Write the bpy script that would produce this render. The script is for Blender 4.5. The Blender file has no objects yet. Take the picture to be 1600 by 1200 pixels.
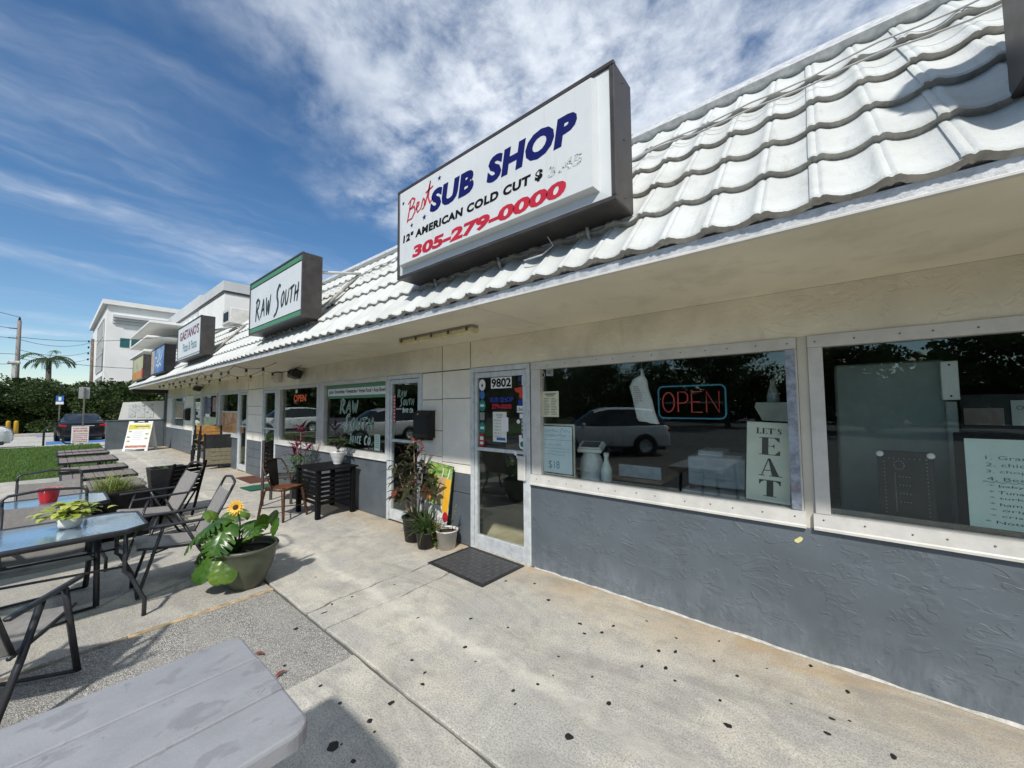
import bpy, bmesh, math, random
from mathutils import Vector, Matrix

rnd = random.Random(11)
scene = bpy.context.scene
C = scene.collection

# ---------------------------------------------------------------- camera
CAM = Vector((0.0, 0.0, 1.65))
yaw, pitch, roll = math.radians(50.41), math.radians(3.208), math.radians(-0.40)
fw = Vector((-math.cos(yaw)*math.cos(pitch), math.sin(yaw)*math.cos(pitch), math.sin(pitch)))
rt = fw.cross(Vector((0, 0, 1))).normalized()
up = rt.cross(fw)
rt, up = rt*math.cos(roll) + up*math.sin(roll), up*math.cos(roll) - rt*math.sin(roll)
cd = bpy.data.cameras.new('camera')
cd.sensor_width = 36.0
cd.lens = 36.0*595/1600
cd.clip_start = 0.02
cd.clip_end = 3000
cam = bpy.data.objects.new('camera', cd)
C.objects.link(cam)
cam.matrix_world = Matrix(((rt.x, up.x, -fw.x, CAM.x), (rt.y, up.y, -fw.y, CAM.y), (rt.z, up.z, -fw.z, CAM.z), (0, 0, 0, 1)))
scene.camera = cam

# ---------------------------------------------------------------- sun and sky
SUN_TRAVEL = Vector((-0.75, 1.2, -1.5)).normalized()
to_sun = -SUN_TRAVEL
sd = bpy.data.lights.new('sun', 'SUN')
sd.energy = 2.75
sd.angle = math.radians(2.6)
sd.color = (1.0, 0.955, 0.89)
sun = bpy.data.objects.new('sun', sd)
C.objects.link(sun)
sun.rotation_euler = SUN_TRAVEL.to_track_quat('-Z', 'Y').to_euler()
sun.location = (10, -15, 25)

world = bpy.data.worlds.new('World')
scene.world = world
world.use_nodes = True
wn, wl = world.node_tree.nodes, world.node_tree.links
wn.clear()
def wnode(t, **kw):
    n = wn.new(t)
    for k, v in kw.items():
        setattr(n, k, v)
    return n
def wmath(op, a, b=None, c=None, clamp=False):
    n = wnode('ShaderNodeMath', operation=op)
    n.use_clamp = clamp
    for i, v in enumerate((a, b, c)):
        if v is None:
            continue
        if isinstance(v, (int, float)):
            n.inputs[i].default_value = v
        else:
            wl.new(v, n.inputs[i])
    return n.outputs[0]
def wsmooth(v, a, b):
    n = wnode('ShaderNodeMapRange', interpolation_type='SMOOTHSTEP')
    wl.new(v, n.inputs[0])
    n.inputs[1].default_value = a; n.inputs[2].default_value = b
    return n.outputs[0]
sky = wnode('ShaderNodeTexSky', sky_type='NISHITA')
sky.sun_disc = False
sky.sun_elevation = math.asin(to_sun.z)
sky.sun_rotation = math.atan2(to_sun.x, to_sun.y)
sky.air_density = 1.0; sky.dust_density = 0.1; sky.ozone_density = 2.2
tc = wnode('ShaderNodeTexCoord')
sep = wnode('ShaderNodeSeparateXYZ')
wl.new(tc.outputs['Generated'], sep.inputs[0])
zc = wmath('MAXIMUM', sep.outputs[2], 0.0)
zz = wmath('ADD', zc, 0.12)
u = wmath('DIVIDE', sep.outputs[0], zz)
v = wmath('DIVIDE', sep.outputs[1], zz)
def wnoise(uu, vv, seed, scale, detail, rough, dist=0.0):
    cb = wnode('ShaderNodeCombineXYZ')
    wl.new(uu, cb.inputs[0]); wl.new(vv, cb.inputs[1]); cb.inputs[2].default_value = seed
    n = wnode('ShaderNodeTexNoise')
    wl.new(cb.outputs[0], n.inputs['Vector'])
    n.inputs['Scale'].default_value = scale; n.inputs['Detail'].default_value = detail
    n.inputs['Roughness'].default_value = rough; n.inputs['Distortion'].default_value = dist
    return n.outputs['Fac']
wob = wnoise(u, v, 3.1, 1.7, 4, 0.55)
f = wmath('ADD', u, wmath('MULTIPLY', v, 0.5))
f = wmath('ADD', f, wmath('MULTIPLY', wmath('SUBTRACT', wob, 0.5), 1.1))
bank = wsmooth(f, -1.22, -0.62)
tex1 = wnoise(u, v, 7.7, 3.2, 9, 0.60, 0.25)
tex2 = wnoise(u, v, 1.9, 11.0, 6, 0.62, 0.2)
puff = wmath('ADD', wmath('MULTIPLY', tex1, 0.8), wmath('MULTIPLY', tex2, 0.2))
puff = wsmooth(puff, 0.33, 0.60)
mass = wmath('MULTIPLY', bank, puff)
us = wmath('ADD', wmath('MULTIPLY', u, 1.0), wmath('MULTIPLY', wmath('SUBTRACT', wob, 0.5), 0.5))
vs = wmath('MULTIPLY', v, 0.22)
cir = wnoise(us, vs, 11.5, 2.1, 8, 0.55, 0.3)
cir2 = wnoise(us, wmath('MULTIPLY', v, 0.5), 4.4, 6.0, 6, 0.6, 0.4)
cirrus = wmath('MULTIPLY', wsmooth(cir, 0.45, 0.80), wmath('ADD', wmath('MULTIPLY', wsmooth(cir2, 0.3, 0.75), 0.6), 0.45))
cirrus = wmath('MULTIPLY', cirrus, 0.74)
cover = wmath('MAXIMUM', wmath('MULTIPLY', mass, 0.93), cirrus, clamp=True)
cover = wmath('MULTIPLY', cover, wsmooth(sep.outputs[2], 0.0, 0.10), clamp=True)
shade = wnoise(u, v, 21.0, 2.4, 7, 0.6, 0.2)
cr = wnode('ShaderNodeValToRGB')
wl.new(wmath('ADD', wmath('MULTIPLY', shade, 0.6), wmath('MULTIPLY', tex2, 0.4)), cr.inputs[0])
cr.color_ramp.elements[0].position = 0.40; cr.color_ramp.elements[0].color = (2.35, 2.7, 3.25, 1)
cr.color_ramp.elements[1].position = 0.64; cr.color_ramp.elements[1].color = (4.35, 4.6, 4.95, 1)
mx = wnode('ShaderNodeMix', data_type='RGBA')
wl.new(cover, mx.inputs['Factor'])
hs = wnode('ShaderNodeHueSaturation')
hs.inputs['Saturation'].default_value = 1.22; hs.inputs['Value'].default_value = 0.55
wl.new(sky.outputs[0], hs.inputs['Color'])
wl.new(hs.outputs[0], mx.inputs['A']); wl.new(cr.outputs[0], mx.inputs['B'])
bg = wnode('ShaderNodeBackground')
bg.inputs[1].default_value = 0.15
wl.new(mx.outputs['Result'], bg.inputs[0])
wo = wnode('ShaderNodeOutputWorld')
wl.new(bg.outputs[0], wo.inputs[0])

vs_ = scene.view_settings
vs_.view_transform = 'Standard'; vs_.look = 'None'; vs_.gamma = 1.0; vs_.exposure = 0.60
vs_.use_curve_mapping = False
scene.cycles.max_bounces = 8
scene.cycles.transparent_max_bounces = 16
scene.cycles.caustics_reflective = False
scene.cycles.caustics_refractive = False
scene.cycles.sample_clamp_indirect = 6.0

# ---------------------------------------------------------------- materials
class NT:
    def __init__(self, name):
        self.m = bpy.data.materials.new(name)
        self.m.use_nodes = True
        self.n = self.m.node_tree.nodes; self.l = self.m.node_tree.links
        self.b = self.n['Principled BSDF']
        self.out = self.n['Material Output']
    def node(self, t, **kw):
        n = self.n.new(t)
        for k, v in kw.items():
            setattr(n, k, v)
        return n
    def put(self, sock, v):
        if isinstance(v, bpy.types.NodeSocket):
            self.l.new(v, sock)
        else:
            sock.default_value = v
    def math(self, op, a, b=None, c=None, clamp=False):
        n = self.node('ShaderNodeMath', operation=op); n.use_clamp = clamp
        for i, v in enumerate((a, b, c)):
            if v is not None:
                self.put(n.inputs[i], v)
        return n.outputs[0]
    def pos(self, world=True):
        if world:
            return self.node('ShaderNodeNewGeometry').outputs['Position']
        return self.node('ShaderNodeTexCoord').outputs['Object']
    def scale(self, vec, s):
        n = self.node('ShaderNodeVectorMath', operation='MULTIPLY')
        self.l.new(vec, n.inputs[0]); n.inputs[1].default_value = s
        return n.outputs[0]
    def noise(self, vec, scale, detail=4, rough=0.55, dist=0.0):
        n = self.node('ShaderNodeTexNoise')
        self.l.new(vec, n.inputs['Vector'])
        n.inputs['Scale'].default_value = scale; n.inputs['Detail'].default_value = detail
        n.inputs['Roughness'].default_value = rough; n.inputs['Distortion'].default_value = dist
        return n.outputs['Fac']
    def smooth(self, v, a, b, lo=0.0, hi=1.0):
        n = self.node('ShaderNodeMapRange', interpolation_type='SMOOTHSTEP')
        self.l.new(v, n.inputs[0])
        for i, q in enumerate((a, b, lo, hi)):
            n.inputs[1+i].default_value = q
        return n.outputs[0]
    def mix(self, fac, a, b, blend='MIX'):
        n = self.node('ShaderNodeMix', data_type='RGBA', blend_type=blend)
        self.put(n.inputs['Factor'], fac)
        for k, v in (('A', a), ('B', b)):
            if isinstance(v, tuple):
                v = (*v[:3], 1)
            self.put(n.inputs[k], v)
        return n.outputs['Result']
    def bump(self, h, strength, dist, prev=None):
        n = self.node('ShaderNodeBump')
        n.inputs['Strength'].default_value = strength; n.inputs['Distance'].default_value = dist
        self.l.new(h, n.inputs['Height'])
        if prev is not None:
            self.l.new(prev, n.inputs['Normal'])
        return n.outputs[0]
    def col(self, v):
        if isinstance(v, tuple):
            v = (*v[:3], 1)
        self.put(self.b.inputs['Base Color'], v)
    def done(self, rough=None, normal=None, metal=None, spec=None):
        if rough is not None: self.put(self.b.inputs['Roughness'], rough)
        if normal is not None: self.l.new(normal, self.b.inputs['Normal'])
        if metal is not None: self.b.inputs['Metallic'].default_value = metal
        if spec is not None: self.b.inputs['Specular IOR Level'].default_value = spec
        return self.m

MATS = {}
def mat(name, color, rough=0.5, metal=0.0, var=0.12, vscale=6.0, bump=0.0, bscale=60.0, spec=0.5, coat=0.0, dirt=0.0, dirtcol=(0.12, 0.10, 0.08), dscale=3.0, emit=None, world=False):
    """plain surface with colour drift, fine relief and optional dirt"""
    if name in MATS:
        return MATS[name]
    t = NT(name)
    p = t.pos(world)
    n1 = t.noise(p, vscale, 5, 0.6)
    lo = tuple(max(0, c*(1-var)) for c in color); hi = tuple(min(1, c*(1+var)) for c in color)
    colr = t.mix(t.smooth(n1, 0.3, 0.7), lo, hi)
    if dirt > 0:
        d = t.smooth(t.noise(p, dscale, 8, 0.65, 0.3), 0.5, 0.72, 0, dirt)
        colr = t.mix(d, colr, dirtcol)
    t.col(colr)
    rr = t.math('ADD', t.math('MULTIPLY', t.math('SUBTRACT', n1, 0.5), 0.25), rough, clamp=True)
    nm = t.bump(t.noise(p, bscale, 4, 0.6), bump, 0.01) if bump > 0 else None
    if coat: t.b.inputs['Coat Weight'].default_value = coat; t.b.inputs['Coat Roughness'].default_value = 0.05
    if emit:
        t.b.inputs['Emission Color'].default_value = (*emit[:3], 1); t.b.inputs['Emission Strength'].default_value = emit[3]
    MATS[name] = t.done(rr, nm, metal, spec)
    return MATS[name]

def m_concrete(name, base=(0.46, 0.445, 0.40), aggregate=0.0, stains=True):
    t = NT(name); p = t.pos(True)
    sx = t.node('ShaderNodeSeparateXYZ'); t.l.new(p, sx.inputs[0])
    big = t.noise(p, 0.9, 6, 0.62, 0.4); mid = t.noise(p, 5.5, 7, 0.68, 0.3); fine = t.noise(p, 95, 5, 0.75); grit = t.noise(p, 330, 2, 0.6)
    b = base
    c = t.mix(t.smooth(big, 0.30, 0.70), (b[0]*.70, b[1]*.72, b[2]*.76), (b[0]*1.16, b[1]*1.13, b[2]*1.04))
    c = t.mix(t.smooth(t.noise(p, 2.3, 7, 0.7, 0.8), 0.48, 0.70, 0, 0.6), c, (b[0]*1.14, b[1]*1.06, b[2]*.88))
    c = t.mix(t.smooth(t.noise(p, 14, 6, 0.7, 0.3), 0.55, 0.75, 0, 0.45), c, tuple(x*.55 for x in b))
    c = t.mix(t.smooth(mid, 0.42, 0.66, 0, 0.8), c, tuple(x*q for x, q in zip(b, (0.60, 0.61, 0.64))))
    c = t.mix(t.smooth(t.noise(p, 7.5, 7, 0.72, 0.6), 0.54, 0.72, 0, 0.6), c, (0.72, 0.70, 0.64))
    sp = t.math('ADD', t.math('MULTIPLY', fine, 0.6), t.math('MULTIPLY', grit, 0.4))
    c = t.mix(t.smooth(sp, 0.35, 0.68, 0, 0.75), c, t.mix(0.5, c, (0.72, 0.70, 0.64)))
    c = t.mix(t.smooth(sp, 0.54, 0.38, 0, 0.9), c, tuple(x*0.36 for x in b))
    pits = t.smooth(t.noise(p, 46, 3, 0.6), 0.66, 0.74, 0, 0.6)
    c = t.mix(pits, c, tuple(x*0.36 for x in b))
    if stains:
        wv = t.math('ADD', sx.outputs[1], t.math('MULTIPLY', t.math('SUBTRACT', t.noise(p, 2.2, 5, 0.7), 0.5), 0.32))
        d = t.math('ABSOLUTE', t.math('SUBTRACT', wv, 1.90))
        drip = t.math('MULTIPLY', t.smooth(d, 0.10, 0.0), t.smooth(t.noise(p, 7, 6, 0.7), 0.25, 0.6))
        c = t.mix(t.math('MULTIPLY', drip, 0.55), c, (0.70, 0.67, 0.58))
        rust = t.math('MULTIPLY', t.smooth(wv, 2.45, 3.15), t.smooth(t.noise(t.scale(p, (.6, 1.3, 1)), 2.6, 7, 0.66, 0.6), 0.28, 0.60))
        c = t.mix(t.math('MULTIPLY', rust, 0.50), c, (0.46, 0.345, 0.20))
        r2 = t.math('MULTIPLY', t.smooth(wv, 2.86, 3.2), t.smooth(t.noise(p, 3.1, 7, 0.66, 0.6), 0.42, 0.62))
        c = t.mix(t.math('MULTIPLY', r2, 0.5), c, (0.42, 0.27, 0.12))
        grey = t.math('MULTIPLY', t.smooth(t.noise(t.scale(p, (0.6, 1.8, 1)), 1.5, 8, 0.7, 0.9), 0.46, 0.70), 0.62)
        c = t.mix(grey, c, (0.25, 0.24, 0.22))
        wet = t.smooth(t.noise(p, 3.6, 7, 0.72, 1.2), 0.60, 0.70, 0, 0.35)
        c = t.mix(wet, c, (0.20, 0.185, 0.155))
    if aggregate:
        vo = t.node('ShaderNodeTexVoronoi'); t.l.new(p, vo.inputs['Vector']); vo.inputs['Scale'].default_value = 150
        cellv = t.node('ShaderNodeSeparateColor'); t.l.new(vo.outputs['Color'], cellv.inputs[0])
        ag = t.mix(t.smooth(cellv.outputs[0], 0.05, 0.75), (0.26, 0.25, 0.23), (0.74, 0.72, 0.66))
        edge = t.smooth(vo.outputs['Distance'], 0.25, 0.6)
        ag = t.mix(t.math('MULTIPLY', edge, .8), ag, (0.10, 0.096, 0.088))
        patch = t.smooth(t.noise(t.scale(p, (0.5, 1.6, 1)), 2.2, 5, 0.6, 0.5), 0.36, 0.62, aggregate*0.45, aggregate)
        c = t.mix(patch, c, ag)
        n = t.bump(t.math('SUBTRACT', 1.0, vo.outputs['Distance']), 0.8*aggregate, 0.006)
        n = t.bump(fine, 0.5, 0.006, n)
    else:
        n = t.bump(t.math('ADD', fine, t.math('MULTIPLY', mid, 0.6)), 0.45, 0.006)
        n = t.bump(grit, 0.35, 0.002, n)
    t.col(c)
    return t.done(t.smooth(mid, 0.3, 0.7, 0.78, 0.95), n, 0, 0.3)

def m_stucco(name, base, strength, light=0.0, dirtcol=(0.2, 0.18, 0.15)):
    """skip-trowel plaster: plateaus with short curved step edges"""
    t = NT(name); p = t.pos(True)
    q = t.scale(p, (0.65, 1.0, 1.3))
    wn_ = t.noise(q, 4.6, 2.5, 0.5, 0.55)
    lev = t.math('MULTIPLY', wn_, 9.0)
    fr = t.math('FRACT', lev)
    step = t.math('ADD', t.math('FLOOR', lev), t.smooth(fr, 0.92, 1.0))
    msk = t.smooth(t.noise(p, 8.0, 3, 0.55), 0.47, 0.57)
    ramp = t.math('MULTIPLY', t.math('SUBTRACT', lev, step), 1.0)
    h = t.math('MULTIPLY', ramp, msk)
    n = t.bump(h, strength, 0.008)
    n = t.bump(t.noise(p, 130, 4, 0.6), 0.18, 0.005, n)
    big = t.noise(p, 1.1, 6, 0.6)
    c = t.mix(t.smooth(big, 0.3, 0.7), tuple(x*0.82 for x in base), tuple(x*1.14 for x in base))
    c = t.mix(t.smooth(t.noise(t.scale(p, (1, 1, 2.5)), 5.5, 7, 0.7, 0.5), 0.58, 0.72, 0, 0.4), c, tuple(x*1.45 for x in base))
    c = t.mix(t.smooth(t.noise(p, 45, 4, 0.7), 0.69, 0.74, 0, 0.6), c, tuple(min(.8, x*2.2) for x in base))
    c = t.mix(t.smooth(t.noise(t.scale(p, (2.5, 2.5, 0.5)), 2.0, 6, 0.65), 0.55, 0.78, 0, 0.35), c, dirtcol)
    if light:
        sx = t.node('ShaderNodeSeparateXYZ'); t.l.new(p, sx.inputs[0])
        low = t.smooth(t.math('ADD', sx.outputs[2], t.math('MULTIPLY', t.math('SUBTRACT', t.noise(p, 3, 5, 0.7), 0.5), 0.5)), 0.36, 0.0, 0, light)
        dust = t.math('MULTIPLY', low, t.smooth(t.noise(t.scale(p, (3, 3, 1)), 6, 7, 0.7), 0.3, 0.68))
        c = t.mix(dust, c, (0.30, 0.33, 0.36))
    t.col(c)
    return t.done(t.smooth(big, 0.3, 0.7, 0.48, 0.62), n, 0, 0.4)

def m_glass(name, tint=(0.92, 0.96, 0.94), f0=0.03, rough=0.0, wave=0.0):
    t = NT(name)
    t.n.remove(t.b)
    lw = t.node('ShaderNodeLayerWeight'); lw.inputs[0].default_value = 0.5
    fr = t.math('ADD', t.math('MULTIPLY', t.math('POWER', lw.outputs['Facing'], 5.0), 1-f0), f0, clamp=True)
    tr = t.node('ShaderNodeBsdfTransparent'); tr.inputs[0].default_value = (*tint, 1)
    gl = t.node('ShaderNodeBsdfGlossy'); gl.inputs['Roughness'].default_value = rough
    gl.inputs[0].default_value = (0.92, 0.98, 0.96, 1)
    if wave:
        nb = t.bump(t.noise(t.pos(True), 1.2, 2, 0.5), wave, 0.02)
        t.l.new(nb, gl.inputs['Normal'])
    mx_ = t.node('ShaderNodeMixShader')
    t.l.new(fr, mx_.inputs[0]); t.l.new(tr.outputs[0], mx_.inputs[1]); t.l.new(gl.outputs[0], mx_.inputs[2])
    t.l.new(mx_.outputs[0], t.out.inputs[0])
    return t.m

def m_leaf(name, a, b, vein=None, rough=0.45):
    t = NT(name); p = t.pos(True)
    c = t.mix(t.smooth(t.noise(p, 9, 4, 0.6), 0.3, 0.7), a, b)
    if vein is not None:
        c = t.mix(t.smooth(t.noise(p, 60, 3, 0.6), 0.55, 0.75, 0, 0.6), c, vein)
    t.col(c)
    t.b.inputs['Subsurface Weight'].default_value = 0.0
    tl = t.node('ShaderNodeBsdfTranslucent'); t.l.new(c, tl.inputs[0])
    mx_ = t.node('ShaderNodeMixShader'); mx_.inputs[0].default_value = 0.25
    t.l.new(t.b.outputs[0], mx_.inputs[1]); t.l.new(tl.outputs[0], mx_.inputs[2])
    t.l.new(mx_.outputs[0], t.out.inputs[0])
    return t.done(rough, None, 0, 0.4)

CREAM = m_stucco('cream_stucco', (0.80, 0.75, 0.61), 0.42, dirtcol=(0.33, 0.30, 0.24))
GREYSTUCCO = m_stucco('grey_stucco', (0.110, 0.133, 0.150), 0.46, light=0.30, dirtcol=(0.05, 0.055, 0.06))
CREAMFLAT = mat('cream_paint', (0.62, 0.585, 0.49), 0.6, var=0.08, vscale=2, bump=0.15, bscale=90, dirt=0.3, dirtcol=(0.36, 0.32, 0.25), world=True)
WHITEBLOCK = mat('white_block_paint', (0.85, 0.81, 0.71), 0.55, var=0.06, vscale=3, bump=0.12, bscale=120, dirt=0.25, dirtcol=(0.42, 0.39, 0.33), world=True)
GREYBLOCK = mat('grey_block_paint', (0.098, 0.117, 0.132), 0.5, var=0.12, vscale=4, bump=0.15, bscale=110, dirt=0.3, dirtcol=(0.16, 0.17, 0.18), world=True)
SOFFIT = mat('soffit_paint', (0.74, 0.69, 0.54), 0.7, var=0.08, vscale=1.2, bump=0.1, bscale=40, dirt=0.3, dirtcol=(0.38, 0.33, 0.24), world=True)
JOINT = mat('joint_dark', (0.10, 0.10, 0.09), 0.9, world=True)
def m_tile():
    """brushed-on white roof coating, streaked down the slope and speckled with grime"""
    t = NT('white_roof_paint'); p = t.pos(True)
    c = t.mix(t.smooth(t.noise(p, 2.6, 6, .65), .3, .7), (.50, .515, .49), (.60, .62, .60))
    st = t.noise(t.scale(p, (7, 1.1, 1.1)), 2.2, 7, .68, .2)
    c = t.mix(t.smooth(st, .52, .74, 0, .55), c, (.36, .36, .325))
    sp = t.noise(p, 60, 5, .75)
    c = t.mix(t.smooth(sp, .62, .74, 0, .6), c, (.30, .30, .27))
    c = t.mix(t.smooth(t.noise(p, 9, 7, .7, .5), .60, .74, 0, .45), c, (.40, .385, .33))
    t.col(c)
    n = t.bump(t.noise(p, 55, 5, .65), .40, .01)
    n = t.bump(t.noise(t.scale(p, (4, 1, 1)), 30, 3, .6), .2, .006, n)
    return t.done(t.smooth(st, .3, .7, .6, .8), n, 0, .25)
TILE = m_tile()
TILEEDGE = mat('weathered_tile_edge', (0.36, 0.345, 0.31), 0.7, var=0.3, vscale=12, bump=0.5, bscale=60, dirt=0.5, dirtcol=(0.2, 0.19, 0.17), world=True)
FASCIA = mat('galvanised_fascia', (0.56, 0.57, 0.57), 0.45, 0.15, var=0.2, vscale=20, bump=0.2, bscale=80, dirt=0.3, dirtcol=(0.35, 0.34, 0.32), world=True)
WHITEMETAL = mat('white_painted_metal', (0.60, 0.59, 0.55), 0.4, var=0.08, vscale=8, bump=0.06, bscale=90, dirt=0.35, dirtcol=(0.45, 0.42, 0.36), dscale=6, world=True)
ALU = mat('aluminium', (0.62, 0.655, 0.665), 0.38, 0.2, var=0.12, vscale=14, bump=0.05, bscale=120, dirt=0.25, dirtcol=(0.3, 0.3, 0.3), dscale=8, world=True)
BLUEALU = mat('weathered_jamb', (0.30, 0.34, 0.40), 0.55, 0.3, var=0.3, vscale=25, dirt=0.3, dirtcol=(0.3, 0.16, 0.12), dscale=9, world=True)
BRONZE = mat('bronze_sign_can', (0.060, 0.052, 0.047), 0.42, 0.3, var=0.18, vscale=9, bump=0.08, bscale=30, dirt=0.3, dirtcol=(0.14, 0.13, 0.12), world=True)
def m_sign():
    """translucent sign plastic with rain streaks and dust"""
    t = NT('sign_plastic'); p = t.pos(True)
    c = t.mix(t.smooth(t.noise(p, 2, 5, .6), .3, .7), (.63, .66, .66), (.68, .705, .70))
    c = t.mix(t.smooth(t.noise(t.scale(p, (9, 9, .7)), 2.0, 7, .65), .52, .78, 0, .35), c, (.48, .48, .44))
    c = t.mix(t.smooth(t.noise(p, 38, 4, .7), .68, .76, 0, .4), c, (.42, .41, .38))
    t.col(c)
    return t.done(.4, t.bump(t.noise(p, 3, 3, .5), .06, .02), 0, .4)
SIGNWHITE = m_sign()
NAVY = mat('navy_vinyl', (0.006, 0.010, 0.11), 0.6, var=0.1, spec=0.15)
REDV = mat('red_vinyl', (0.48, 0.008, 0.03), 0.6, var=0.1)
BLACKV = mat('black_vinyl', (0.006, 0.006, 0.007), 0.6, var=0.1, spec=0.15)
GREENV = mat('green_vinyl', (0.07, 0.24, 0.10), 0.4, var=0.08)
FADED = mat('faded_vinyl', (0.35, 0.36, 0.36), 0.6, var=0.3, vscale=60)
MINTV = mat('mint_vinyl', (0.62, 0.78, 0.68), 0.4, var=0.05)
WHITEV = mat('white_vinyl', (0.82, 0.82, 0.80), 0.4, var=0.03)
BLACKMETAL = mat('black_powdercoat', (0.009, 0.009, 0.010), 0.5, 0.2, var=0.25, vscale=20, bump=0.05, bscale=200, dirt=0.2, dirtcol=(0.08, 0.08, 0.08))
GREYTUBE = mat('charcoal_tube', (0.035, 0.037, 0.042), 0.38, 0.3, var=0.2, vscale=16, dirt=0.2, dirtcol=(0.12, 0.12, 0.12))
BLACKPLASTIC = mat('black_plastic', (0.020, 0.020, 0.022), 0.5, var=0.2, vscale=12, dirt=0.2, dirtcol=(0.09, 0.08, 0.07))
BLACKWOOD = mat('black_stained_wood', (0.006, 0.006, 0.0065), 0.65, var=0.35, vscale=18, bump=0.2, bscale=40, dirt=0.12, dirtcol=(0.04, 0.037, 0.034), spec=0.12)
GLASS = m_glass('window_glass', (0.95, 0.98, 0.965), 0.060, 0.0, 0.02)
GLASSTINT = m_glass('tinted_glass', (0.40, 0.46, 0.46), 0.075, 0.0, 0.02)
PAPER = mat('paper', (0.72, 0.74, 0.66), 0.7, var=0.04)
WHITEPAPER = mat('white_paper', (0.80, 0.80, 0.79), 0.65, var=0.03)
INK = mat('grey_ink', (0.10, 0.11, 0.11), 0.7, var=0.2)

# ---------------------------------------------------------------- geometry helpers
def wloc(o):
    v = Vector((0, 0, 0))
    while o is not None:
        v += o.location
        o = o.parent
    return v

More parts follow.
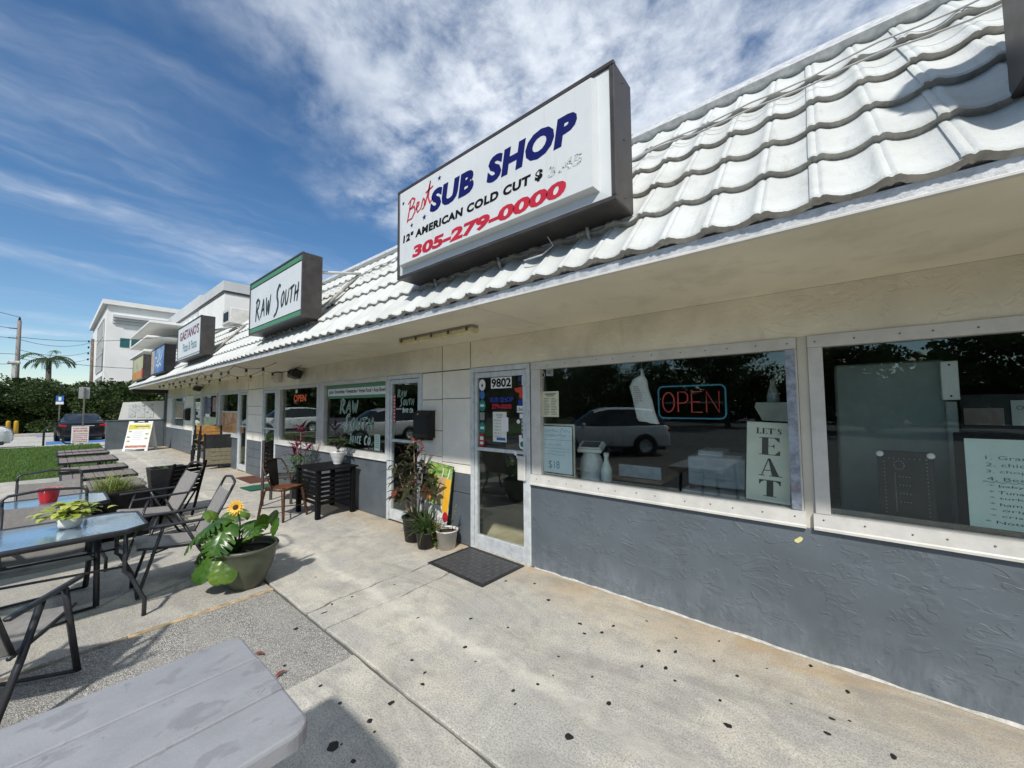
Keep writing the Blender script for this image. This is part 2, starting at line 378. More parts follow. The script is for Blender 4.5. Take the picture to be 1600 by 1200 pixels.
class MB:
    """collects faces, links them as one mesh object"""
    def __init__(self):
        self.v = []; self.f = []; self.s = []
    def add(self, vs, fs, smooth=False, M=None):
        o = len(self.v)
        self.v += [tuple(M @ Vector(p)) if M is not None else tuple(p) for p in vs]
        self.f += [tuple(i+o for i in q) for q in fs]
        self.s += [smooth]*len(fs)
        return self
    def box(self, x0, x1, y0, y1, z0, z1, M=None):
        vs = [(x0, y0, z0), (x1, y0, z0), (x1, y1, z0), (x0, y1, z0), (x0, y0, z1), (x1, y0, z1), (x1, y1, z1), (x0, y1, z1)]
        return self.add(vs, [(3, 2, 1, 0), (4, 5, 6, 7), (0, 1, 5, 4), (1, 2, 6, 5), (2, 3, 7, 6), (3, 0, 4, 7)], False, M)
    def bbox(self, x0, x1, y0, y1, z0, z1, b=0.006, M=None):
        """box with chamfered edges"""
        b = min(b, (x1-x0)*0.45, (y1-y0)*0.45, (z1-z0)*0.45)
        vs = []; idx = {}
        for ix, x in enumerate((x0, x1)):
            for iy, y in enumerate((y0, y1)):
                for iz, z in enumerate((z0, z1)):
                    sx, sy, sz = (1-2*ix)*b, (1-2*iy)*b, (1-2*iz)*b
                    idx[ix, iy, iz] = len(vs)
                    vs += [(x, y+sy, z+sz), (x+sx, y, z+sz), (x+sx, y+sy, z)]
        fs = []
        for k in (0, 1):
            q = [idx[k, 0, 0], idx[k, 1, 0], idx[k, 1, 1], idx[k, 0, 1]]; fs.append(tuple(q if k else q[::-1]))
            q = [idx[0, k, 0]+1, idx[1, k, 0]+1, idx[1, k, 1]+1, idx[0, k, 1]+1]; fs.append(tuple(q[::-1] if k else q))
            q = [idx[0, 0, k]+2, idx[1, 0, k]+2, idx[1, 1, k]+2, idx[0, 1, k]+2]; fs.append(tuple(q if k else q[::-1]))
        for a in (0, 1):
            for c in (0, 1):
                fs.append((idx[0, a, c]+1, idx[1, a, c]+1, idx[1, a, c]+2, idx[0, a, c]+2))
                fs.append((idx[a, 0, c]+0, idx[a, 1, c]+0, idx[a, 1, c]+2, idx[a, 0, c]+2))
                fs.append((idx[a, c, 0]+0, idx[a, c, 1]+0, idx[a, c, 1]+1, idx[a, c, 0]+1))
        for k in idx.values():
            fs.append((k, k+1, k+2))
        return self.add(vs, fs, False, M)
    def tube(self, pts, r, n=8, closed=False, cap=True, M=None, flat=1.0):
        """swept tube; r a number or one per point"""
        P = [Vector(p) for p in pts]; m = len(P)
        rr = r if isinstance(r, (list, tuple)) else [r]*m
        vs = []; fs = []; ref = None
        for i in range(m):
            if closed:
                d = P[(i+1) % m] - P[i-1]
            else:
                d = P[min(i+1, m-1)] - P[max(i-1, 0)]
            d = d.normalized() if d.length > 1e-9 else Vector((0, 0, 1))
            if ref is None:
                a = Vector((0, 0, 1)) if abs(d.z) < 0.9 else Vector((1, 0, 0))
                ref = d.cross(a).normalized()
            ref = (ref - d*ref.dot(d)).normalized()
            b = d.cross(ref)
            for k in range(n):
                t = 2*math.pi*k/n
                vs.append(P[i] + (ref*math.cos(t) + b*math.sin(t)*flat)*rr[i])
        for i in range(m if closed else m-1):
            j = (i+1) % m
            for k in range(n):
                k2 = (k+1) % n
                fs.append((i*n+k, i*n+k2, j*n+k2, j*n+k))
        if cap and not closed:
            fs.append(tuple(range(n-1, -1, -1))); fs.append(tuple((m-1)*n+k for k in range(n)))
        return self.add(vs, fs, True, M)
    def lathe(self, prof, n=20, c=(0, 0, 0), sx=1.0, sy=1.0, M=None, smooth=True):
        vs = []; fs = []
        for (r, z) in prof:
            for k in range(n):
                t = 2*math.pi*k/n
                vs.append((c[0]+r*math.cos(t)*sx, c[1]+r*math.sin(t)*sy, c[2]+z))
        for i in range(len(prof)-1):
            for k in range(n):
                k2 = (k+1) % n
                fs.append((i*n+k, i*n+k2, (i+1)*n+k2, (i+1)*n+k))
        if prof[0][0] > 1e-6: fs.append(tuple(range(n-1, -1, -1)))
        if prof[-1][0] > 1e-6: fs.append(tuple((len(prof)-1)*n+k for k in range(n)))
        return self.add(vs, fs, smooth, M)
    def prism(self, poly, a0, a1, axis='y', M=None):
        """polygon (two coordinates) extruded along an axis"""
        n = len(poly)
        def p3(p, a):
            return {'y': (p[0], a, p[1]), 'x': (a, p[0], p[1]), 'z': (p[0], p[1], a)}[axis]
        vs = [p3(p, a0) for p in poly] + [p3(p, a1) for p in poly]
        fs = [tuple(range(n)), tuple(range(2*n-1, n-1, -1))]
        for k in range(n):
            k2 = (k+1) % n
            fs.append((k, k+n, k2+n, k2))
        return self.add(vs, fs, False, M)
    def leaf(self, base, d, L, w, droop=0.3, seg=4, fold=0.25, upv=(0, 0, 1), tipw=0.0, belly=0.45):
        """curved folded leaf blade"""
        d = Vector(d).normalized(); U = Vector(upv)
        side = d.cross(U)
        if side.length < 1e-4: side = Vector((1, 0, 0))
        side.normalize(); p = Vector(base); vs = []; fs = []
        for i in range(seg+1):
            t = i/seg
            ww = w*0.5*max(0.04, (math.sin(math.pi*(t**(math.log(0.5)/math.log(belly)))) if t < 1 else tipw))
            nrm = side.cross(d).normalized()
            vs += [p - side*ww + nrm*ww*fold, p, p + side*ww + nrm*ww*fold]
            dd = (d - Vector((0, 0, 1))*droop*(0.4+1.2*t)/seg).normalized()
            p = p + dd*(L/seg); d = dd
        for i in range(seg):
            o = i*3
            fs += [(o, o+1, o+4, o+3), (o+1, o+2, o+5, o+4)]
        return self.add(vs, fs, True)
    def build(self, name, m, parent=None, local=False, recalc=True):
        off = Vector((0, 0, 0)) if (parent is None or local) else wloc(parent)
        me = bpy.data.meshes.new(name)
        me.from_pydata([tuple(Vector(p)-off) for p in self.v], [], self.f)
        me.polygons.foreach_set('use_smooth', self.s)
        if recalc:
            bm = bmesh.new(); bm.from_mesh(me)
            bmesh.ops.recalc_face_normals(bm, faces=bm.faces)
            bm.to_mesh(me); bm.free()
        for q in (m if isinstance(m, (list, tuple)) else [m]):
            me.materials.append(q)
        me.update()
        o = bpy.data.objects.new(name, me)
        C.objects.link(o)
        if parent is not None: o.parent = parent
        return o

def sharp(o, deg=35):
    o.data.set_sharp_from_angle(angle=math.radians(deg))
    return o
def tag(o, label=None, cat=None, group=None, kind=None):
    for k, q in (('label', label), ('category', cat), ('group', group), ('kind', kind)):
        if q: o[k] = q
    return o
def thing(name, label, cat, loc=(0, 0, 0), rz=0.0, group=None):
    o = bpy.data.objects.new(name, None); C.objects.link(o)
    o.empty_display_size = 0.1
    o.location = loc; o.rotation_euler = (0, 0, math.radians(rz))
    return tag(o, label, cat, group)
def kids(o):
    return list(o.children)
def clone(o, loc=None, rz=None, label=None, group=None, parent=None, scale=None):
    c = o.copy(); C.objects.link(c)
    c.parent = parent
    if loc is not None: c.location = loc
    if rz is not None: c.rotation_euler = (0, 0, math.radians(rz))
    if scale is not None: c.scale = scale if isinstance(scale, tuple) else (scale,)*3
    if label: c['label'] = label
    if group: c['group'] = group
    for ch in kids(o):
        if ch is not c: clone(ch, parent=c)
    return c
def arc(p0, p1, sag, n=10):
    p0, p1 = Vector(p0), Vector(p1)
    return [p0.lerp(p1, i/n) - Vector((0, 0, sag*4*(i/n)*(1-i/n))) for i in range(n+1)]
def quad(mb, x0, x1, z0, z1, y):
    return mb.add([(x0, y, z0), (x1, y, z0), (x1, y, z1), (x0, y, z1)], [(0, 1, 2, 3)])
def disc(mb, x, z, y, r, n=16, rz=None):
    rz = rz or r
    return mb.add([(x+r*math.cos(2*math.pi*k/n), y, z+rz*math.sin(2*math.pi*k/n)) for k in range(n)], [tuple(range(n))])

def text(s, box, y, m, parent, name='lettering', bold=0.0, shear=0.0, M=None, thick=0.0, spacing=1.0):
    """writing fitted to the rectangle (x0, x1, z0, z1) on the plane y, read from -y; M places it elsewhere"""
    cu = bpy.data.curves.new('t', 'FONT')
    cu.body = s; cu.offset = bold; cu.shear = shear; cu.resolution_u = 3; cu.space_character = spacing
    cu.extrude = 0.0
    ob = bpy.data.objects.new('t', cu); C.objects.link(ob)
    dg = bpy.context.evaluated_depsgraph_get()
    me = bpy.data.meshes.new_from_object(ob.evaluated_get(dg))
    bpy.data.objects.remove(ob); bpy.data.curves.remove(cu)
    xs = [q.co.x for q in me.vertices]; ys = [q.co.y for q in me.vertices]
    x0, x1, y0, y1 = min(xs), max(xs), min(ys), max(ys)
    bx0, bx1, bz0, bz1 = box
    off = wloc(parent) if parent is not None else Vector((0, 0, 0))
    for q in me.vertices:
        p = Vector((bx0+(q.co.x-x0)/(x1-x0)*(bx1-bx0), y, bz0+(q.co.y-y0)/(y1-y0)*(bz1-bz0)))
        if M is not None: p = M @ p
        q.co = p - off
    me.materials.clear(); me.materials.append(m); me.name = name
    o = bpy.data.objects.new(name, me); C.objects.link(o); o.parent = parent
    return o

def strokes(mb, lines, box, y, wid, shear=0.0, taper=True):
    """brush strokes given in a unit square, mapped to a rectangle on plane y"""
    x0, x1, z0, z1 = box
    for L in lines:
        pts = []
        for i in range(len(L)-1):
            a, b = L[i], L[i+1]
            for k in range(3):
                t = k/3
                pts.append((a[0]+(b[0]-a[0])*t, a[1]+(b[1]-a[1])*t))
        pts.append(L[-1])
        P = [Vector((x0+(p[0]+shear*p[1])*(x1-x0), 0, z0+p[1]*(z1-z0))) for p in pts]
        n = len(P); vs = []; fs = []
        for i in range(n):
            d = (P[min(i+1, n-1)]-P[max(i-1, 0)]).normalized()
            nr = Vector((-d.z, 0, d.x))
            t = i/(n-1)
            w = wid*0.5*((0.55+0.6*math.sin(math.pi*min(1, 0.2+0.7*t))) if taper else 1.0)
            vs += [(P[i].x+nr.x*w, y, P[i].z+nr.z*w), (P[i].x-nr.x*w, y, P[i].z-nr.z*w)]
        for i in range(n-1):
            fs.append((2*i, 2*i+1, 2*i+3, 2*i+2))
        mb.add(vs, fs)
    return mb
BRUSH = {
 'R': [[(0.12, 0.0), (0.2, 0.5), (0.3, 1.0)], [(0.05, 0.86), (0.45, 1.0), (0.8, 0.86), (0.6, 0.6), (0.2, 0.48)], [(0.35, 0.5), (0.6, 0.25), (0.95, 0.0)]],
 'A': [[(0.0, 0.0), (0.3, 0.5), (0.55, 1.0)], [(0.55, 1.0), (0.7, 0.5), (0.85, 0.0)], [(0.2, 0.38), (0.8, 0.44)]],
 'W': [[(0.05, 1.0), (0.12, 0.5), (0.25, 0.0)], [(0.25, 0.0), (0.4, 0.4), (0.52, 0.8)], [(0.52, 0.8), (0.58, 0.4), (0.68, 0.0)], [(0.68, 0.0), (0.85, 0.5), (1.0, 1.05)]],
 'S': [[(0.95, 0.95), (0.7, 1.0), (0.4, 0.82), (0.42, 0.62), (0.62, 0.45), (0.66, 0.28), (0.4, 0.08), (0.0, -0.02)]],
 'O': [[(0.6, 0.98), (0.25, 0.75), (0.12, 0.35), (0.3, 0.02), (0.62, 0.12), (0.82, 0.5), (0.78, 0.85), (0.55, 1.0)]],
 'U': [[(0.1, 1.0), (0.1, 0.4), (0.25, 0.03), (0.55, 0.08), (0.75, 0.45), (0.88, 1.0)]],
 'T': [[(0.45, 1.0), (0.4, 0.5), (0.3, 0.0)], [(0.0, 0.92), (0.45, 0.97), (1.0, 1.05)]],
 'H': [[(0.2, 1.0), (0.15, 0.5), (0.05, 0.0)], [(0.85, 1.1), (0.8, 0.5), (0.7, -0.05)], [(0.0, 0.45), (0.5, 0.52), (1.0, 0.6)]],
 'J': [[(0.75, 1.0), (0.6, 0.4), (0.35, 0.0), (0.05, 0.15)], [(0.4, 1.0), (1.0, 1.05)]],
 'I': [[(0.6, 1.0), (0.4, 0.0)]], 'C': [[(0.95, 0.85), (0.6, 1.0), (0.2, 0.6), (0.25, 0.1), (0.8, 0.1)]],
 'E': [[(0.9, 0.95), (0.3, 0.95), (0.2, 0.5), (0.1, 0.02), (0.8, 0.05)], [(0.2, 0.5), (0.7, 0.55)]], '.': [[(0.2, 0.06), (0.35, 0.0)]],
}
def brush_word(mb, word, box, y, wid, shear=0.12, big_first=1.0, gap=0.12):
    x0, x1, z0, z1 = box
    n = len(word); cw = (x1-x0)/(n+(big_first-1)*0.6)
    x = x0
    for i, ch in enumerate(word):
        k = big_first if i == 0 else 1.0
        ww = cw*(1+(k-1)*0.6)
        h = (z1-z0)*k
        zb = z0-(h-(z1-z0))*0.45
        strokes(mb, BRUSH[ch], (x, x+ww*(1-gap), zb, zb+h), y, wid*(1.0 if i else 1+(k-1)*0.5), shear)
        x += ww
    return mb

# ---------------------------------------------------------------- ground
ASPHALT = mat('asphalt', (0.065, 0.066, 0.068), 0.9, var=0.25, vscale=0.6, bump=0.5, bscale=90, dirt=0.4, dirtcol=(0.11, 0.105, 0.10), dscale=0.7, world=True)
LOTCONC = m_concrete('lot_concrete', (0.52, 0.51, 0.47), 0.0, False)
CONC = m_concrete('walk_concrete', (0.55, 0.528, 0.47))
CONCB = m_concrete('worn_concrete', (0.54, 0.515, 0.455), 0.40)
AGG = m_concrete('exposed_aggregate', (0.40, 0.39, 0.36), 0.95, False)
GRASSB = mat('lawn_soil', (0.045, 0.085, 0.016), 0.9, var=0.5, vscale=3, bump=0.5, bscale=60, world=True)
GRASS = m_leaf('grass_blades', (0.055, 0.13, 0.014), (0.13, 0.23, 0.035), rough=0.6)
WOODSTRIP = mat('wood_strip', (0.42, 0.315, 0.185), 0.85, var=0.35, vscale=14, bump=0.5, bscale=50, dirt=0.6, dirtcol=(0.20, 0.17, 0.13), dscale=6, world=True)

g = MB(); g.add([(-600, -600, -0.135), (600, -600, -0.135), (600, 600, -0.135), (-600, 600, -0.135)], [(0, 1, 2, 3)])
tag(g.build('ground', ASPHALT), kind='structure')
g = MB(); g.box(-60, -26.0, -3.0, 12.0, -0.13, -0.055)
tag(g.build('parking_lot', LOTCONC), kind='structure')
walk = MB().box(-24.5, 5.0, -1.4, 3.38, -0.12, -0.02).build('sidewalk', JOINT)
tag(walk, kind='structure')

def wob(seed, t, amp):
    return amp*(math.sin(t*5.1+seed)+0.6*math.sin(t*12.7+seed*2.3)+0.45*math.sin(t*29+seed*1.7))
def slab(xl, xr, y0, y1, m, al=0.002, ar=0.002, sl=1.0, sr=2.0, name='slab', step=0.07, zt=0.0, ab=0.0, at_=0.0, sb=4.0):
    """paving slab whose edges may be ragged cracks"""
    n = max(2, int((y1-y0)/step)); nx = max(2, int((xr-xl)/step)) if (ab or at_) else 1; pts = []
    for i in range(n): y = y0+(y1-y0)*i/n; pts.append((xr+wob(sr, y, ar)-(0 if i else .004), y+(wob(sb, xr, ab) if i == 0 else 0), -1, 0))
    for i in range(nx): x = xr+(xl-xr)*i/nx; pts.append((x+(wob(sr, y1, ar) if i == 0 else 0), y1+wob(sb+3, x, at_), -1 if i == 0 else 0, -1))
    for i in range(n): y = y1+(y0-y1)*i/n; pts.append((xl+wob(sl, y, al), y+(wob(sb+3, xl, at_) if i == 0 else 0), 1, -1 if i == 0 else 0))
    for i in range(nx): x = xl+(xr-xl)*i/nx; pts.append((x+(wob(sl, y0, al) if i == 0 else 0), y0+wob(sb, x, ab), 1 if i == 0 else 0, 1))
    mb = MB(); k = len(pts); e = 0.006
    top = [(p[0]+p[2]*e, p[1]+p[3]*e, zt) for p in pts]
    mid = [(p[0], p[1], zt-0.007) for p in pts]; bot = [(p[0], p[1], -0.08) for p in pts]
    fs = [tuple(range(k))]
    for i in range(k):
        j = (i+1) % k
        fs += [(i, k+i, k+j, j), (k+i, 2*k+i, 2*k+j, k+j)]
    mb.add(top+mid+bot, fs)
    return mb.build(name, m, walk)
A0, A1 = 1.372, 3.2
slab(-2.940, 5.0, A0, A1, CONC, al=0.012, sl=3.3, ab=.0028, sb=2)
slab(-3.29, -2.957, A0, A1, CONC, al=0.018, ar=0.012, sl=1.2, sr=3.5, ab=.003, sb=2)
slab(-6.60, -3.312, A0, A1, CONC, ar=0.018, sr=1.35, ab=.003, sb=2)
xe = [-6.608, -9.9, -13.2, -16.5, -19.8, -24.4]
for i in range(len(xe)-1):
    slab(xe[i+1]+0.008, xe[i], A0, A1, CONC, al=0.001, ar=0.001)
slab(-2.500, 5.0, -1.4, 1.351, CONC, al=0.006, sl=5.0, at_=.0028, sb=6)
slab(-3.945, -2.512, -1.4, 1.350, AGG, al=0.003, ar=0.006, sr=5.0, zt=-0.006)
slab(-3.990, -3.950, .42, 1.355, WOODSTRIP, al=0.005, ar=0.005, sl=8, sr=9, name='expansion_strip', zt=0.001)
slab(-3.990, -3.950, -1.4, .418, mat('dirty_wood_strip', (0.20, 0.17, 0.13), .9, var=.4, vscale=12, bump=.6, bscale=50, world=True), al=0.006, ar=0.006, sl=8, sr=9, name='expansion_strip', zt=-0.006)
slab(-8.1, -3.995, -1.4, 1.352, CONCB, al=0.002, ar=0.003)
slab(-11.4, -8.108, -1.4, 1.352, CONCB)
slab(-15.0, -11.408, -1.4, 1.352, CONCB)
slab(-24.4, -15.008, 1.0, 1.352, CONCB)

# chewing gum marks on the pavement
GUMS = [(-1.98,1.87,1.2),(-2.15,1.56,.9),(-2.2,2.14,1.1),(-1.99,1.54,.8),(-1.92,1.47,1),(-2.16,1.09,.9),(-1.94,1.27,1.3),(-1.92,1.13,1.2),(-1.92,.94,2.2),(-1.77,.96,1),(-2.38,1.08,.9),(-1.82,1.81,.6),(-1.47,1.77,1),(-1.39,1.9,.8),(-1.4,1.7,.6),(-1.36,2.02,.5),(-1.43,2.19,.7),(-1.17,2.16,.7),(-1.06,1.71,1.7),(-1.0,2.03,1.2),(-1.33,2.61,1.1),(-1.3,2.74,1.1),(-1.51,2.61,1.2),(-1.42,2.52,1),(-1.89,2.75,1.3),(-2.16,2.92,1.2),(-2.4,2.79,1.2),(-1.9,2.23,.8),(-2.53,1.89,.8),(-3.16,2.09,.8),(-3.25,1.73,1),(-3.26,1.56,1),(-3.18,1.46,1.2),(-3.13,1.23,1.4),(-3.89,1.7,.8),(-2.75,1.02,.9),(-1.84,1.11,.6),(-1.9,.97,.5),(-.46,2.28,1.4),(-.53,2.44,.8),(-.49,2.72,1),(-.63,2.78,.9),(-.77,2.44,.8),(-.85,2.52,1.2),(-.85,2.72,1.1),(-.94,2.66,1.1),(-.97,2.44,1),(-.89,2.88,.8),(-.65,3.03,.7),(-1.13,2.96,.8),(-.15,3.11,1.1),(.02,2.97,1.1),(-.05,2.67,1),(-.07,2.54,1.2),(.17,2.57,1.2),(-.22,2.66,.5),(.02,2.71,.6),(-.36,2.91,.5)]
GUM = mat('old_gum', (0.016, 0.015, 0.015), 0.6, var=0.3, vscale=40)
gm = MB()
extra = [(rnd.uniform(-9, -2.6), rnd.uniform(1.4, 3.0), rnd.uniform(.25, .7)) for _ in range(22)] + [(rnd.uniform(-2.6, 0.6), rnd.uniform(1.2, 3.1), rnd.uniform(.12, .3)) for _ in range(26)]
for (gx, gy, gs) in GUMS+extra:
    n = 11; r = 0.0125*gs; sh = rnd.uniform(0.65, 1.25); a0 = rnd.uniform(0, 6.3)
    ring = [(gx+r*sh*math.cos(a0+2*math.pi*k/n)*rnd.uniform(.75, 1.25), gy+r/sh*math.sin(a0+2*math.pi*k/n)*rnd.uniform(.75, 1.25), 0.0008) for k in range(n)]
    zt = -0.0055 if (-3.945 < gx < -2.512 and gy < 1.35) else 0.0
    ring = [(a, b, c+zt) for a, b, c in ring]
    gm.add(ring+[(gx, gy, 0.0025+zt)], [(k, (k+1) % n, n) for k in range(n)], True)
tag(gm.build('gum_marks', GUM, walk), kind='stuff')
# ragged white caulk where the wall meets the paving
cm = MB(); xs = [-2.36+0.045*i for i in range(110)]
fr = [(x, 3.196-0.006-0.008*abs(math.sin(x*7.3)+0.5*math.sin(x*23))-rnd.uniform(0, .006), 0.002) for x in xs]
bk = [(x, 3.199, 0.004+0.007*abs(math.sin(x*5.1+1)+0.6*math.sin(x*17))+rnd.uniform(0, .004)) for x in xs]
cm.add(fr+bk, [(i, i+1, len(xs)+i+1, len(xs)+i) for i in range(len(xs)-1)])
CAULK = mat('bare_white_plaster', (0.50, 0.48, 0.43), 0.85, var=0.2, vscale=30, bump=0.4, bscale=90, world=True)
cm.build('caulk_line', CAULK, walk)

# loose stones where the aggregate patch crumbles
sm = MB()
for _ in range(150):
    gx = -2.53-abs(rnd.gauss(0, .13)); gy = 1.33-abs(rnd.gauss(0, .22)); s = rnd.uniform(.002, .0065)
    if gx < -3.4: continue
    M = Matrix.Translation((gx, gy, -0.003)) @ Matrix.Rotation(rnd.uniform(0, 3), 4, 'Z')
    sm.add([(-s, -s*.7, 0), (s, -s*.8, 0), (s*.9, s*.7, 0), (-s*.8, s*.8, 0), (0.1*s, 0, s*.9)], [(0, 1, 4), (1, 2, 4), (2, 3, 4), (3, 0, 4)], False, M)
tag(sm.build('loose_gravel', mat('pale_stone', (0.36, 0.35, 0.33), 0.85, var=0.5, vscale=60, world=True), walk), kind='stuff')

# dry leaves
DRY = mat('dry_leaf', (0.16, 0.05, 0.03), 0.7, var=0.4, vscale=30)
for i, (lx, ly, la, q) in enumerate([(-3.02, .93, 30, 'curled reddish leaf lying on the exposed aggregate patch'), (-2.66, .93, 100, 'small brown leaf beside the corner of the grey plastic table')]):
    lb = MB().leaf((lx, ly, 0.006), (math.cos(math.radians(la)), math.sin(math.radians(la)), 0.15), 0.075, 0.03, 0.3, 4, 0.6)
    tag(lb.build('dry_leaf', DRY), q, 'leaf', 'fallen leaves')

# lawn
lp = [(-26.3, -30), (-14.3, -30), (-14.3, 0.3), (-11.9, 0.95), (-11.8, 1.25), (-15, 1.30), (-19, 1.33), (-26.3, 1.5)]
lawn = MB().add([(a, b, 0.012) for a, b in lp]+[(a, b, -0.13) for a, b in lp], [tuple(range(8))]+[(i, 8+i, 8+(i+1) % 8, (i+1) % 8) for i in range(8)]).build('lawn', GRASSB)
tag(lawn, kind='structure')
gb = MB()
def inlawn(x, y):
    if y < 0.3: return -26.3 < x < -14.3
    if x > -14.3: return x < -11.8 and y > 0.3+(x+14.3)*0.27 and y < 1.25
    return -26.3 < x and y < 1.30+(-15-x)*0.016
cnt = 0
while cnt < 26000:
    x = -11.8-14.5*rnd.random()**1.3; y = rnd.uniform(-2.2, 1.5)
    if not inlawn(x, y): continue
    cnt += 1
    h = rnd.uniform(.03, .075)*(1.0+0.0*x); a = rnd.uniform(0, 6.28); w = rnd.uniform(.004, .008); b = rnd.uniform(-.03, .03); b2 = rnd.uniform(-.03, .03)
    gb.add([(x-w*math.cos(a), y-w*math.sin(a), .01), (x+w*math.cos(a), y+w*math.sin(a), .01), (x+b, y+b2, .01+h)], [(0, 1, 2)])
tag(gb.build('grass', GRASS, recalc=False), 'short mown green lawn beside the walkway', 'grass', kind='stuff')

# ---------------------------------------------------------------- the strip building
W = 3.2
bld = thing('shop_building', 'long white single-storey shop strip with tiled mansard roof and grey base', 'building', (-10, W, 0))
XR, XL = 3.2, -22.0
SILL, HEAD, SOF = 0.83, 2.10, 2.42
def part(name, mb, m, parent=bld, **k):
    return mb.build(name, m, parent, **k)
def bxp(name, m, x0, x1, y0, y1, z0, z1, parent=bld, b=0.0):
    mb = MB()
    (mb.bbox(x0, x1, y0, y1, z0, z1, b) if b else mb.box(x0, x1, y0, y1, z0, z1))
    return mb.build(name, m, parent)

# solid wall pieces between the openings: (x left, x right)
bxp('lintel_wall', CREAM, XL, XR, W, W+0.2, HEAD, SOF-0.001)
for (a, b) in [(-2.402, XR), (-9.45, -5.06), (-14.0, -12.12), (-16.15, -14.22), (-21.0, -18.55)]:
    bxp('base_wall', GREYSTUCCO if b > -3 else GREYBLOCK, a, b, W, W+0.2, 0, SILL)
bxp('window_post', CREAMFLAT, -0.146, -0.092, W+0.012, W+0.2, SILL, HEAD)
for (a, b) in [(-4.225, -3.29), (-11.39, -10.33), (-18.5, -17.25), (-21.98, -21.02)]:
    bxp('column_core', JOINT, a+0.004, b-0.004, W+0.014, W+0.2, 0, HEAD)
def blocks(a, b, splits):
    """painted block facing with open joints; splits = list of columns (x0, x1, [z joints])"""
    for (x0, x1, zs) in splits:
        for i in range(len(zs)-1):
            z0, z1 = zs[i], zs[i+1]
            m = GREYBLOCK if z1 <= SILL+0.01 else WHITEBLOCK
            bxp('block', m, x0+0.004, x1-0.004, W-0.004, W+0.03, z0+0.004, z1-0.004, b=0.004)
blocks(-4.225, -3.29, [(-4.225, -3.815, [0, .38, .60, .83, 1.0, 1.33, 1.73, 2.09]), (-3.805, -3.29, [0, .60, .83, .94, 1.74, 2.09])])
cz = [0, .21, .42, .63, .83, 1.04, 1.46, 1.67, 2.09]
blocks(-11.39, -10.33, [(-11.39, -10.86, cz), (-10.86, -10.33, cz)])
blocks(-18.5, -17.25, [(-18.5, -17.9, cz), (-17.9, -17.25, cz)])
blocks(-21.98, -21.02, [(-21.98, -21.02, [0, .83, 2.09])])
for x in (-3.81, -3.292, -10.33, -11.39):
    bxp('scored_line', JOINT, x-0.004, x+0.004, W-0.0025, W+0.01, HEAD+.004, SOF-.004)
# shell behind
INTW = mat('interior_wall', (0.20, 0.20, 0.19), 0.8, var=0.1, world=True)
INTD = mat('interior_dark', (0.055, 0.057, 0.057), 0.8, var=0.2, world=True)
INTF = mat('interior_floor', (0.52, 0.44, 0.30), 0.35, var=0.18, vscale=3, world=True)
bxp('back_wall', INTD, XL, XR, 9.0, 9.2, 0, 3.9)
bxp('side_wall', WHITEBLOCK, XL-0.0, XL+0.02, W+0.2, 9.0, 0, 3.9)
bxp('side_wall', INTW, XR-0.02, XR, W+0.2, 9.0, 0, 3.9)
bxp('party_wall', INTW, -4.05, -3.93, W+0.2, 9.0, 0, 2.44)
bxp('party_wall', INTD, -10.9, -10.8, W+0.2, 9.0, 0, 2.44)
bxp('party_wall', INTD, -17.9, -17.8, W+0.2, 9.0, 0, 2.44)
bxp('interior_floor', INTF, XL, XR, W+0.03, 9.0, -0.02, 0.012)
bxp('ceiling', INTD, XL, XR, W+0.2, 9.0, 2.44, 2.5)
bxp('roof_deck', mat('roof_membrane', (0.55, 0.55, 0.53), 0.8, world=True), XL, XR, 3.52, 9.0, 3.82, 3.90)

# soffit boards, fascia, drip lip
EY, EZ = 2.05, 2.42
sx_ = [XR, -2.10, -6.0, -9.9, -13.8, -17.7, XL-0.4]
for i in range(len(sx_)-1):
    bxp('soffit_board', SOFFIT, sx_[i+1]+0.003, sx_[i]-0.003, EY+0.012, W-0.001, EZ, EZ+0.02)
fx = [XR, -3.02, -6.3, -9.6, -12.9, -16.2, -19.5, XL-0.4]
for i in range(len(fx)-1):
    mb = MB().prism([(EY, EZ+0.006), (EY+0.012, EZ+0.006), (EY+0.012, EZ+0.060), (EY-0.002, EZ+0.060)], fx[i+1]+0.001, fx[i]-0.001, 'x')
    mb.build('fascia', FASCIA, bld)
    MB().prism([(EY-0.012, EZ-0.006), (EY+0.014, EZ-0.006), (EY+0.014, EZ+0.005), (EY-0.001, EZ+0.010), (EY-0.012, EZ+0.003)], fx[i+1], fx[i], 'x').build('drip_edge', WHITEMETAL, bld)

# mansard roof: slope 50 degrees, five courses of double-pan tiles
SL = math.radians(50); cs, sn = math.cos(SL), math.sin(SL)
RB = Vector((0, EY+0.004, EZ+0.052))          # foot of the tile plane
def rp(x, s, n):
    """point on the roof: along the eave, up the slope, off the slope"""
    return Vector((x, RB.y+s*cs-n*sn, RB.z+s*sn+n*cs))
TOP = 2.07
roof = MB().add([rp(XL-0.4, 0, -0.02), rp(XR, 0, -0.02), rp(XR, TOP, -0.02), rp(XL-0.4, TOP, -0.02)], [(0, 1, 2, 3)]).build('roof', TILEEDGE, bld)
TW, EXPO, TL = 0.42, 0.402, 0.46
def hprof(t):
    """height across one tile, two waves each with a twin rib"""
    w = (t*2) % 1.0
    if w < 0.30:
        q = w/0.30
        return 0.022+0.0075*abs(math.sin(2*math.pi*q))**1.5
    q = (w-0.30)/0.70
    return 0.022-0.023*math.sin(math.pi*q)**0.8
tmb = []
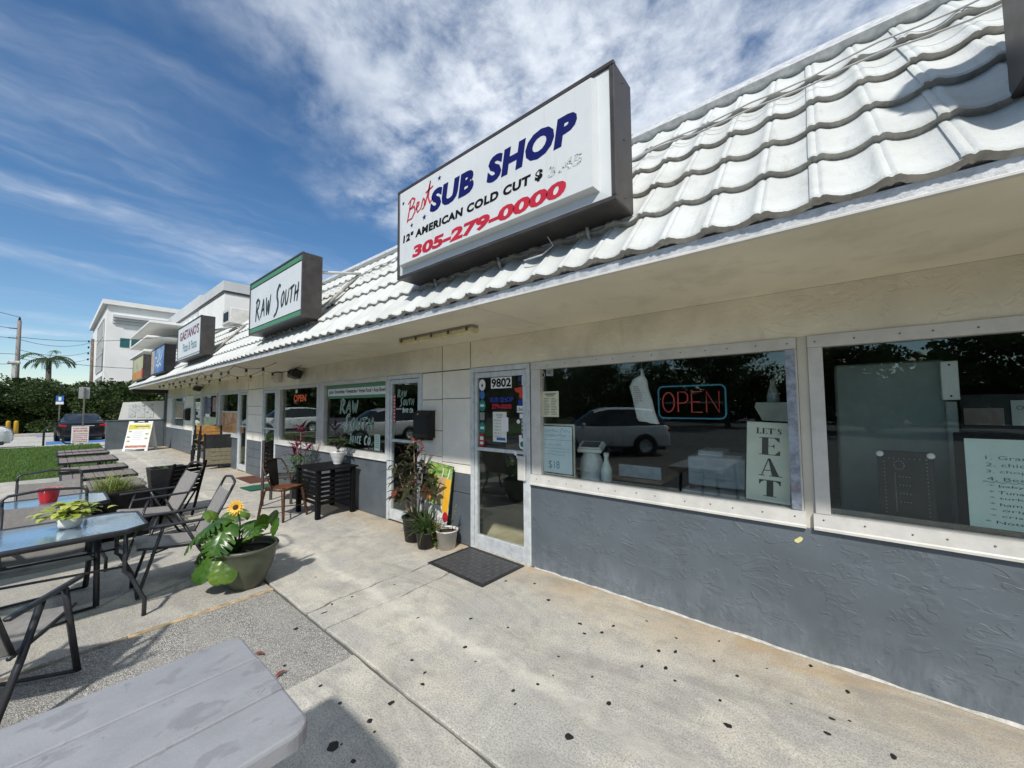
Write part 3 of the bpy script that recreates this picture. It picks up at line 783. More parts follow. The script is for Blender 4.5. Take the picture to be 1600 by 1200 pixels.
def tile_mesh(variant):
    r = random.Random(variant); NU = 41; vs = []; fs = []
    rows = [(0.004, -0.043), (-0.004, -0.007), (0.006, -0.0008), (0.02, -0.0012), (TL, -0.046)]   # (along slope, height offset)
    for j, (s, dh) in enumerate(rows):
        for i in range(NU):
            t = i/(NU-1)*1.0
            hh = hprof(min(t, 0.9999))*(0.9 if j == 0 else 1)
            jit = r.uniform(-.0025, .0025) if j < 2 else 0
            vs.append((t*(TW+.010)-.004, s+jit+(.001 if t > .98 else 0), 0.046+hh+dh-(.0012 if t > .97 else 0)+(r.uniform(-.003, .002) if j == 0 else 0)))
    for j in range(4):
        for i in range(NU-1):
            fs.append((j*NU+i, j*NU+i+1, (j+1)*NU+i+1, (j+1)*NU+i))
    # underside lip and side faces
    o = len(vs)
    for i in range(NU):
        vs.append((vs[i][0], 0.10, vs[i][2]-0.012))
    for i in range(NU-1):
        fs.append((o+i, o+i+1, i+1, i))
    me = bpy.data.meshes.new('roof_tile')
    me.from_pydata(vs, [], fs)
    me.materials.append(TILE); me.materials.append(TILEEDGE)
    for k, p in enumerate(me.polygons):
        p.use_smooth = True
        p.material_index = 1 if (k < NU-1 or k >= 4*(NU-1)) else 0
    bm = bmesh.new(); bm.from_mesh(me); bmesh.ops.recalc_face_normals(bm, faces=bm.faces); bm.to_mesh(me); bm.free()
    me.set_sharp_from_angle(angle=math.radians(50))
    return me
MB().add([rp(XL-0.4, 0.03, -.03), rp(XR, 0.03, -.03), rp(XR, 0.03, .034), rp(XL-0.4, .03, .034)], [(0, 1, 2, 3)]).build('eave_mortar', FASCIA, bld)
TM = [tile_mesh(k) for k in range(6)]
RM = Matrix(((1, 0, 0), (0, cs, -sn), (0, sn, cs))).to_4x4()
ncol = 58
off = wloc(roof)
for row in range(5):
    for ci in range(ncol):
        x0 = 1.66-TW*(ci+1)
        if x0 < XL-0.5: continue
        o = bpy.data.objects.new('roof_tile', TM[(ci*7+row*3) % 6]); C.objects.link(o); o.parent = roof
        p = rp(x0+rnd.uniform(-.001, .001), row*EXPO+rnd.uniform(-.005, .005), rnd.uniform(-.001, .001))
        o.matrix_local = Matrix.Translation(p-off) @ RM @ Matrix.Rotation(rnd.uniform(-.004, .004), 4, 'Z') @ Matrix.Rotation(rnd.uniform(-.003, .001), 4, 'X')
# ridge cap: metal coping on the parapet
capx = [XR, -1.3, -4.4, -7.5, -10.6, -13.7, -16.8, XL-0.4]
for i in range(len(capx)-1):
    mb = MB()
    a = [rp(0, TOP-0.05, 0.055), rp(0, TOP-0.05, 0.085), rp(0, TOP+0.10, 0.085), rp(0, TOP+0.14, 0.04), rp(0, TOP+0.14, -0.2), rp(0, TOP+0.02, -0.2)]
    mb.prism([(q.y, q.z) for q in a], capx[i+1]+0.002, capx[i]-0.002, 'x')
    mb.build('coping', TILEEDGE if i % 2 else FASCIA, bld)
# gable closure at the far end
a, b = rp(XL-0.41, -0.05, 0), rp(XL-0.41, TOP+0.1, 0.0)
MB().add([(XL-0.41, EY, EZ+.02), (XL-0.41, 4.4, EZ+.02), (XL-0.41, 4.4, b.z), (XL-0.41, b.y, b.z)], [(0, 1, 2, 3)]).build('gable_end', TILE, bld)
bxp('end_beam', mat('dark_beam', (0.02, 0.018, 0.018), 0.6, world=True), XL-0.05, XL+0.12, EY+0.05, W-0.004, 2.27, EZ-0.004)
bxp('end_fin', GREYBLOCK, XL-0.2, XL-0.004, W-0.06, W+0.14, 0, 2.41)

# windows and doors
SCREW = mat('screw_head', (0.20, 0.18, 0.16), 0.5, 0.6)
def window(x0, x1, z0=SILL, z1=HEAD, m=WHITEMETAL, fl=0.09, fr_=0.07, glass=GLASS, lower=0.11, upper=0.08, screws=False, sillm=None, gy=0.045, jamb=None):
    w = thing_part('window', x0, z0)
    d0 = W-0.014; d1 = W+0.07
    # frame rails
    MB().bbox(x0, x1, d0, d1, z1-upper, z1-0.002, 0.004).build('frame', m, w)
    MB().prism([(W-0.028, z0+0.004), (W-0.028, z0+0.018), (W-0.022, z0+0.026), (W-0.017, z0+lower), (d1, z0+lower), (d1, z0+0.004)], x0-0.01, x1+0.01, 'x').build('sill', sillm or m, w)
    MB().bbox(x0, x0+fl, d0+0.004, d1, z0+lower+.001, z1-upper-0.001, 0.004).build('jamb', jamb or m, w)
    MB().bbox(x1-fr_, x1, d0+0.004, d1, z0+lower+.001, z1-upper-0.001, 0.004).build('jamb', jamb or m, w)
    MB().box(x0+fl-.004, x1-fr_+.004, W+gy, W+gy+0.006, z0+lower-.004, z1-upper+.004).build('pane', glass, w)
    if screws:
        s = MB()
        n = int((x1-x0)/0.16)
        for k in range(n):
            xx = x0+0.06+(x1-x0-0.12)*k/(n-1)+rnd.uniform(-.03, .03)
            for zz in (z1-upper*0.5+rnd.uniform(-.006, .006), z0+lower*0.62+rnd.uniform(-.008, .008)):
                yy = d0-0.001 if zz > 1.5 else W-0.0195
                s.lathe([(0.0052, 0), (0.0048, 0.003), (0.001, 0.0045)], 8, M=Matrix.Translation((xx, yy, zz)) @ Matrix.Rotation(math.radians(90), 4, 'X'))
        tag(s.build('screws', SCREW, w), kind='stuff')
    return w
def thing_part(name, x, z, parent=bld, y=W):
    o = bpy.data.objects.new(name, None); C.objects.link(o); o.parent = parent
    o.location = Vector((x, y, z))-wloc(parent); o.empty_display_size = .05
    return o
w1 = window(-2.385, -0.148, fl=0.115, fr_=0.062, screws=True)
MB().bbox(-2.335, -2.295, W-0.005, W+0.044, SILL+.115, HEAD-.085, .003).build('inner_jamb', BLUEALU, w1)
MB().bbox(-0.212, -0.208+.05, W-0.0165, W-0.011, SILL+.118, HEAD-.088, .001).build('weathered_strip', BLUEALU, w1)
w2 = window(-0.09, 2.3, fl=0.078, fr_=0.07, screws=True, lower=0.105)
w3 = window(-7.30, -5.055, fl=0.17, fr_=0.05, m=WHITEMETAL, upper=0.07)
w4 = window(-9.44, -7.31, fl=0.2, fr_=0.12, m=WHITEMETAL, upper=0.07)
w5 = window(-14.0, -12.125, fl=0.09, fr_=0.07, m=ALU, glass=GLASS)
w6 = window(-16.15, -14.225, fl=0.1, fr_=0.06, m=ALU, glass=GLASS)
w7 = window(-21.0, -18.56, fl=0.2, fr_=0.1, m=ALU, glass=GLASS)

def door(x0, x1, m=ALU, top=2.09, rail=1.145, handle=True, glass=GLASS, st=0.095):
    w = thing_part('door', x0, 0)
    for a, b in ((x0, x0+0.05), (x1-0.05, x1)):
        MB().bbox(a, b, W-0.012, W+0.09, 0.004, top-0.05, 0.004).build('frame', m, w)
    MB().bbox(x0, x1, W-0.014, W+0.09, top-0.05, top+0.005, 0.004).build('frame', m, w)
    a, b = x0+0.056, x1-0.056
    MB().bbox(a, a+st-0.05, W, W+0.045, 0.02, top-0.056, 0.003).build('stile', m, w)
    MB().bbox(b-st+0.05, b, W, W+0.045, 0.02, top-0.056, 0.003).build('stile', m, w)
    MB().bbox(a+st-.049, b-st+.049, W, W+0.045, 0.02, 0.165, 0.003).build('bottom_rail', m, w)
    MB().bbox(a+st-.049, b-st+.049, W, W+0.045, top-0.115, top-0.056, 0.003).build('top_rail', m, w)
    if rail: MB().bbox(a+st-.049, b-st+.049, W-0.004, W+0.045, rail-0.016, rail+0.022, 0.004).build('push_rail', m, w)
    MB().box(a+st-.054, b-st+.054, W+0.02, W+0.026, 0.16, top-0.11).build('pane', glass, w)
    if handle:
        MB().bbox(b-0.10, b+0.0, W-0.03, W-0.001, 0.86, 1.115, 0.006).build('pull_plate', WHITEMETAL, w)
    return w
d1_ = door(-3.285, -2.402)
d2_ = door(-5.05, -4.228, rail=1.15, handle=False)
d3_ = door(-10.32, -9.455, rail=1.15, handle=False)
d4_ = door(-12.11, -11.40, rail=1.15, handle=False)
d5_ = door(-17.24, -16.17, rail=None, handle=False)
# floor threshold of the sub shop door
bxp('threshold', CAULK, -3.28, -2.405, W-0.02, W+0.12, -0.004, 0.018)
bxp('wall_stub', CREAMFLAT, -18.55, -18.505, W+.02, W+.2, 0, HEAD-.002)
bxp('wall_stub', CREAMFLAT, -14.22, -14.005, W+.02, W+.2, 0, HEAD-.002)
bxp('wall_stub', CREAMFLAT, -9.454, -9.445, W+.02, W+.2, 0, HEAD-.002)

# ---------------------------------------------------------------- roof signs
SY = 2.05        # plane of the sign fronts
def cabinet(name, label, x0, x1, z0, z1, depth=0.25, facem=SIGNWHITE, canm=BRONZE, pan=False, rim=0.028):
    s = thing(name, label, 'sign', ((x0+x1)/2, SY+depth, z0), group='cabinet signs along the roof edge')
    MB().bbox(x0, x1, SY+0.006, SY+depth, z0, z1, 0.008).build('cabinet', canm, s)
    for q in (MB().bbox(x0-.002, x1+.002, SY-.014, SY+.02, z1-rim, z1+.002, .004), MB().bbox(x0-.002, x1+.002, SY-.014, SY+.02, z0-.002, z0+rim, .004),
              MB().bbox(x0-.002, x0+rim, SY-.0135, SY+.02, z0+rim, z1-rim, .004), MB().bbox(x1-rim, x1+.002, SY-.0135, SY+.02, z0+rim, z1-rim, .004)):
        q.build('retainer', canm, s)
    if pan:   # moulded face standing proud of the frame
        a, b, c, d = x0+rim, x1-rim, z0+rim, z1-rim
        i = 0.055; yf = SY-0.055
        vs = [(a, SY, c), (b, SY, c), (b, SY, d), (a, SY, d), (a+i, SY-.004, c+i), (b-i*1.4, SY-.004, c+i), (b-i*1.4, SY-.004, d-i*.6), (a+i, SY-.004, d-i*.6),
              (a+i+.02, yf, c+i+.02), (b-i*1.4-.02, yf, c+i+.02), (b-i*1.4-.02, yf, d-i*.6-.012), (a+i+.02, yf, d-i*.6-.012)]
        fs = [(8, 9, 10, 11)]
        for o in (0, 4):
            for k in range(4):
                fs.append((o+k, o+(k+1) % 4, o+4+(k+1) % 4, o+4+k))
        MB().add(vs, fs).build('face', facem, s)
        s['yf'] = yf-0.0015
    else:
        MB().box(x0+rim, x1-rim, SY-.004, SY+.004, z0+rim, z1-rim).build('face', facem, s)
        s['yf'] = SY-0.006
    for k in range(3):     # rivets on the end wall
        MB().lathe([(.006, 0), (.004, .004)], 8, M=Matrix.Translation((x1, SY+.12, z0+.06+(z1-z0-.12)*k/2)) @ Matrix.Rotation(math.radians(90), 4, 'Y')).build('rivet', canm, s)
    return s
def stand(s, x, z0):
    """steel feet holding a cabinet off the tiles"""
    for k, xx in enumerate(x):
        MB().tube([(xx, SY+.2, z0+.01), (xx, SY+.24, z0-.09)], .014, 6).build('foot', FASCIA, s)

s1 = cabinet('shop_sign', 'large white roof sign with navy and red lettering and a phone number', -3.085, -0.893, 2.84, 3.69, pan=True)
yf = s1['yf']
text('SUB', (-2.545, -2.015, 3.285, 3.475), yf, NAVY, s1, bold=.06, shear=.16, spacing=1.08)
text('SHOP', (-1.88, -1.115, 3.280, 3.475), yf, NAVY, s1, bold=.06, shear=.16, spacing=1.08)
text('12" AMERICAN COLD CUT $', (-2.93, -1.375, 3.125, 3.205), yf, BLACKV, s1, bold=.055, shear=.1, spacing=1.12)
text('305-279-0000', (-2.79, -1.20, 2.958, 3.064), yf, REDV, s1, bold=.05, shear=.12)
bm_ = MB()
bx = (-2.875, -2.50, 3.325, 3.50)
def slant(lines, k=0.30):
    return [[(p[0], p[1]+p[0]*k) for p in L] for L in lines]
strokes(bm_, slant([[(.02, -.1), (.10, .45), (.16, .95)], [(.05, .85), (.22, 1.0), (.32, .85), (.24, .6), (.12, .5)], [(.12, .5), (.30, .48), (.33, .2), (.20, -.05), (.02, .0)],
                    [(.36, .25), (.46, .38), (.48, .52), (.41, .55), (.38, .3), (.42, .04), (.54, .12)], [(.54, .1), (.64, .55), (.70, .35), (.66, .05), (.58, .02)],
                    [(.70, .1), (.80, .6), (.90, 1.15)], [(.90, 1.15), (.82, .4), (.88, .05), (1.0, .2)], [(.72, .72), (1.0, .78)]]), bx, yf, 0.016)
bm_.build('lettering', mat('red_script', (0.5, 0.03, 0.04), .4, var=.2, vscale=30), s1)
def star(mb, x, z, r, y):
    mb.add([(x+(r if k % 2 == 0 else r*.4)*math.sin(math.pi*k/5), y, z+(r if k % 2 == 0 else r*.4)*math.cos(math.pi*k/5)) for k in range(10)]+[(x, y, z)], [(k, (k+1) % 10, 10) for k in range(10)])
for (x, z, r) in [(-2.93, 3.51, .022), (-2.42, 3.55, .026), (-2.62, 3.28, .030), (-2.80, 3.265, .024)]:
    q = MB(); star(q, x, z, r, yf); q.build('star', NAVY, s1)
def m_worn():
    """vinyl flaked down to the white face"""
    t = NT('worn_vinyl'); p = t.pos(True)
    k = t.smooth(t.noise(p, 95, 4, .7), .53, .56)
    t.col(t.mix(k, (.60, .63, .63), (.05, .05, .05)))
    return t.done(.6, None, 0, .2)
WORN = m_worn()
text('3', (-1.335, -1.275, 3.115, 3.185), yf, WORN, s1, bold=.03, shear=.1)
text('.45', (-1.255, -1.085, 3.115, 3.185), yf, WORN, s1, bold=.03, shear=.1)
stand(s1, (-2.8, -2.0, -1.2), 2.84)
# gap in the can bottom: bent flashing
MB().tube([(-1.45, SY+.1, 2.82), (-1.43, SY+.14, 2.76), (-1.5, SY+.10, 2.70), (-1.62, SY+.05, 2.675)], .006, 6).build('loose_wire', FASCIA, s1)

s2 = cabinet('shop_sign', 'white roof sign with green bands and black brushed lettering', -7.335, -5.25, 2.83, 3.70)
yf = s2['yf']
for a, b in ((2.866, 2.935), (3.59, 3.664)):
    MB().box(-7.30, -5.285, yf-.001, yf+.003, a, b).build('green_band', GREENV, s2)
    MB().box(-7.30, -5.285, yf-.002, yf-.0005, b-.012 if a < 3 else a, b if a < 3 else a+.012).build('band_edge', BLACKV, s2)
q = MB(); yb = yf-.002
brush_word(q, 'RAW', (-7.06, -6.38, 3.05, 3.33), yb, .034, .10, 1.25)
brush_word(q, 'SOUTH', (-6.25, -5.36, 3.08, 3.30), yb, .032, .18, 1.95)
q.build('lettering', mat('brush_black', (.02, .03, .02), .4, var=.2), s2)
stand(s2, (-7.0, -6.2, -5.5), 2.83)
for x in (-5.32, -7.2):
    MB().tube([(x, SY+.24, 3.5), rp(x-.2, 1.55, .08)], .022, 6).build('strut', WHITEMETAL, s2)
    MB().tube([(x, SY+.24, 2.95), rp(x-.2, 1.52, .08)], .026, 4).build('strut', TILEEDGE, s2)

s3 = cabinet('shop_sign', 'white roof sign with maroon name over blue pizza and pasta line', -13.0, -10.6, 2.83, 3.70)
yf = s3['yf']
text("GAETANO'S", (-12.75, -10.78, 3.33, 3.56), yf, mat('maroon_vinyl', (.17, .012, .02), .4), s3, bold=.03)
text('Pizza & Pasta', (-12.35, -10.95, 3.02, 3.23), yf, mat('slate_vinyl', (.12, .22, .26), .4), s3, bold=.01)
MB().box(-12.97, -10.63, yf-.001, yf+.003, 2.885, 2.91).build('band', mat('grey_band', (.2, .22, .25), .4), s3)
stand(s3, (-12.7, -11.0), 2.83)
MB().tube([(-10.65, SY+.24, 3.4), rp(-11, 1.5, .08)], .022, 6).build('strut', TILEEDGE, s3)
MB().tube([(-10.65, SY+.24, 2.9), rp(-10.9, 1.5, .08)], .028, 4).build('strut', TILEEDGE, s3)

def m_print(name, cols, scale=5.0, dist=1.0, rough=.4):
    """photographic print: soft colour patches"""
    t = NT(name); p = t.pos(True)
    n = t.noise(p, scale, 5, .6, dist)
    r = t.node('ShaderNodeValToRGB'); t.l.new(n, r.inputs[0])
    e = r.color_ramp.elements
    e[0].position = .28; e[0].color = (*cols[0], 1); e[1].position = .72; e[1].color = (*cols[-1], 1)
    for i, c_ in enumerate(cols[1:-1]):
        k = e.new(.28+.44*(i+1)/(len(cols)-1)); k.color = (*c_, 1)
    t.col(r.outputs[0])
    return t.done(rough)
s4 = cabinet('shop_sign', 'blue roof sign with pale script lettering, second from the far end', -17.1, -14.8, 2.70, 3.52, canm=BLACKMETAL, facem=m_print('blue_print', [(.02, .06, .25), (.06, .16, .42), (.3, .4, .55)], 1.2))
yf = s4['yf']
q = MB(); strokes(q, [[(0, .7), (.25, .75), (.3, .4), (.5, .55), (.6, .9), (.75, .5), (1, .75)], [(.1, .2), (.3, .3), (.45, .1), (.7, .32), (.9, .12)]], (-16.3, -15.2, 2.85, 3.35), yf, .04)
q.build('lettering', WHITEV, s4)
MB().box(-17.05, -16.5, yf-.001, yf+.002, 2.74, 3.48).build('side_panel', m_print('tan_print', [(.3, .25, .2), (.5, .42, .3), (.3, .1, .1)], 3), s4)
stand(s4, (-16.8, -15.1), 2.70)
s5 = cabinet('shop_sign', 'small yellow and orange roof sign at the far end of the strip', -21.5, -18.8, 2.70, 3.58, facem=m_print('yellow_print', [(.35, .32, .14), (.5, .48, .25), (.3, .3, .28)], 1.0))
yf = s5['yf']
MB().box(-21.45, -19.2, yf-.001, yf+.002, 2.75, 3.03).build('orange_band', mat('orange_vinyl', (.55, .22, .02), .4, var=.2), s5)
MB().box(-19.15, -18.85, yf-.001, yf+.002, 2.75, 3.10).build('red_band', REDV, s5)
stand(s5, (-21.2, -19.1), 2.70)
s6 = cabinet('shop_sign', 'bronze-sided roof sign cut off by the right edge of the picture', 0.585, 2.7, 2.80, 3.69)
stand(s6, (.8, 2.4), 2.80)
MB().tube([(0.58, SY+.1, 3.34), (0.52, SY+.11, 3.35), (0.50, SY+.11, 3.32)], .018, 6).build('hook', BLACKMETAL, s6)

# cables lying on the tiles, small vent on the ridge
CABLE = mat('grey_cable', (.45, .45, .43), .6)
for i, (sa, sb, lab) in enumerate([(1.36, 1.42, 'thin grey cable sagging across the tiles below the ridge'), (1.45, 1.62, 'upper thin grey cable lying along the tile course under the ridge')]):
    pts = []
    for k in range(60):
        x = 1.6-k*.16
        pts.append(rp(x, sa+(sb-sa)*math.sin(k*.11+i)**2+.02*math.sin(k*.9+i), .085+.008*math.sin(k*1.7)))
    tag(MB().tube(pts, .006, 5).build('cable', CABLE), lab, 'cable', 'cables on the roof')
v_ = thing('roof_vent', 'low grey slatted vent sitting on the ridge beyond the main sign', 'vent', rp(-6.6, TOP+.12, .06))
MB().bbox(-7.05, -6.15, rp(0, TOP, 0).y+.06, rp(0, TOP, 0).y+.3, 4.17, 4.205, .006).build('cap', FASCIA, v_)
for k in range(7):
    MB().box(-7.0+.14*k, -6.96+.14*k, rp(0, TOP, 0).y+.1, rp(0, TOP, 0).y+.26, 4.10, 4.17).build('slat', BLACKMETAL, v_)

# ---------------------------------------------------------------- fixtures under the eave
lt = thing('strip_light', 'long yellowed fluorescent fixture on the soffit near the shop door', 'light fixture', (-3.15, 2.56, EZ))
LENS = mat('yellowed_lens', (.66, .58, .33), .35, var=.15, vscale=12)
MB().bbox(-3.74, -2.56, 2.50, 2.60, EZ-.03, EZ-.002, .006).build('housing', mat('aged_housing', (.30, .28, .24), .5), lt)
MB().prism([(2.498, EZ-.031), (2.505, EZ-.065), (2.53, EZ-.078), (2.57, EZ-.078), (2.595, EZ-.065), (2.602, EZ-.031)], -3.745, -2.555, 'x').build('lens', LENS, lt)
for k in range(5):
    x = -3.68+.265*k
    MB().bbox(x-.014, x+.014, 2.488, 2.497, EZ-.055, EZ-.018, .003).build('clip', mat('rusty_clip', (.12, .08, .05), .6, .4), lt)
jb = thing('junction_box', 'cream junction box on the wall under the eave by the string lights', 'electrical box', (-9.3, W, 2.22))
MB().bbox(-9.45, -9.15, W-.09, W-.002, 2.18, 2.40, .008).build('box', CREAMFLAT, jb)
MB().bbox(-9.47, -9.13, W-.11, W-.001, 2.401, 2.415, .003).build('lid', BLACKMETAL, jb)
def speaker(x, z, label):
    s = thing('wall_speaker', label, 'speaker', (x, W, z), group='speakers under the eave')
    M = Matrix.Translation((x, W-.14, z)) @ Matrix.Rotation(math.radians(-18), 4, 'X')
    MB().bbox(-.14, .14, -.085, .085, -.085, .085, .02, M).build('body', BLACKPLASTIC, s)
    MB().bbox(-.125, .125, -.094, -.086, -.072, .072, .003, M).build('grille', BLACKMETAL, s)
    for q in (-.075, .07):
        MB().lathe([(.05, 0), (.046, .006), (.02, .0)], 14, M=M @ Matrix.Translation((q, -.0945, 0)) @ Matrix.Rotation(math.radians(90), 4, 'X')).build('cone', GREYTUBE, s)
    MB().tube([(x, W-.06, z+.02), (x, W-.002, z+.03)], .018, 6).build('bracket', BLACKMETAL, s)
speaker(-8.1, 2.30, 'black box speaker on the wall nearer the green-banded roof sign')
speaker(-16.0, 2.28, 'black box speaker on the wall above the far window posters')
# string lights: two swags with bulbs
BULB = m_glass('bulb_glass', (.9, .86, .75), .08)
st = thing('string_lights', 'black festoon cord with clear bulbs hanging under the eave', 'string lights', (-10, 2.3, 2.4))
nod = [(-7.2, 2.42), (-8.3, 2.10), (-9.4, 2.08), (-10.6, 2.08), (-11.9, 2.09), (-13.3, 2.10), (-14.8, 2.12), (-16.5, 2.14)]
nod2 = [(-7.4, 2.9), (-9.0, 2.75), (-10.7, 2.6), (-12.6, 2.5), (-14.6, 2.5), (-16.5, 2.5)]
for nodes, per in ((nod, 2), (nod2, 2)):
    for i in range(len(nodes)-1):
        a, b = nodes[i], nodes[i+1]
        P = arc((a[0], a[1], EZ-.012), (b[0], b[1], EZ-.012), .085, 10)
        MB().tube(P, .005, 5).build('cord', BLACKPLASTIC, st)
        for k in range(per):
            p = P[3+4*k]
            so = MB().lathe([(.013, 0), (.021, -.012), (.021, -.055), (.016, -.06)], 8, (p.x, p.y, p.z)).build('socket', BLACKPLASTIC, st)
            MB().lathe([(.012, -.061), (.022, -.08), (.027, -.105), (.018, -.13), (.002, -.14)], 8, (p.x, p.y, p.z)).build('bulb', BULB, so)
def mailbox(x, z, label, s=1.0):
    b = thing('mailbox', label, 'mailbox', (x, W, z), group='black wall mailboxes')
    w, h, d = .17*s, .40*s, .15*s
    MB().prism([(W-.006-d*.75, z), (W-.006, z), (W-.006, z+h), (W-.006-d*.45, z+h), (W-.006-d, z+h*.80), (W-.006-d, z+.05)], x-w, x+w, 'x').build('body', BLACKMETAL, b)
    MB().prism([(W-.006-d*1.10, z+h*.76), (W-.006-d*.5, z+h+.012), (W-.004, z+h+.012), (W-.004, z+h+.002), (W-.006-d*.46, z+h+.002), (W-.006-d*1.04, z+h*.755)], x-w*1.06, x+w*1.06, 'x').build('lid', BLACKMETAL, b)
    MB().lathe([(.012, 0), (.010, .006), (.001, .008)], 10, M=Matrix.Translation((x-w*.5, W-.006-d*.86, z+h*.89)) @ Matrix.Rotation(math.radians(55), 4, 'X')).build('rivet', ALU, b)
    for k in range(2):
        MB().bbox(x-w*.8+k*w, x-w*.2+k*w, W-.006-d*.72, W-.012, z-.03, z-.001, .004).build('paper_hook', BLACKMETAL, b)
mailbox(-4.09, 1.235, 'black metal mailbox on the white block column beside the shop door', .86)
mailbox(-17.75, 1.22, 'far black mailbox on the block column near the end of the strip')

# ---------------------------------------------------------------- writing and stickers on the doors and windows
GY = W+0.0175     # just in front of the door panes
def stick(parent, shape, x, z, w, h, m, name='sticker', y=GY):
    mb = MB()
    if shape == 'o': disc(mb, x, z, y, w/2, 18, h/2)
    else: quad(mb, x-w/2, x+w/2, z-h/2, z+h/2, y)
    return mb.build(name, m, parent)
TEAL = mat('teal_sticker', (.02, .20, .17), .4); BLUE = mat('blue_sticker', (.03, .14, .42), .4); ROYAL = mat('royal_sticker', (.015, .03, .26), .4)
ORANGE = mat('orange_red_sticker', (.62, .05, .02), .4)
stick(d1_, 's', -2.82, 1.905, .31, .125, WHITEV, 'number_plate')
text('9802', (-2.965, -2.675, 1.855, 1.955), GY-.001, BLACKV, d1_, bold=.03)
def rowtext(parent, s, x0, x1, z0, z1, m=INK, y=GY-.001, bold=0.0): return text(s, (x0, x1, z0, z1), y, m, parent, bold=bold)
stick(d1_, 'o', -3.115, 1.89, .105, .135, WHITEV); stick(d1_, 'o', -3.115, 1.885, .03, .04, INK, y=GY-.001)
stick(d1_, 'o', -3.115, 1.775, .08, .105, BLUE); stick(d1_, 'o', -3.115, 1.65, .105, .135, TEAL); stick(d1_, 's', -3.115, 1.65, .06, .03, MINTV, y=GY-.001)
stick(d1_, 's', -3.115, 1.525, .075, .09, mat('clear_sticker', (.25, .28, .26), .4)); stick(d1_, 'o', -3.115, 1.39, .105, .135, TEAL); stick(d1_, 's', -3.115, 1.39, .06, .03, MINTV, y=GY-.001)
stick(d1_, 'o', -3.125, 1.25, .085, .165, REDV); stick(d1_, 's', -3.125, 1.27, .055, .04, MINTV, y=GY-.001); stick(d1_, 's', -3.125, 1.215, .055, .03, MINTV, y=GY-.001)
text('SUB SHOP', (-2.99, -2.64, 1.685, 1.745), GY, ROYAL, d1_, bold=.05); text('279-0000', (-2.965, -2.67, 1.61, 1.665), GY, REDV, d1_, bold=.05)
stick(d1_, 's', -2.845, 1.41, .205, .335, PAPER, 'hours_sheet'); stick(d1_, 's', -2.765, 1.44, .10, .155, WHITEPAPER, 'note', GY-.002)
rowtext(d1_, 'BUSINESS', -2.895, -2.80, 1.535, 1.553); rowtext(d1_, 'HOURS', -2.88, -2.81, 1.508, 1.526)
for k, s in enumerate(['MON 9 4', 'TUE 9 4', 'WED 9 4', 'THU 9 4', 'FRI 9 4', 'SAT 9 4']):
    rowtext(d1_, s, -2.925, -2.83, 1.475-.036*k, 1.490-.036*k)
stick(d1_, 's', -2.825, 1.275, .13, .032, BLUE, y=GY-.001)
stick(d1_, 'o', -2.555, 1.935, .05, .06, ROYAL); stick(d1_, 's', -2.508, 1.915, .035, .10, PAPER)
MB().add([(-2.635, GY, 1.835), (-2.492, GY, 1.85), (-2.492, GY, 1.715), (-2.56, GY, 1.73), (-2.56, GY, 1.785), (-2.60, GY, 1.79)], [(0, 1, 2, 3, 4, 5)]).build('sticker', ORANGE, d1_)
stick(d1_, 's', -2.535, 1.678, .085, .065, ROYAL)
stick(d1_, 's', -2.545, 1.608, .10, .072, WHITEV); text('Uber', (-2.592, -2.50, 1.588, 1.628), GY-.001, BLACKV, d1_)
stick(d1_, 's', -2.525, 1.535, .065, .05, WHITEV); stick(d1_, 'o', -2.575, 1.475, .05, .045, WHITEV)
stick(d1_, 's', -2.51, 1.40, .04, .20, PAPER)
for k, mm in enumerate((BLUE, REDV, INK, NAVY)): stick(d1_, 's', -2.51, 1.47-.042*k, .03, .024, mm, y=GY-.001)
stick(d1_, 's', -2.525, 1.275, .085, .11, WHITEV); stick(d1_, 'o', -2.525, 1.235, .085, .11, WHITEV, y=GY-.0006); stick(d1_, 'o', -2.525, 1.235, .055, .06, TEAL, y=GY-.0014)
stick(d1_, 'o', -2.60, 1.135, .04, .045, WHITEV, y=W-.006); stick(d1_, 'o', -2.575, 1.10, .03, .035, WHITEV, y=W-.006)
# number on window one
stick(w1, 's', -2.18, 1.985, .085, .07, mat('silver_label', (.45, .47, .46), .5), 'number_label', W+.043); stick(w1, 'o', -2.262, 1.962, .04, .055, PAPER, y=W+.043); stick(w1, 'o', -2.262, 1.962, .028, .042, BLACKV, y=W+.042)
text('9802', (-2.215, -2.145, 1.962, 2.008), W+.042, BLACKV, w1)

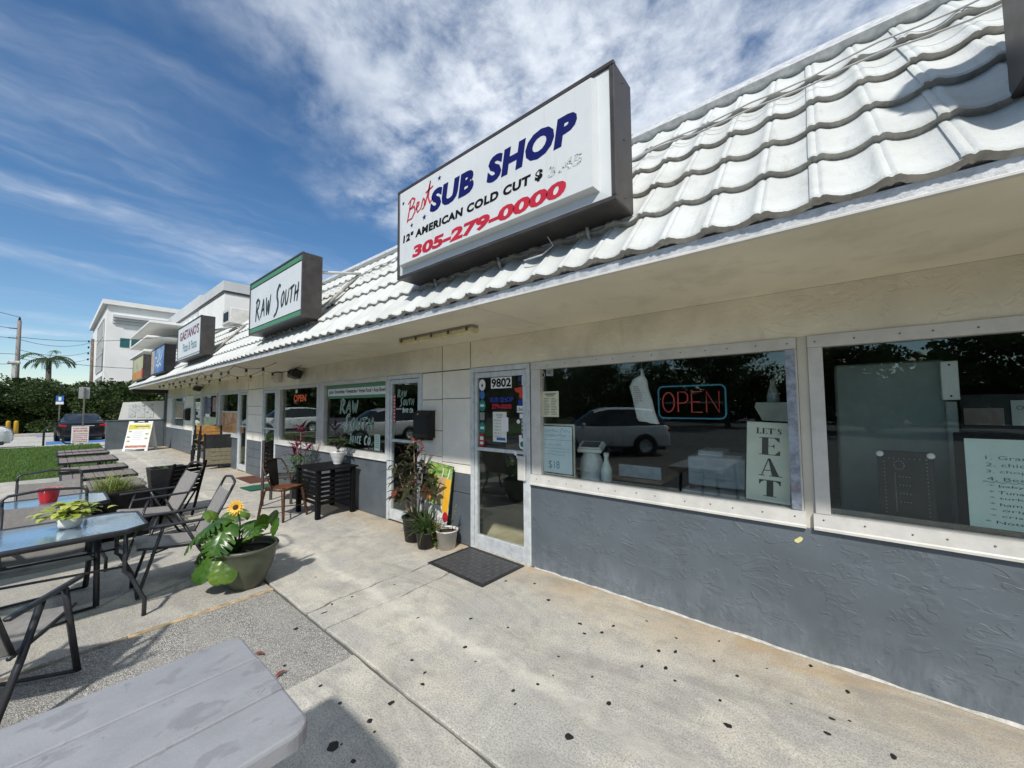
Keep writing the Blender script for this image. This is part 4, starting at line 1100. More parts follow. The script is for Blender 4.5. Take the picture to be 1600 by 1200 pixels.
# the neighbour's window: green banner, brushed name, papers
gy3 = W+.043
MB().box(-7.12, -5.12, gy3, gy3+.001, 1.79, 2.026).build('banner', GREENV, w3)
MB().box(-7.08, -5.13, gy3-.0015, gy3-.0005, 1.838, 1.965).build('banner_strip', WHITEV, w3)
text('Juice • Smoothies • Vegetarian • Vegan Food • Acai Bowls', (-7.03, -5.16, 1.862, 1.945), gy3-.003, BLACKV, w3, bold=.02)
def raw_south(parent, bx0, bx1, bz0, bz1, y, wid):
    for mm, dw, dx in ((MINTV, 1.0, 0), (mat('window_green', (.03, .13, .06), .4), .45, .004)):
        q = MB(); W_, H_ = bx1-bx0, bz1-bz0; yy = y-(.0015 if dw < 1 else 0)
        brush_word(q, 'RAW', (bx0+dx, bx0+W_*.55, bz0+H_*.66, bz0+H_*.93), yy, wid*dw, .1, 1.2).build('lettering', mm, parent); q = MB()
        brush_word(q, 'SOUTH', (bx0+W_*.14+dx, bx0+W_*.98, bz0+H_*.30, bz0+H_*.55), yy, wid*dw, .1, 1.5)
        if dw == 1.0: brush_word(MB(), 'JUICE', (bx0+W_*.30, bx0+W_*.66, bz0, bz0+H_*.16), yy, wid*.7, .1, 1.25).build('lettering', mm, parent); brush_word(MB(), 'CO.', (bx0+W_*.72, bx0+W_, bz0, bz0+H_*.16), yy, wid*.7, .1, 1.2).build('lettering', mm, parent)
        q.build('lettering', mm, parent)
raw_south(w3, -6.62, -5.48, 1.04, 1.80, gy3-.001, .038)
stick(w3, 's', -5.40, 1.09, .16, .25, MINTV, 'menu_sheet', gy3)
for k in range(7): stick(w3, 's', -5.40, 1.19-.03*k, .11, .008, INK, 'menu_line', gy3-.001)
stick(w3, 's', -5.145, 1.17, .05, .10, mat('bright_green_card', (.08, .45, .2), .5), 'card', gy3)
raw_south(d2_, -4.83, -4.42, 1.56, 1.90, GY, .016)
stick(d2_, 's', -4.60, 1.985, .10, .06, PAPER, 'number_label'); text('9804', (-4.645, -4.555, 1.965, 2.005), GY-.001, BLACKV, d2_)
stick(d2_, 's', -4.905, 1.62, .05, .42, mat('red_strip', (.42, .03, .06), .5), 'strip')
for k in range(8): stick(d2_, 's', -4.905, 1.79-.05*k, .03, .02, PAPER, 'strip_mark', GY-.001)
# red OPEN in the third window
text('OPEN', (-8.75, -8.15, 1.76, 1.90), W+.09, mat('dim_red_neon', (.5, .05, .03), .5, emit=(1, .12, .05, .25)), w4, bold=.01)
stick(w4, 's', -8.5, 1.97, .10, .07, PAPER, 'label', gy3)
# far windows: posters
stick(w5, 's', -13.03, 1.20, 1.70, .62, m_print('pizza_print', [(.35, .03, .02), (.55, .2, .08), (.7, .5, .25), (.6, .1, .05)], 3.2, 1.5), 'poster', gy3)
stick(w5, 's', -13.03, 1.525, 1.70, .035, PAPER, 'poster_edge', gy3-.001)
stick(w5, 's', -12.35, 1.15, .28, .45, m_print('dish_print', [(.6, .5, .4), (.7, .3, .15), (.8, .75, .6)], 8), 'poster', gy3-.002)
stick(w6, 's', -15.15, 1.16, 1.62, .38, m_print('menu_print', [(.7, .72, .66), (.6, .65, .4), (.3, .45, .3), (.75, .75, .72)], 4.5), 'poster', gy3)
stick(w6, 's', -15.5, 1.70, .75, .52, m_print('night_print', [(.02, .03, .08), (.03, .05, .15), (.4, .4, .42)], 5), 'poster', gy3)
stick(w6, 's', -14.65, 1.74, .55, .45, m_print('figure_print', [(.05, .06, .12), (.4, .2, .15), (.5, .45, .4)], 6), 'poster', gy3)
stick(w7, 's', -19.8, 1.5, 1.5, .5, m_print('shop_print', [(.1, .05, .03), (.3, .2, .1), (.25, .35, .3)], 4), 'poster', gy3)
for zz in (1.75, 1.55, 1.35): stick(d5_, 's', -16.7, zz, .35, .09, PAPER, 'notice', GY)

# ---------------------------------------------------------------- things behind the shop glass
nn = thing('neon_sign', 'blue-bordered OPEN neon sign with red letters hanging in the window', 'neon sign', (-.86, W+.12, 1.5))
NR = mat('red_neon_tube', (.50, .06, .06), .35, emit=(1, .10, .08, .03)); NB = mat('blue_neon_tube', (.05, .25, .38), .35, emit=(.05, .4, .65, .01))
x0, x1, z0, z1, yy = -1.115, -.605, 1.535, 1.80, W+.12
ring = []
for cx_, cz_, a0 in ((x1-.04, z1-.04, 0), (x0+.04, z1-.04, 90), (x0+.04, z0+.04, 180), (x1-.04, z0+.04, 270)):
    for k in range(5):
        a = math.radians(a0+22.5*k); ring.append((cx_+.04*math.cos(a), yy, cz_+.04*math.sin(a)))
MB().tube(ring, .007, 7, closed=True).build('border_tube', NB, nn)
def neon(ls, ax, w, b):
    for L in ls:
        MB().tube([(ax+p[0]*w, yy-.004, z0+.05+p[1]*(z1-z0-.10)) for p in L], .0055, 6).build('letter_tube', NR, nn)
ov = [(.5+.5*math.cos(t*math.pi/8), .5+.5*math.sin(t*math.pi/8)) for t in range(17)]
neon([ov], x0+.035, .095, 0); neon([[(0, 0), (0, 1), (.7, 1), (1, .85), (1, .6), (.7, .45), (0, .45)]], x0+.16, .075, 0)
neon([[(1, 0), (0, 0), (0, 1), (1, 1)], [(0, .5), (.8, .5)]], x0+.265, .08, 0); neon([[(0, 0), (0, 1), (1, 0), (1, 1)]], x0+.375, .09, 0)
MB().box(x0+.02, x1-.02, yy+.012, yy+.018, z0+.12, z0+.135).build('backing_bar', BLACKPLASTIC, nn)
for xx in (x0+.1, x1-.1): MB().tube([(xx, yy+.01, z1), (xx, yy+.01, 2.05)], .002, 4).build('chain', BLACKMETAL, nn)

le = thing('lets_eat_board', "cream board reading LET'S EAT standing in the window corner", 'sign', (-.36, W+.1, .94))
Ms = Matrix.Translation((-.36, W+.10, .945)) @ Matrix.Rotation(math.radians(-4), 4, 'X') @ Matrix.Rotation(math.radians(2.2), 4, 'Y')
MB().bbox(-.135, .135, -.008, .012, 0, .575, .003, Ms).build('panel', mat('sage_cream', (.80, .83, .70), .6, var=.05), le)
for b in ((-.142, .142, .570, .582), (-.142, .142, -.006, .004)): MB().box(b[0], b[1], -.012, .014, b[2], b[3], Ms).build('frame', BLACKWOOD, le)
for b in ((-.142, -.134), (.134, .142)): MB().box(b[0], b[1], -.0118, .0138, .004, .570, Ms).build('frame', BLACKWOOD, le)
SB = mat('board_black', (.02, .025, .022), .6)
def serif(L, x, z, w, h, k=.30, t=.06, se=.10):
    """didone capital built of thick stems, hairlines and slab serifs (coordinates in the board)"""
    q = MB(); yb = -.0095
    def r(a, b, c, d): q.add([Ms @ Vector(p) for p in ((x+a*w, yb, z+c*h), (x+b*w, yb, z+c*h), (x+b*w, yb, z+d*h), (x+a*w, yb, z+d*h))], [(0, 1, 2, 3)])
    def poly(ps): q.add([Ms @ Vector((x+a*w, yb-.0004, z+b*h)) for a, b in ps], [tuple(range(len(ps)))])
    hh = t
    if L == 'E':
        r(.14, .14+k, 0, 1); r(0, .95, 1-hh*.6, 1); r(0, .98, 0, hh*.6); r(.14+k, .72, .5, .5+hh*.5)
        poly([(.95, 1), (.95, .74), (.88, .80), (.72, 1-hh*.6)]); poly([(.98, 0), (.98, .28), (.91, .22), (.74, hh*.6)]); poly([(.72, .66), (.72, .36), (.66, .48), (.6, .5), (.66, .56)])
    elif L == 'A':
        poly([(.42, 1), (.52, 1), (.92, 0), (.60, 0)]); poly([(.42, 1), (.46, .98), (.15, 0), (.10, 0)]); r(.22, .68, .30, .34); r(-.02, .28, 0, .04); r(.48, 1.04, 0, .04)
    elif L == 'T':
        r(.36, .36+k, 0, 1); r(.02, .98, .95, 1); r(.22, .80, 0, .04)
        poly([(.02, 1), (.02, .72), (.06, .72), (.12, .86), (.26, .95)]); poly([(.98, 1), (.98, .72), (.94, .72), (.88, .86), (.74, .95)])
    elif L == 'L':
        r(.2, .2+k, 0, 1); r(.02, .65, .95, 1); r(.02, .95, 0, .05); poly([(.95, 0), (.95, .32), (.88, .25), (.7, .05)])
    elif L == 'S':
        strokes_pts = [(.85, .78), (.6, .96), (.3, .9), (.22, .72), (.5, .52), (.78, .32), (.7, .1), (.4, .03), (.12, .2)]
        for i in range(len(strokes_pts)-1):
            a, b = strokes_pts[i], strokes_pts[i+1]; wd = .05 if i in (0, 1, 6, 7) else .13
            d_ = Vector((b[0]-a[0], b[1]-a[1])).normalized(); nx, nz = -d_.y*wd, d_.x*wd*.6
            poly([(a[0]+nx, a[1]+nz), (a[0]-nx, a[1]-nz), (b[0]-nx, b[1]-nz), (b[0]+nx, b[1]+nz)])
    elif L == "'":
        poly([(.3, 1), (.6, 1), (.5, .68), (.4, .68)])
    q.build('letter', SB, le)
xx = -.075
for ch, wd in (('L', .034), ('E', .034), ('T', .036), ("'", .012), ('S', .03)):
    serif(ch, xx, .485, wd, .042); xx += wd+.003
serif('E', -.055, .335, .13, .125); serif('A', -.055, .185, .135, .125); serif('T', -.055, .042, .135, .115)

wb = thing('menu_board', 'small framed whiteboard with faint blue handwriting and an 18 dollar price', 'whiteboard', (-2.11, W+.06, .945))
MB().bbox(-2.31, -1.91, W+.058, W+.072, .945, 1.46, .003).build('frame', mat('cream_frame', (.60, .54, .43), .5), wb)
MB().box(-2.293, -1.927, W+.0545, W+.0575, .963, 1.443).build('black_edge', BLACKV, wb)
MB().box(-2.285, -1.935, W+.051, W+.0542, .972, 1.434).build('board', mat('whiteboard', (.76, .88, .92), .25, var=.05), wb)
BP = mat('blue_pen', (.12, .32, .42), .6, var=.3)
text('$18', (-2.21, -2.08, 1.005, 1.09), W+.050, BP, wb)
q = MB()
for (zr, xa, xb, a) in [(1.395, -2.26, -2.10, .02), (1.40, -2.07, -1.96, .025), (1.345, -2.25, -2.0, .02), (1.25, -2.27, -2.05, .008), (1.215, -2.26, -1.96, .006), (1.185, -2.22, -1.97, .006), (1.155, -2.27, -2.02, .008)]:
    n = int((xb-xa)/.008)
    P = [(xa+(xb-xa)*i/n, W+.050, zr+a*rnd.uniform(-1, 1)) for i in range(n+1)]
    q.tube(P, .0011 if a < .01 else .0016, 4)
q.box(-2.27, -1.95, W+.0500, W+.0506, 1.298, 1.301)
tag(q.build('handwriting', BP, wb), kind='stuff')
mp = thing('menu_sheet', 'pale yellow printed menu taped high in the shop window', 'paper', (-2.17, W+.05, 1.53))
MB().box(-2.275, -2.075, W+.040, W+.0425, 1.53, 1.79).build('sheet', mat('yellow_paper', (.66, .67, .48), .7, var=.05), mp)
q = MB()
for c0 in (-2.255, -2.165):
    for k in range(11): q.box(c0, c0+rnd.uniform(.045, .075), W+.0392, W+.0399, 1.555+.016*k, 1.5595+.016*k)
q.box(-2.24, -2.11, W+.0392, W+.0399, 1.757, 1.768); q.box(-2.22, -2.13, W+.0392, W+.0399, 1.741, 1.748)
tag(q.build('print_lines', INK, mp), kind='stuff')
bg_ = thing('hanging_bag', 'crumpled white plastic takeaway bag hung in the window beside the neon sign', 'bag', (-1.2, W+.07, 1.49))
def bag_mesh():
    prof = [(-1.243, 1.960, .006), (-1.235, 1.90, .018), (-1.26, 1.865, .06), (-1.275, 1.80, .085), (-1.245, 1.70, .09), (-1.225, 1.60, .09), (-1.205, 1.52, .095), (-1.19, 1.495, .088)]
    vs = []; n = 14; fs = []
    for i, (cx_, z, hw) in enumerate(prof):
        for k in range(n):
            t = 2*math.pi*k/n
            vs.append((cx_+hw*math.cos(t)*(1+.06*math.sin(k*2.7+i)), W+.09+.022*math.sin(t)*(1+.4*math.sin(k*3.1+i*1.7)), z+.012*math.cos(t)*-1+.004*math.sin(k*5+i)))
    for i in range(len(prof)-1):
        for k in range(n): fs.append((i*n+k, i*n+(k+1) % n, (i+1)*n+(k+1) % n, (i+1)*n+k))
    fs.append(tuple((len(prof)-1)*n+k for k in range(n)))
    return MB().add(vs, fs, True)
bag_mesh().build('bag_body', mat('white_bag', (.74, .75, .76), .4, var=.06, vscale=20, bump=.5, bscale=25), bg_)
MB().tube([(-1.243, W+.09, 1.955), (-1.243, W+.09, 2.03)], .002, 4).build('string', INK, bg_)
q = MB()
for k in range(9): q.box(-1.315+.012*(k > 4), -1.235+rnd.uniform(-.02, .02), W+.0665, W+.067, 1.805-.018*k, 1.810-.018*k)
tag(q.build('print_lines', mat('pink_print', (.45, .25, .28), .6), bg_), kind='stuff')

# counter, register, bottle, oven, hood, fridge
STEEL = mat('steel', (.78, .79, .77), .35, .15, var=.1, vscale=9)
ENAMEL = mat('white_enamel', (.82, .86, .82), .3, var=.05)
OAK = mat('oak_counter', (.40, .26, .14), .4, var=.25, vscale=8)
ct = thing('shop_counter', 'wood topped counter running back into the sandwich shop', 'counter', (-1.6, 4.6, 0))
MB().bbox(-2.25, -1.25, 3.72, 6.6, .88, .925, .008).build('top', OAK, ct)
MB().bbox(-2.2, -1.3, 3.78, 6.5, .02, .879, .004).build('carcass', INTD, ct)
MB().bbox(-1.66, -1.24, 3.70, 3.715, .93, 1.05, .003).build('display_frame', ALU, ct)
rg = thing('cash_register', 'white tablet register on a curved stand at the counter end', 'register', (-1.92, 3.5, .9))
MB().lathe([(.105, 0), (.11, .05), (.125, .16), (.115, .30), (.09, .36), (.095, .40)], 16, (-1.86, 3.50, .80), 1, .8).build('stand', ENAMEL, rg)
Mr = Matrix.Translation((-1.85, 3.48, 1.235)) @ Matrix.Rotation(math.radians(12), 4, 'Z') @ Matrix.Rotation(math.radians(18), 4, 'X')
MB().bbox(-.125, .125, -.09, .09, -.035, .0, .008, Mr).build('base', ENAMEL, rg)
MB().bbox(-.115, .115, -.085, .085, .004, .020, .006, Mr).build('tablet', WHITEPAPER, rg)
MB().bbox(-.09, .09, -.065, .065, .0205, .022, .0008, Mr).build('screen', BLACKV, rg)
bt = thing('spray_bottle', 'clear plastic bottle of white liquid on the inside sill by the register', 'bottle', (-1.66, 3.36, .94))
MB().lathe([(.048, 0), (.052, .02), (.050, .12), (.035, .16), (.022, .19), (.02, .23), (.026, .235), (.026, .27)], 14, (-1.64, 3.38, .925)).build('bottle_body', mat('milky_plastic', (.72, .78, .74), .2), bt)
ov_ = thing('conveyor_oven', 'grey steel countertop oven with rows of louvres seen through the window', 'oven', (-.83, 4.25, .85))
MB().bbox(-1.08, -.35, 4.0, 4.6, .87, 1.145, .01).build('cabinet', STEEL, ov_)
for cx_ in (-.98, -.80, -.60, -.44):
    for zz, n in ((1.07, 3), (.93, 5)):
        for k in range(n): MB().bbox(cx_-.045, cx_+.045, 3.985, 3.999, zz+.016*k, zz+.016*k+.008, .003).build('louvre', ENAMEL, ov_)
MB().bbox(-1.0, -.78, 4.05, 4.35, 1.146, 1.20, .01).build('tray', ENAMEL, ov_)
tb = thing('prep_table', 'stainless prep table under the countertop oven', 'table', (-.8, 4.3, 0))
MB().bbox(-1.12, .1, 3.9, 4.7, .79, .835, .006).build('top', STEEL, tb)
for a, b in ((-1.08, 3.94), (.05, 3.94), (-1.08, 4.66), (.05, 4.66)): MB().bbox(a-.018, a+.018, b-.018, b+.018, .013, .789, .004).build('leg', STEEL, tb)
for a, b in ((-1.05, 4.02), (-.4, 4.02), (-1.05, 4.5), (-.4, 4.5)): MB().lathe([(.02, 0), (.02, .034)], 8, (a, b, .8355)).build('oven_foot', BLACKPLASTIC, ov_)
hd = thing('cream_cabinet', 'cream metal drink dispenser behind the window corner', 'dispenser', (-.3, 3.95, .84))
MB().prism([(-.49, 1.66), (-.02, 1.66), (-.02, .836), (-.30, .836), (-.40, 1.40), (-.50, 1.62)], 3.98, 4.45, 'y').build('body', mat('cream_metal', (.66, .66, .58), .5), hd)
MB().bbox(-.24, -.02, 3.97, 4.4, 1.665, 1.92, .01).build('upper_box', mat('cream_metal', (.66, .66, .58), .5), hd)
MB().lathe([(.05, 0), (.05, .05), (.035, .12), (.02, .16), (.02, .2)], 12, (-.38, 4.2, 1.662)).build('bottle', ENAMEL, hd)
fr2 = thing('fridge', 'grey green back of an upright fridge standing behind the right window', 'fridge', (.33, 3.8, 0))
MB().bbox(.05, .60, 3.70, 4.4, .02, 1.93, .012).build('cabinet', mat('fridge_back', (.24, .295, .275), .35, var=.08), fr2)
MB().bbox(.572, .648, 3.66, 3.699, 1.665, 1.915, .004).build('hinge_plate', ENAMEL, fr2)
MB().bbox(.585, .635, 3.67, 3.699, .05, 1.655, .004).build('edge_strip', mat('strip_grey', (.30, .34, .32), .4), fr2)
for k in range(2): MB().lathe([(.006, 0), (.005, .003)], 8, M=Matrix.Translation((.61, 3.659, 1.69+.2*k)) @ Matrix.Rotation(math.radians(90), 4, 'X')).build('bolt', BLACKV, fr2)
dp = thing('dotted_panel', 'black perforated panel with dotted outline held by two white suction cups', 'panel', (.34, W+.11, .94))
MB().bbox(.225, .468, W+.11, W+.118, .944, 1.355, .002).build('panel', mat('panel_black', (.018, .02, .02), .4), dp)
for xx in (.238, .455): MB().lathe([(.019, 0), (.016, .006), (.002, .009)], 12, M=Matrix.Translation((xx, W+.109, 1.335)) @ Matrix.Rotation(math.radians(90), 4, 'X')).build('suction_cup', WHITEV, dp)
q = MB()
def dots(pts):
    for (a, b) in pts: q.lathe([(.0028, 0), (.002, .002)], 5, M=Matrix.Translation((a, W+.1098, b)) @ Matrix.Rotation(math.radians(90), 4, 'X'))
dots([(.255+.022*k, 1.31) for k in range(9)]+[(.255, 1.31-.022*k) for k in range(16)]+[(.437, 1.31-.022*k) for k in range(16)]+[(.32+.022*math.cos(t*.5), 1.27+.026*math.sin(t*.5)) for t in range(13)]+[(.30, 1.22-.012*k) for k in range(20)]+[(.32+.014*k, 1.2-.05*(j)) for k in range(4) for j in range(4)])
tag(q.build('dots', mat('led_white', (.55, .6, .58), .4), dp), kind='stuff')
gbd = thing('daily_menu_board', 'pale green whiteboard with numbered handwritten menu in a black frame', 'whiteboard', (.9, W+.09, .95))
MB().bbox(.545, 1.3, W+.088, W+.10, .935, 1.48, .003).build('frame', BLACKV, gbd)
MB().box(.583, 1.27, W+.083, W+.0878, .965, 1.447).build('board', mat('pale_green_board', (.66, .80, .76), .3, var=.05), gbd)
GP = mat('green_pen', (.03, .22, .16), .6); KP = mat('black_pen', (.03, .03, .035), .6)
for k, s in enumerate(['1. Grand c', '2. chicken', '3. chopped', '4. Beef c']): text(s, (.655, .655+.021*len(s), 1.337-.038*k, 1.357-.038*k), W+.0822, GP, gbd)
for k, s in enumerate(['* baby cuban', '* Tuna wr', '* turkey', '* ham sa', '* original', '* crispy', '* Note use']): text(s, (.66-(.02 if k == 6 else 0), .66+.02*len(s), 1.185-.032*k, 1.202-.032*k), W+.0822, KP, gbd)
q = MB().tube([(.64+.008*i, W+.082, 1.215+.003*math.sin(i*1.3)) for i in range(45)], .0012, 4); q.build('rule', KP, gbd)
ps = thing('wall_notices', 'pair of notices on the shop wall above the numbered menu board', 'paper', (.8, 3.9, 1.5))
MB().box(.70, .87, 3.9, 3.905, 1.50, 1.61).build('card', m_print('card_print', [(.3, .18, .15), (.35, .3, .25), (.2, .2, .2)], 9), ps)
MB().box(.90, 1.15, 3.9, 3.905, 1.50, 1.66).build('card', PAPER, ps); text('ON', (.92, .98, 1.60, 1.625), 3.898, INK, ps)
MB().box(.69, 1.2, 3.906, 3.93, .02, 1.7).build('board', INTD, ps)
# sticker mark on the grey wall
yl = MB().add([(-.206, W-.004, .728), (-.188, W-.004, .724), (-.168, W-.004, .742), (-.160, W-.004, .762), (-.176, W-.004, .770), (-.196, W-.004, .752), (-.208, W-.004, .742)], [tuple(range(7))])
tag(yl.build('yellow_sticker', mat('yellow_scrap', (.72, .66, .30), .6)), 'scrap of pale yellow sticker on the grey wall below the window', 'sticker')

# ---------------------------------------------------------------- outdoor furniture
SLING = mat('grey_sling_fabric', (.235, .225, .21), .8, var=.12, vscale=30, bump=.4, bscale=400)
def sling_chair(label, loc, rz):
    """folding armchair with mesh sling; faces -y"""
    c = thing('folding_chair', label, 'chair', loc, rz, 'mesh folding armchairs')
    w = .27
    for s in (-1, 1):
        x = s*w
        MB().bbox(x-.019, x+.019, -.28, .25, .583, .606, .008).build('armrest', GREYTUBE, c, True)
        MB().tube([(x, -.14, .583), (x, -.29, .015)], .013, 4, flat=1.5).build('leg', GREYTUBE, c, True)
        MB().tube([(x*.94, .0, .580), (x*.94, .12, .33), (x*.94, .30, .015)], .013, 4, flat=1.5).build('leg', GREYTUBE, c, True)
        MB().tube([(x*.88, -.30, .42), (x*.88, -.05, .385), (x*.88, .17, .365)], .012, 6).build('seat_rail', GREYTUBE, c, True)
        MB().tube([(x*.88, .14, .36), (x*.88, .26, .62), (x*.88, .355, .83)], .012, 6).build('back_rail', GREYTUBE, c, True)
        MB().tube([(x*.97, -.215, .36), (x*.9, -.1, .385)], .008, 4).build('link', GREYTUBE, c, True)
    a = w*.88
    MB().tube([(-a, .355, .83), (-a, .378, .885), (-a*.88, .388, .908), (0, .398, .93), (a*.88, .388, .908), (a, .378, .885), (a, .355, .83)], .012, 6).build('top_rail', GREYTUBE, c, True)
    MB().tube([(-w, -.29, .018), (w, -.29, .018)], .011, 6).build('foot_bar', GREYTUBE, c, True)
    MB().tube([(-w*.94, .30, .018), (w*.94, .30, .018)], .011, 6).build('foot_bar', GREYTUBE, c, True)
    def sl(P, name):
        n = 6; vs = []; fs = []
        for (y, z) in P:
            for k in range(n+1):
                t = k/n*2-1; vs.append((a*t, y+.010*(1-t*t), z-.012*(1-t*t)))
        for i in range(len(P)-1):
            for k in range(n): fs.append((i*(n+1)+k, i*(n+1)+k+1, (i+1)*(n+1)+k+1, (i+1)*(n+1)+k))
        m = len(vs); vs += [(p[0], p[1]+.004, p[2]-.004) for p in vs]; fs += [tuple(q+m for q in f_[::-1]) for f_ in fs]
        MB().add(vs, fs, True).build(name, SLING, c, True)
    sl([(-.31, .415), (-.29, .428), (-.15, .405), (0, .388), (.16, .372)], 'seat')
    sl([(.15, .385), (.20, .50), (.26, .635), (.31, .74), (.342, .81)], 'backrest')
    return c
c1 = sling_chair('mesh folding armchair in the left foreground facing the near glass table', (-3.56, -.21, 0), 240)
clone(c1, (-4.88, .84, 0), -4, 'reclined mesh armchair between the glass table and the sunflower planter')
clone(c1, (-6.45, .88, 0), 6, 'mesh armchair standing behind the one by the sunflower planter')
clone(c1, (-5.0, .02, 0), 92, 'mesh armchair tucked between the two glass tables behind the yellow plant')
clone(c1, (-6.62, .03, 0), 90, 'mesh armchair behind the red bucket at the far glass table')

def m_tableglass():
    t = NT('rippled_table_glass'); t.n.remove(t.b)
    p = t.pos(True)
    nb = t.bump(t.noise(t.scale(p, (1, 1.8, 1)), 26, 3, .5), .22, .004)
    df = t.node('ShaderNodeBsdfDiffuse'); df.inputs[0].default_value = (.40, .52, .64, 1)  # pale blue diffuse stands in for sky mirrored in the glass
    gl = t.node('ShaderNodeBsdfGlossy'); gl.inputs['Roughness'].default_value = .10; gl.inputs[0].default_value = (.85, .95, 1, 1)
    tr = t.node('ShaderNodeBsdfTransparent'); tr.inputs[0].default_value = (.75, .85, .85, 1)
    t.l.new(nb, gl.inputs['Normal'])
    m1 = t.node('ShaderNodeMixShader'); m1.inputs[0].default_value = .52
    t.l.new(tr.outputs[0], m1.inputs[1]); t.l.new(df.outputs[0], m1.inputs[2])
    lw = t.node('ShaderNodeLayerWeight'); lw.inputs[0].default_value = .5
    fr_ = t.math('ADD', t.math('MULTIPLY', t.math('POWER', lw.outputs['Facing'], 2.5), .85), .14, clamp=True)
    m2 = t.node('ShaderNodeMixShader'); t.l.new(fr_, m2.inputs[0]); t.l.new(m1.outputs[0], m2.inputs[1]); t.l.new(gl.outputs[0], m2.inputs[2])
    t.l.new(m2.outputs[0], t.out.inputs[0])
    return t.m
TGLASS = m_tableglass()
def glass_table(label, loc):
    c = thing('glass_table', label, 'table', loc, 0, 'glass topped patio tables')
    hx, hy, z, k = .385, .74, .70, .13
    oct_ = [(hx, -hy+k), (hx, hy-k), (hx-k*.75, hy), (-hx+k*.75, hy), (-hx, hy-k), (-hx, -hy+k), (-hx+k*.75, -hy), (hx-k*.75, -hy)]
    MB().prism([(p[0]*.985, p[1]*.99) for p in oct_], z-.006, z+.001, 'z').build('glass_top', TGLASS, c, True)
    MB().tube([(p[0], p[1], z-.012) for p in oct_], .017, 6, closed=True, flat=1.3).build('rim', GREYTUBE, c, True)
    for sx in (-1, 1):
        for sy in (-1, 1):
            x, y = sx*(hx-.09), sy*(hy-.12)
            MB().tube([(x, y, z-.02), (x, y, .36), (x*1.0+sx*.01, y+sy*.03, .33), (x+sx*.06, y+sy*.10, .16), (x+sx*.07, y+sy*.115, .13), (x+sx*.07, y+sy*.115, .0)], .015, 7).build('leg', GREYTUBE, c, True)
    for sx in (-1, 1):
        MB().tube([(sx*(hx-.09), -hy+.12, .40), (sx*(hx-.14), 0, .43), (sx*(hx-.09), hy-.12, .40)], .009, 6).build('stretcher', GREYTUBE, c, True)
    MB().tube([(-hx+.09, hy-.12, .42), (0, hy-.06, .46), (hx-.09, hy-.12, .42)], .009, 6).build('stretcher', GREYTUBE, c, True)
    return c
t1 = glass_table('nearer glass patio table carrying the yellow-green coleus', (-4.63, -.20, 0))
clone(t1, (-6.07, -.32, 0), 0, 'far glass patio table carrying the red bucket')

# grey plastic table in the foreground
def m_resin():
    t = NT('grey_resin'); p = t.pos(True)
    c = t.mix(t.smooth(t.noise(t.scale(p, (1.4, .9, 1)), 5, 6, .65, .2), .3, .7), (.258, .263, .277), (.305, .310, .325))
    c = t.mix(t.smooth(t.noise(t.scale(p, (1.3, .9, 1)), 9.5, 4, .5, .4), .58, .65, 0, .55), c, (.19, .19, .203))
    c = t.mix(t.smooth(t.noise(p, 28, 4, .55, .2), .66, .71, 0, .5), c, (.17, .172, .19))
    t.col(c)
    n = t.bump(t.noise(p, 90, 3, .6), .12, .01)
    return t.done(t.smooth(t.noise(p, 8, 4, .6), .35, .65, .42, .62), n, 0, .4)
PLAS = m_resin()
pt = thing('plastic_table', 'grey plank-topped resin table in the bottom left corner', 'table', (-1.56, -.5, 0))
def rslab(x0, x1, y0, y1, z0, z1, rad, corners, bev=.012):
    """plan outline with rounded corners where asked, softened top edge"""
    pts = []
    for (cx_, cy_, a0, on) in ((x1, y1, 0, corners[0]), (x0, y1, 90, corners[1]), (x0, y0, 180, corners[2]), (x1, y0, 270, corners[3])):
        r = rad if on else .004
        ox = cx_-r if cx_ == x1 else cx_+r; oy = cy_-r if cy_ == y1 else cy_+r
        for k in range(7 if on else 2):
            a = math.radians(a0+90*k/(6 if on else 1)); pts.append((ox+r*math.cos(a), oy+r*math.sin(a), ox, oy))
    n = len(pts); vs = []; mb = MB()
    for ins, z in ((0, z0), (0, z1-bev), (bev*.3, z1-bev*.3), (bev, z1)):
        for (px, py, ox, oy) in pts:
            d = Vector((px-(x0+x1)/2, py-(y0+y1)/2)); 
            sx = max(-1, min(1, (px-(x0+x1)/2)/((x1-x0)/2))); sy = max(-1, min(1, (py-(y0+y1)/2)/((y1-y0)/2)))
            vs.append((px-ins*sx*(abs(sx) > .8), py-ins*sy*(abs(sy) > .8), z))
    fs = [tuple(range(n-1, -1, -1)), tuple(3*n+k for k in range(n))]
    for i in range(3):
        for k in range(n): fs.append((i*n+k, i*n+(k+1) % n, (i+1)*n+(k+1) % n, (i+1)*n+k))
    return mb.add(vs, fs)
for i, (a, b) in enumerate(((-1.895, -1.6715), (-1.6695, -1.4315), (-1.4295, -1.205))):
    rslab(a, b, -1.35, .53, .672, .722, .055, (i == 2, i == 0, False, False), .010 if i != 1 else .006).build('plank', PLAS, pt)
MB().bbox(-1.84, -1.26, -1.3, .47, .64, .671, .006).build('apron', PLAS, pt)
for sx in (-1.80, -1.30):
    for yy2 in (-1.15, .22):
        MB().tube([(sx, yy2, .65), (sx+(.03 if sx > -1.5 else -.03), yy2-.02, .0)], .024, 8).build('leg', GREYTUBE, pt)
for yy2 in (-1.15, .22): MB().tube([(-1.80, yy2, .30), (-1.30, yy2, .30)], .014, 6).build('stretcher', GREYTUBE, pt)
q = MB()
q.tube([(-1.50, .44, .7217), (-1.455, .44, .7217), (-1.45, .465, .7217), (-1.47, .485, .7217), (-1.50, .48, .7217)], .0016, 5, closed=True)
q.tube([(-1.49, .452, .7217), (-1.465, .456, .7217), (-1.47, .470, .7217)], .0012, 4)
q.build('embossed_mark', PLAS, pt)

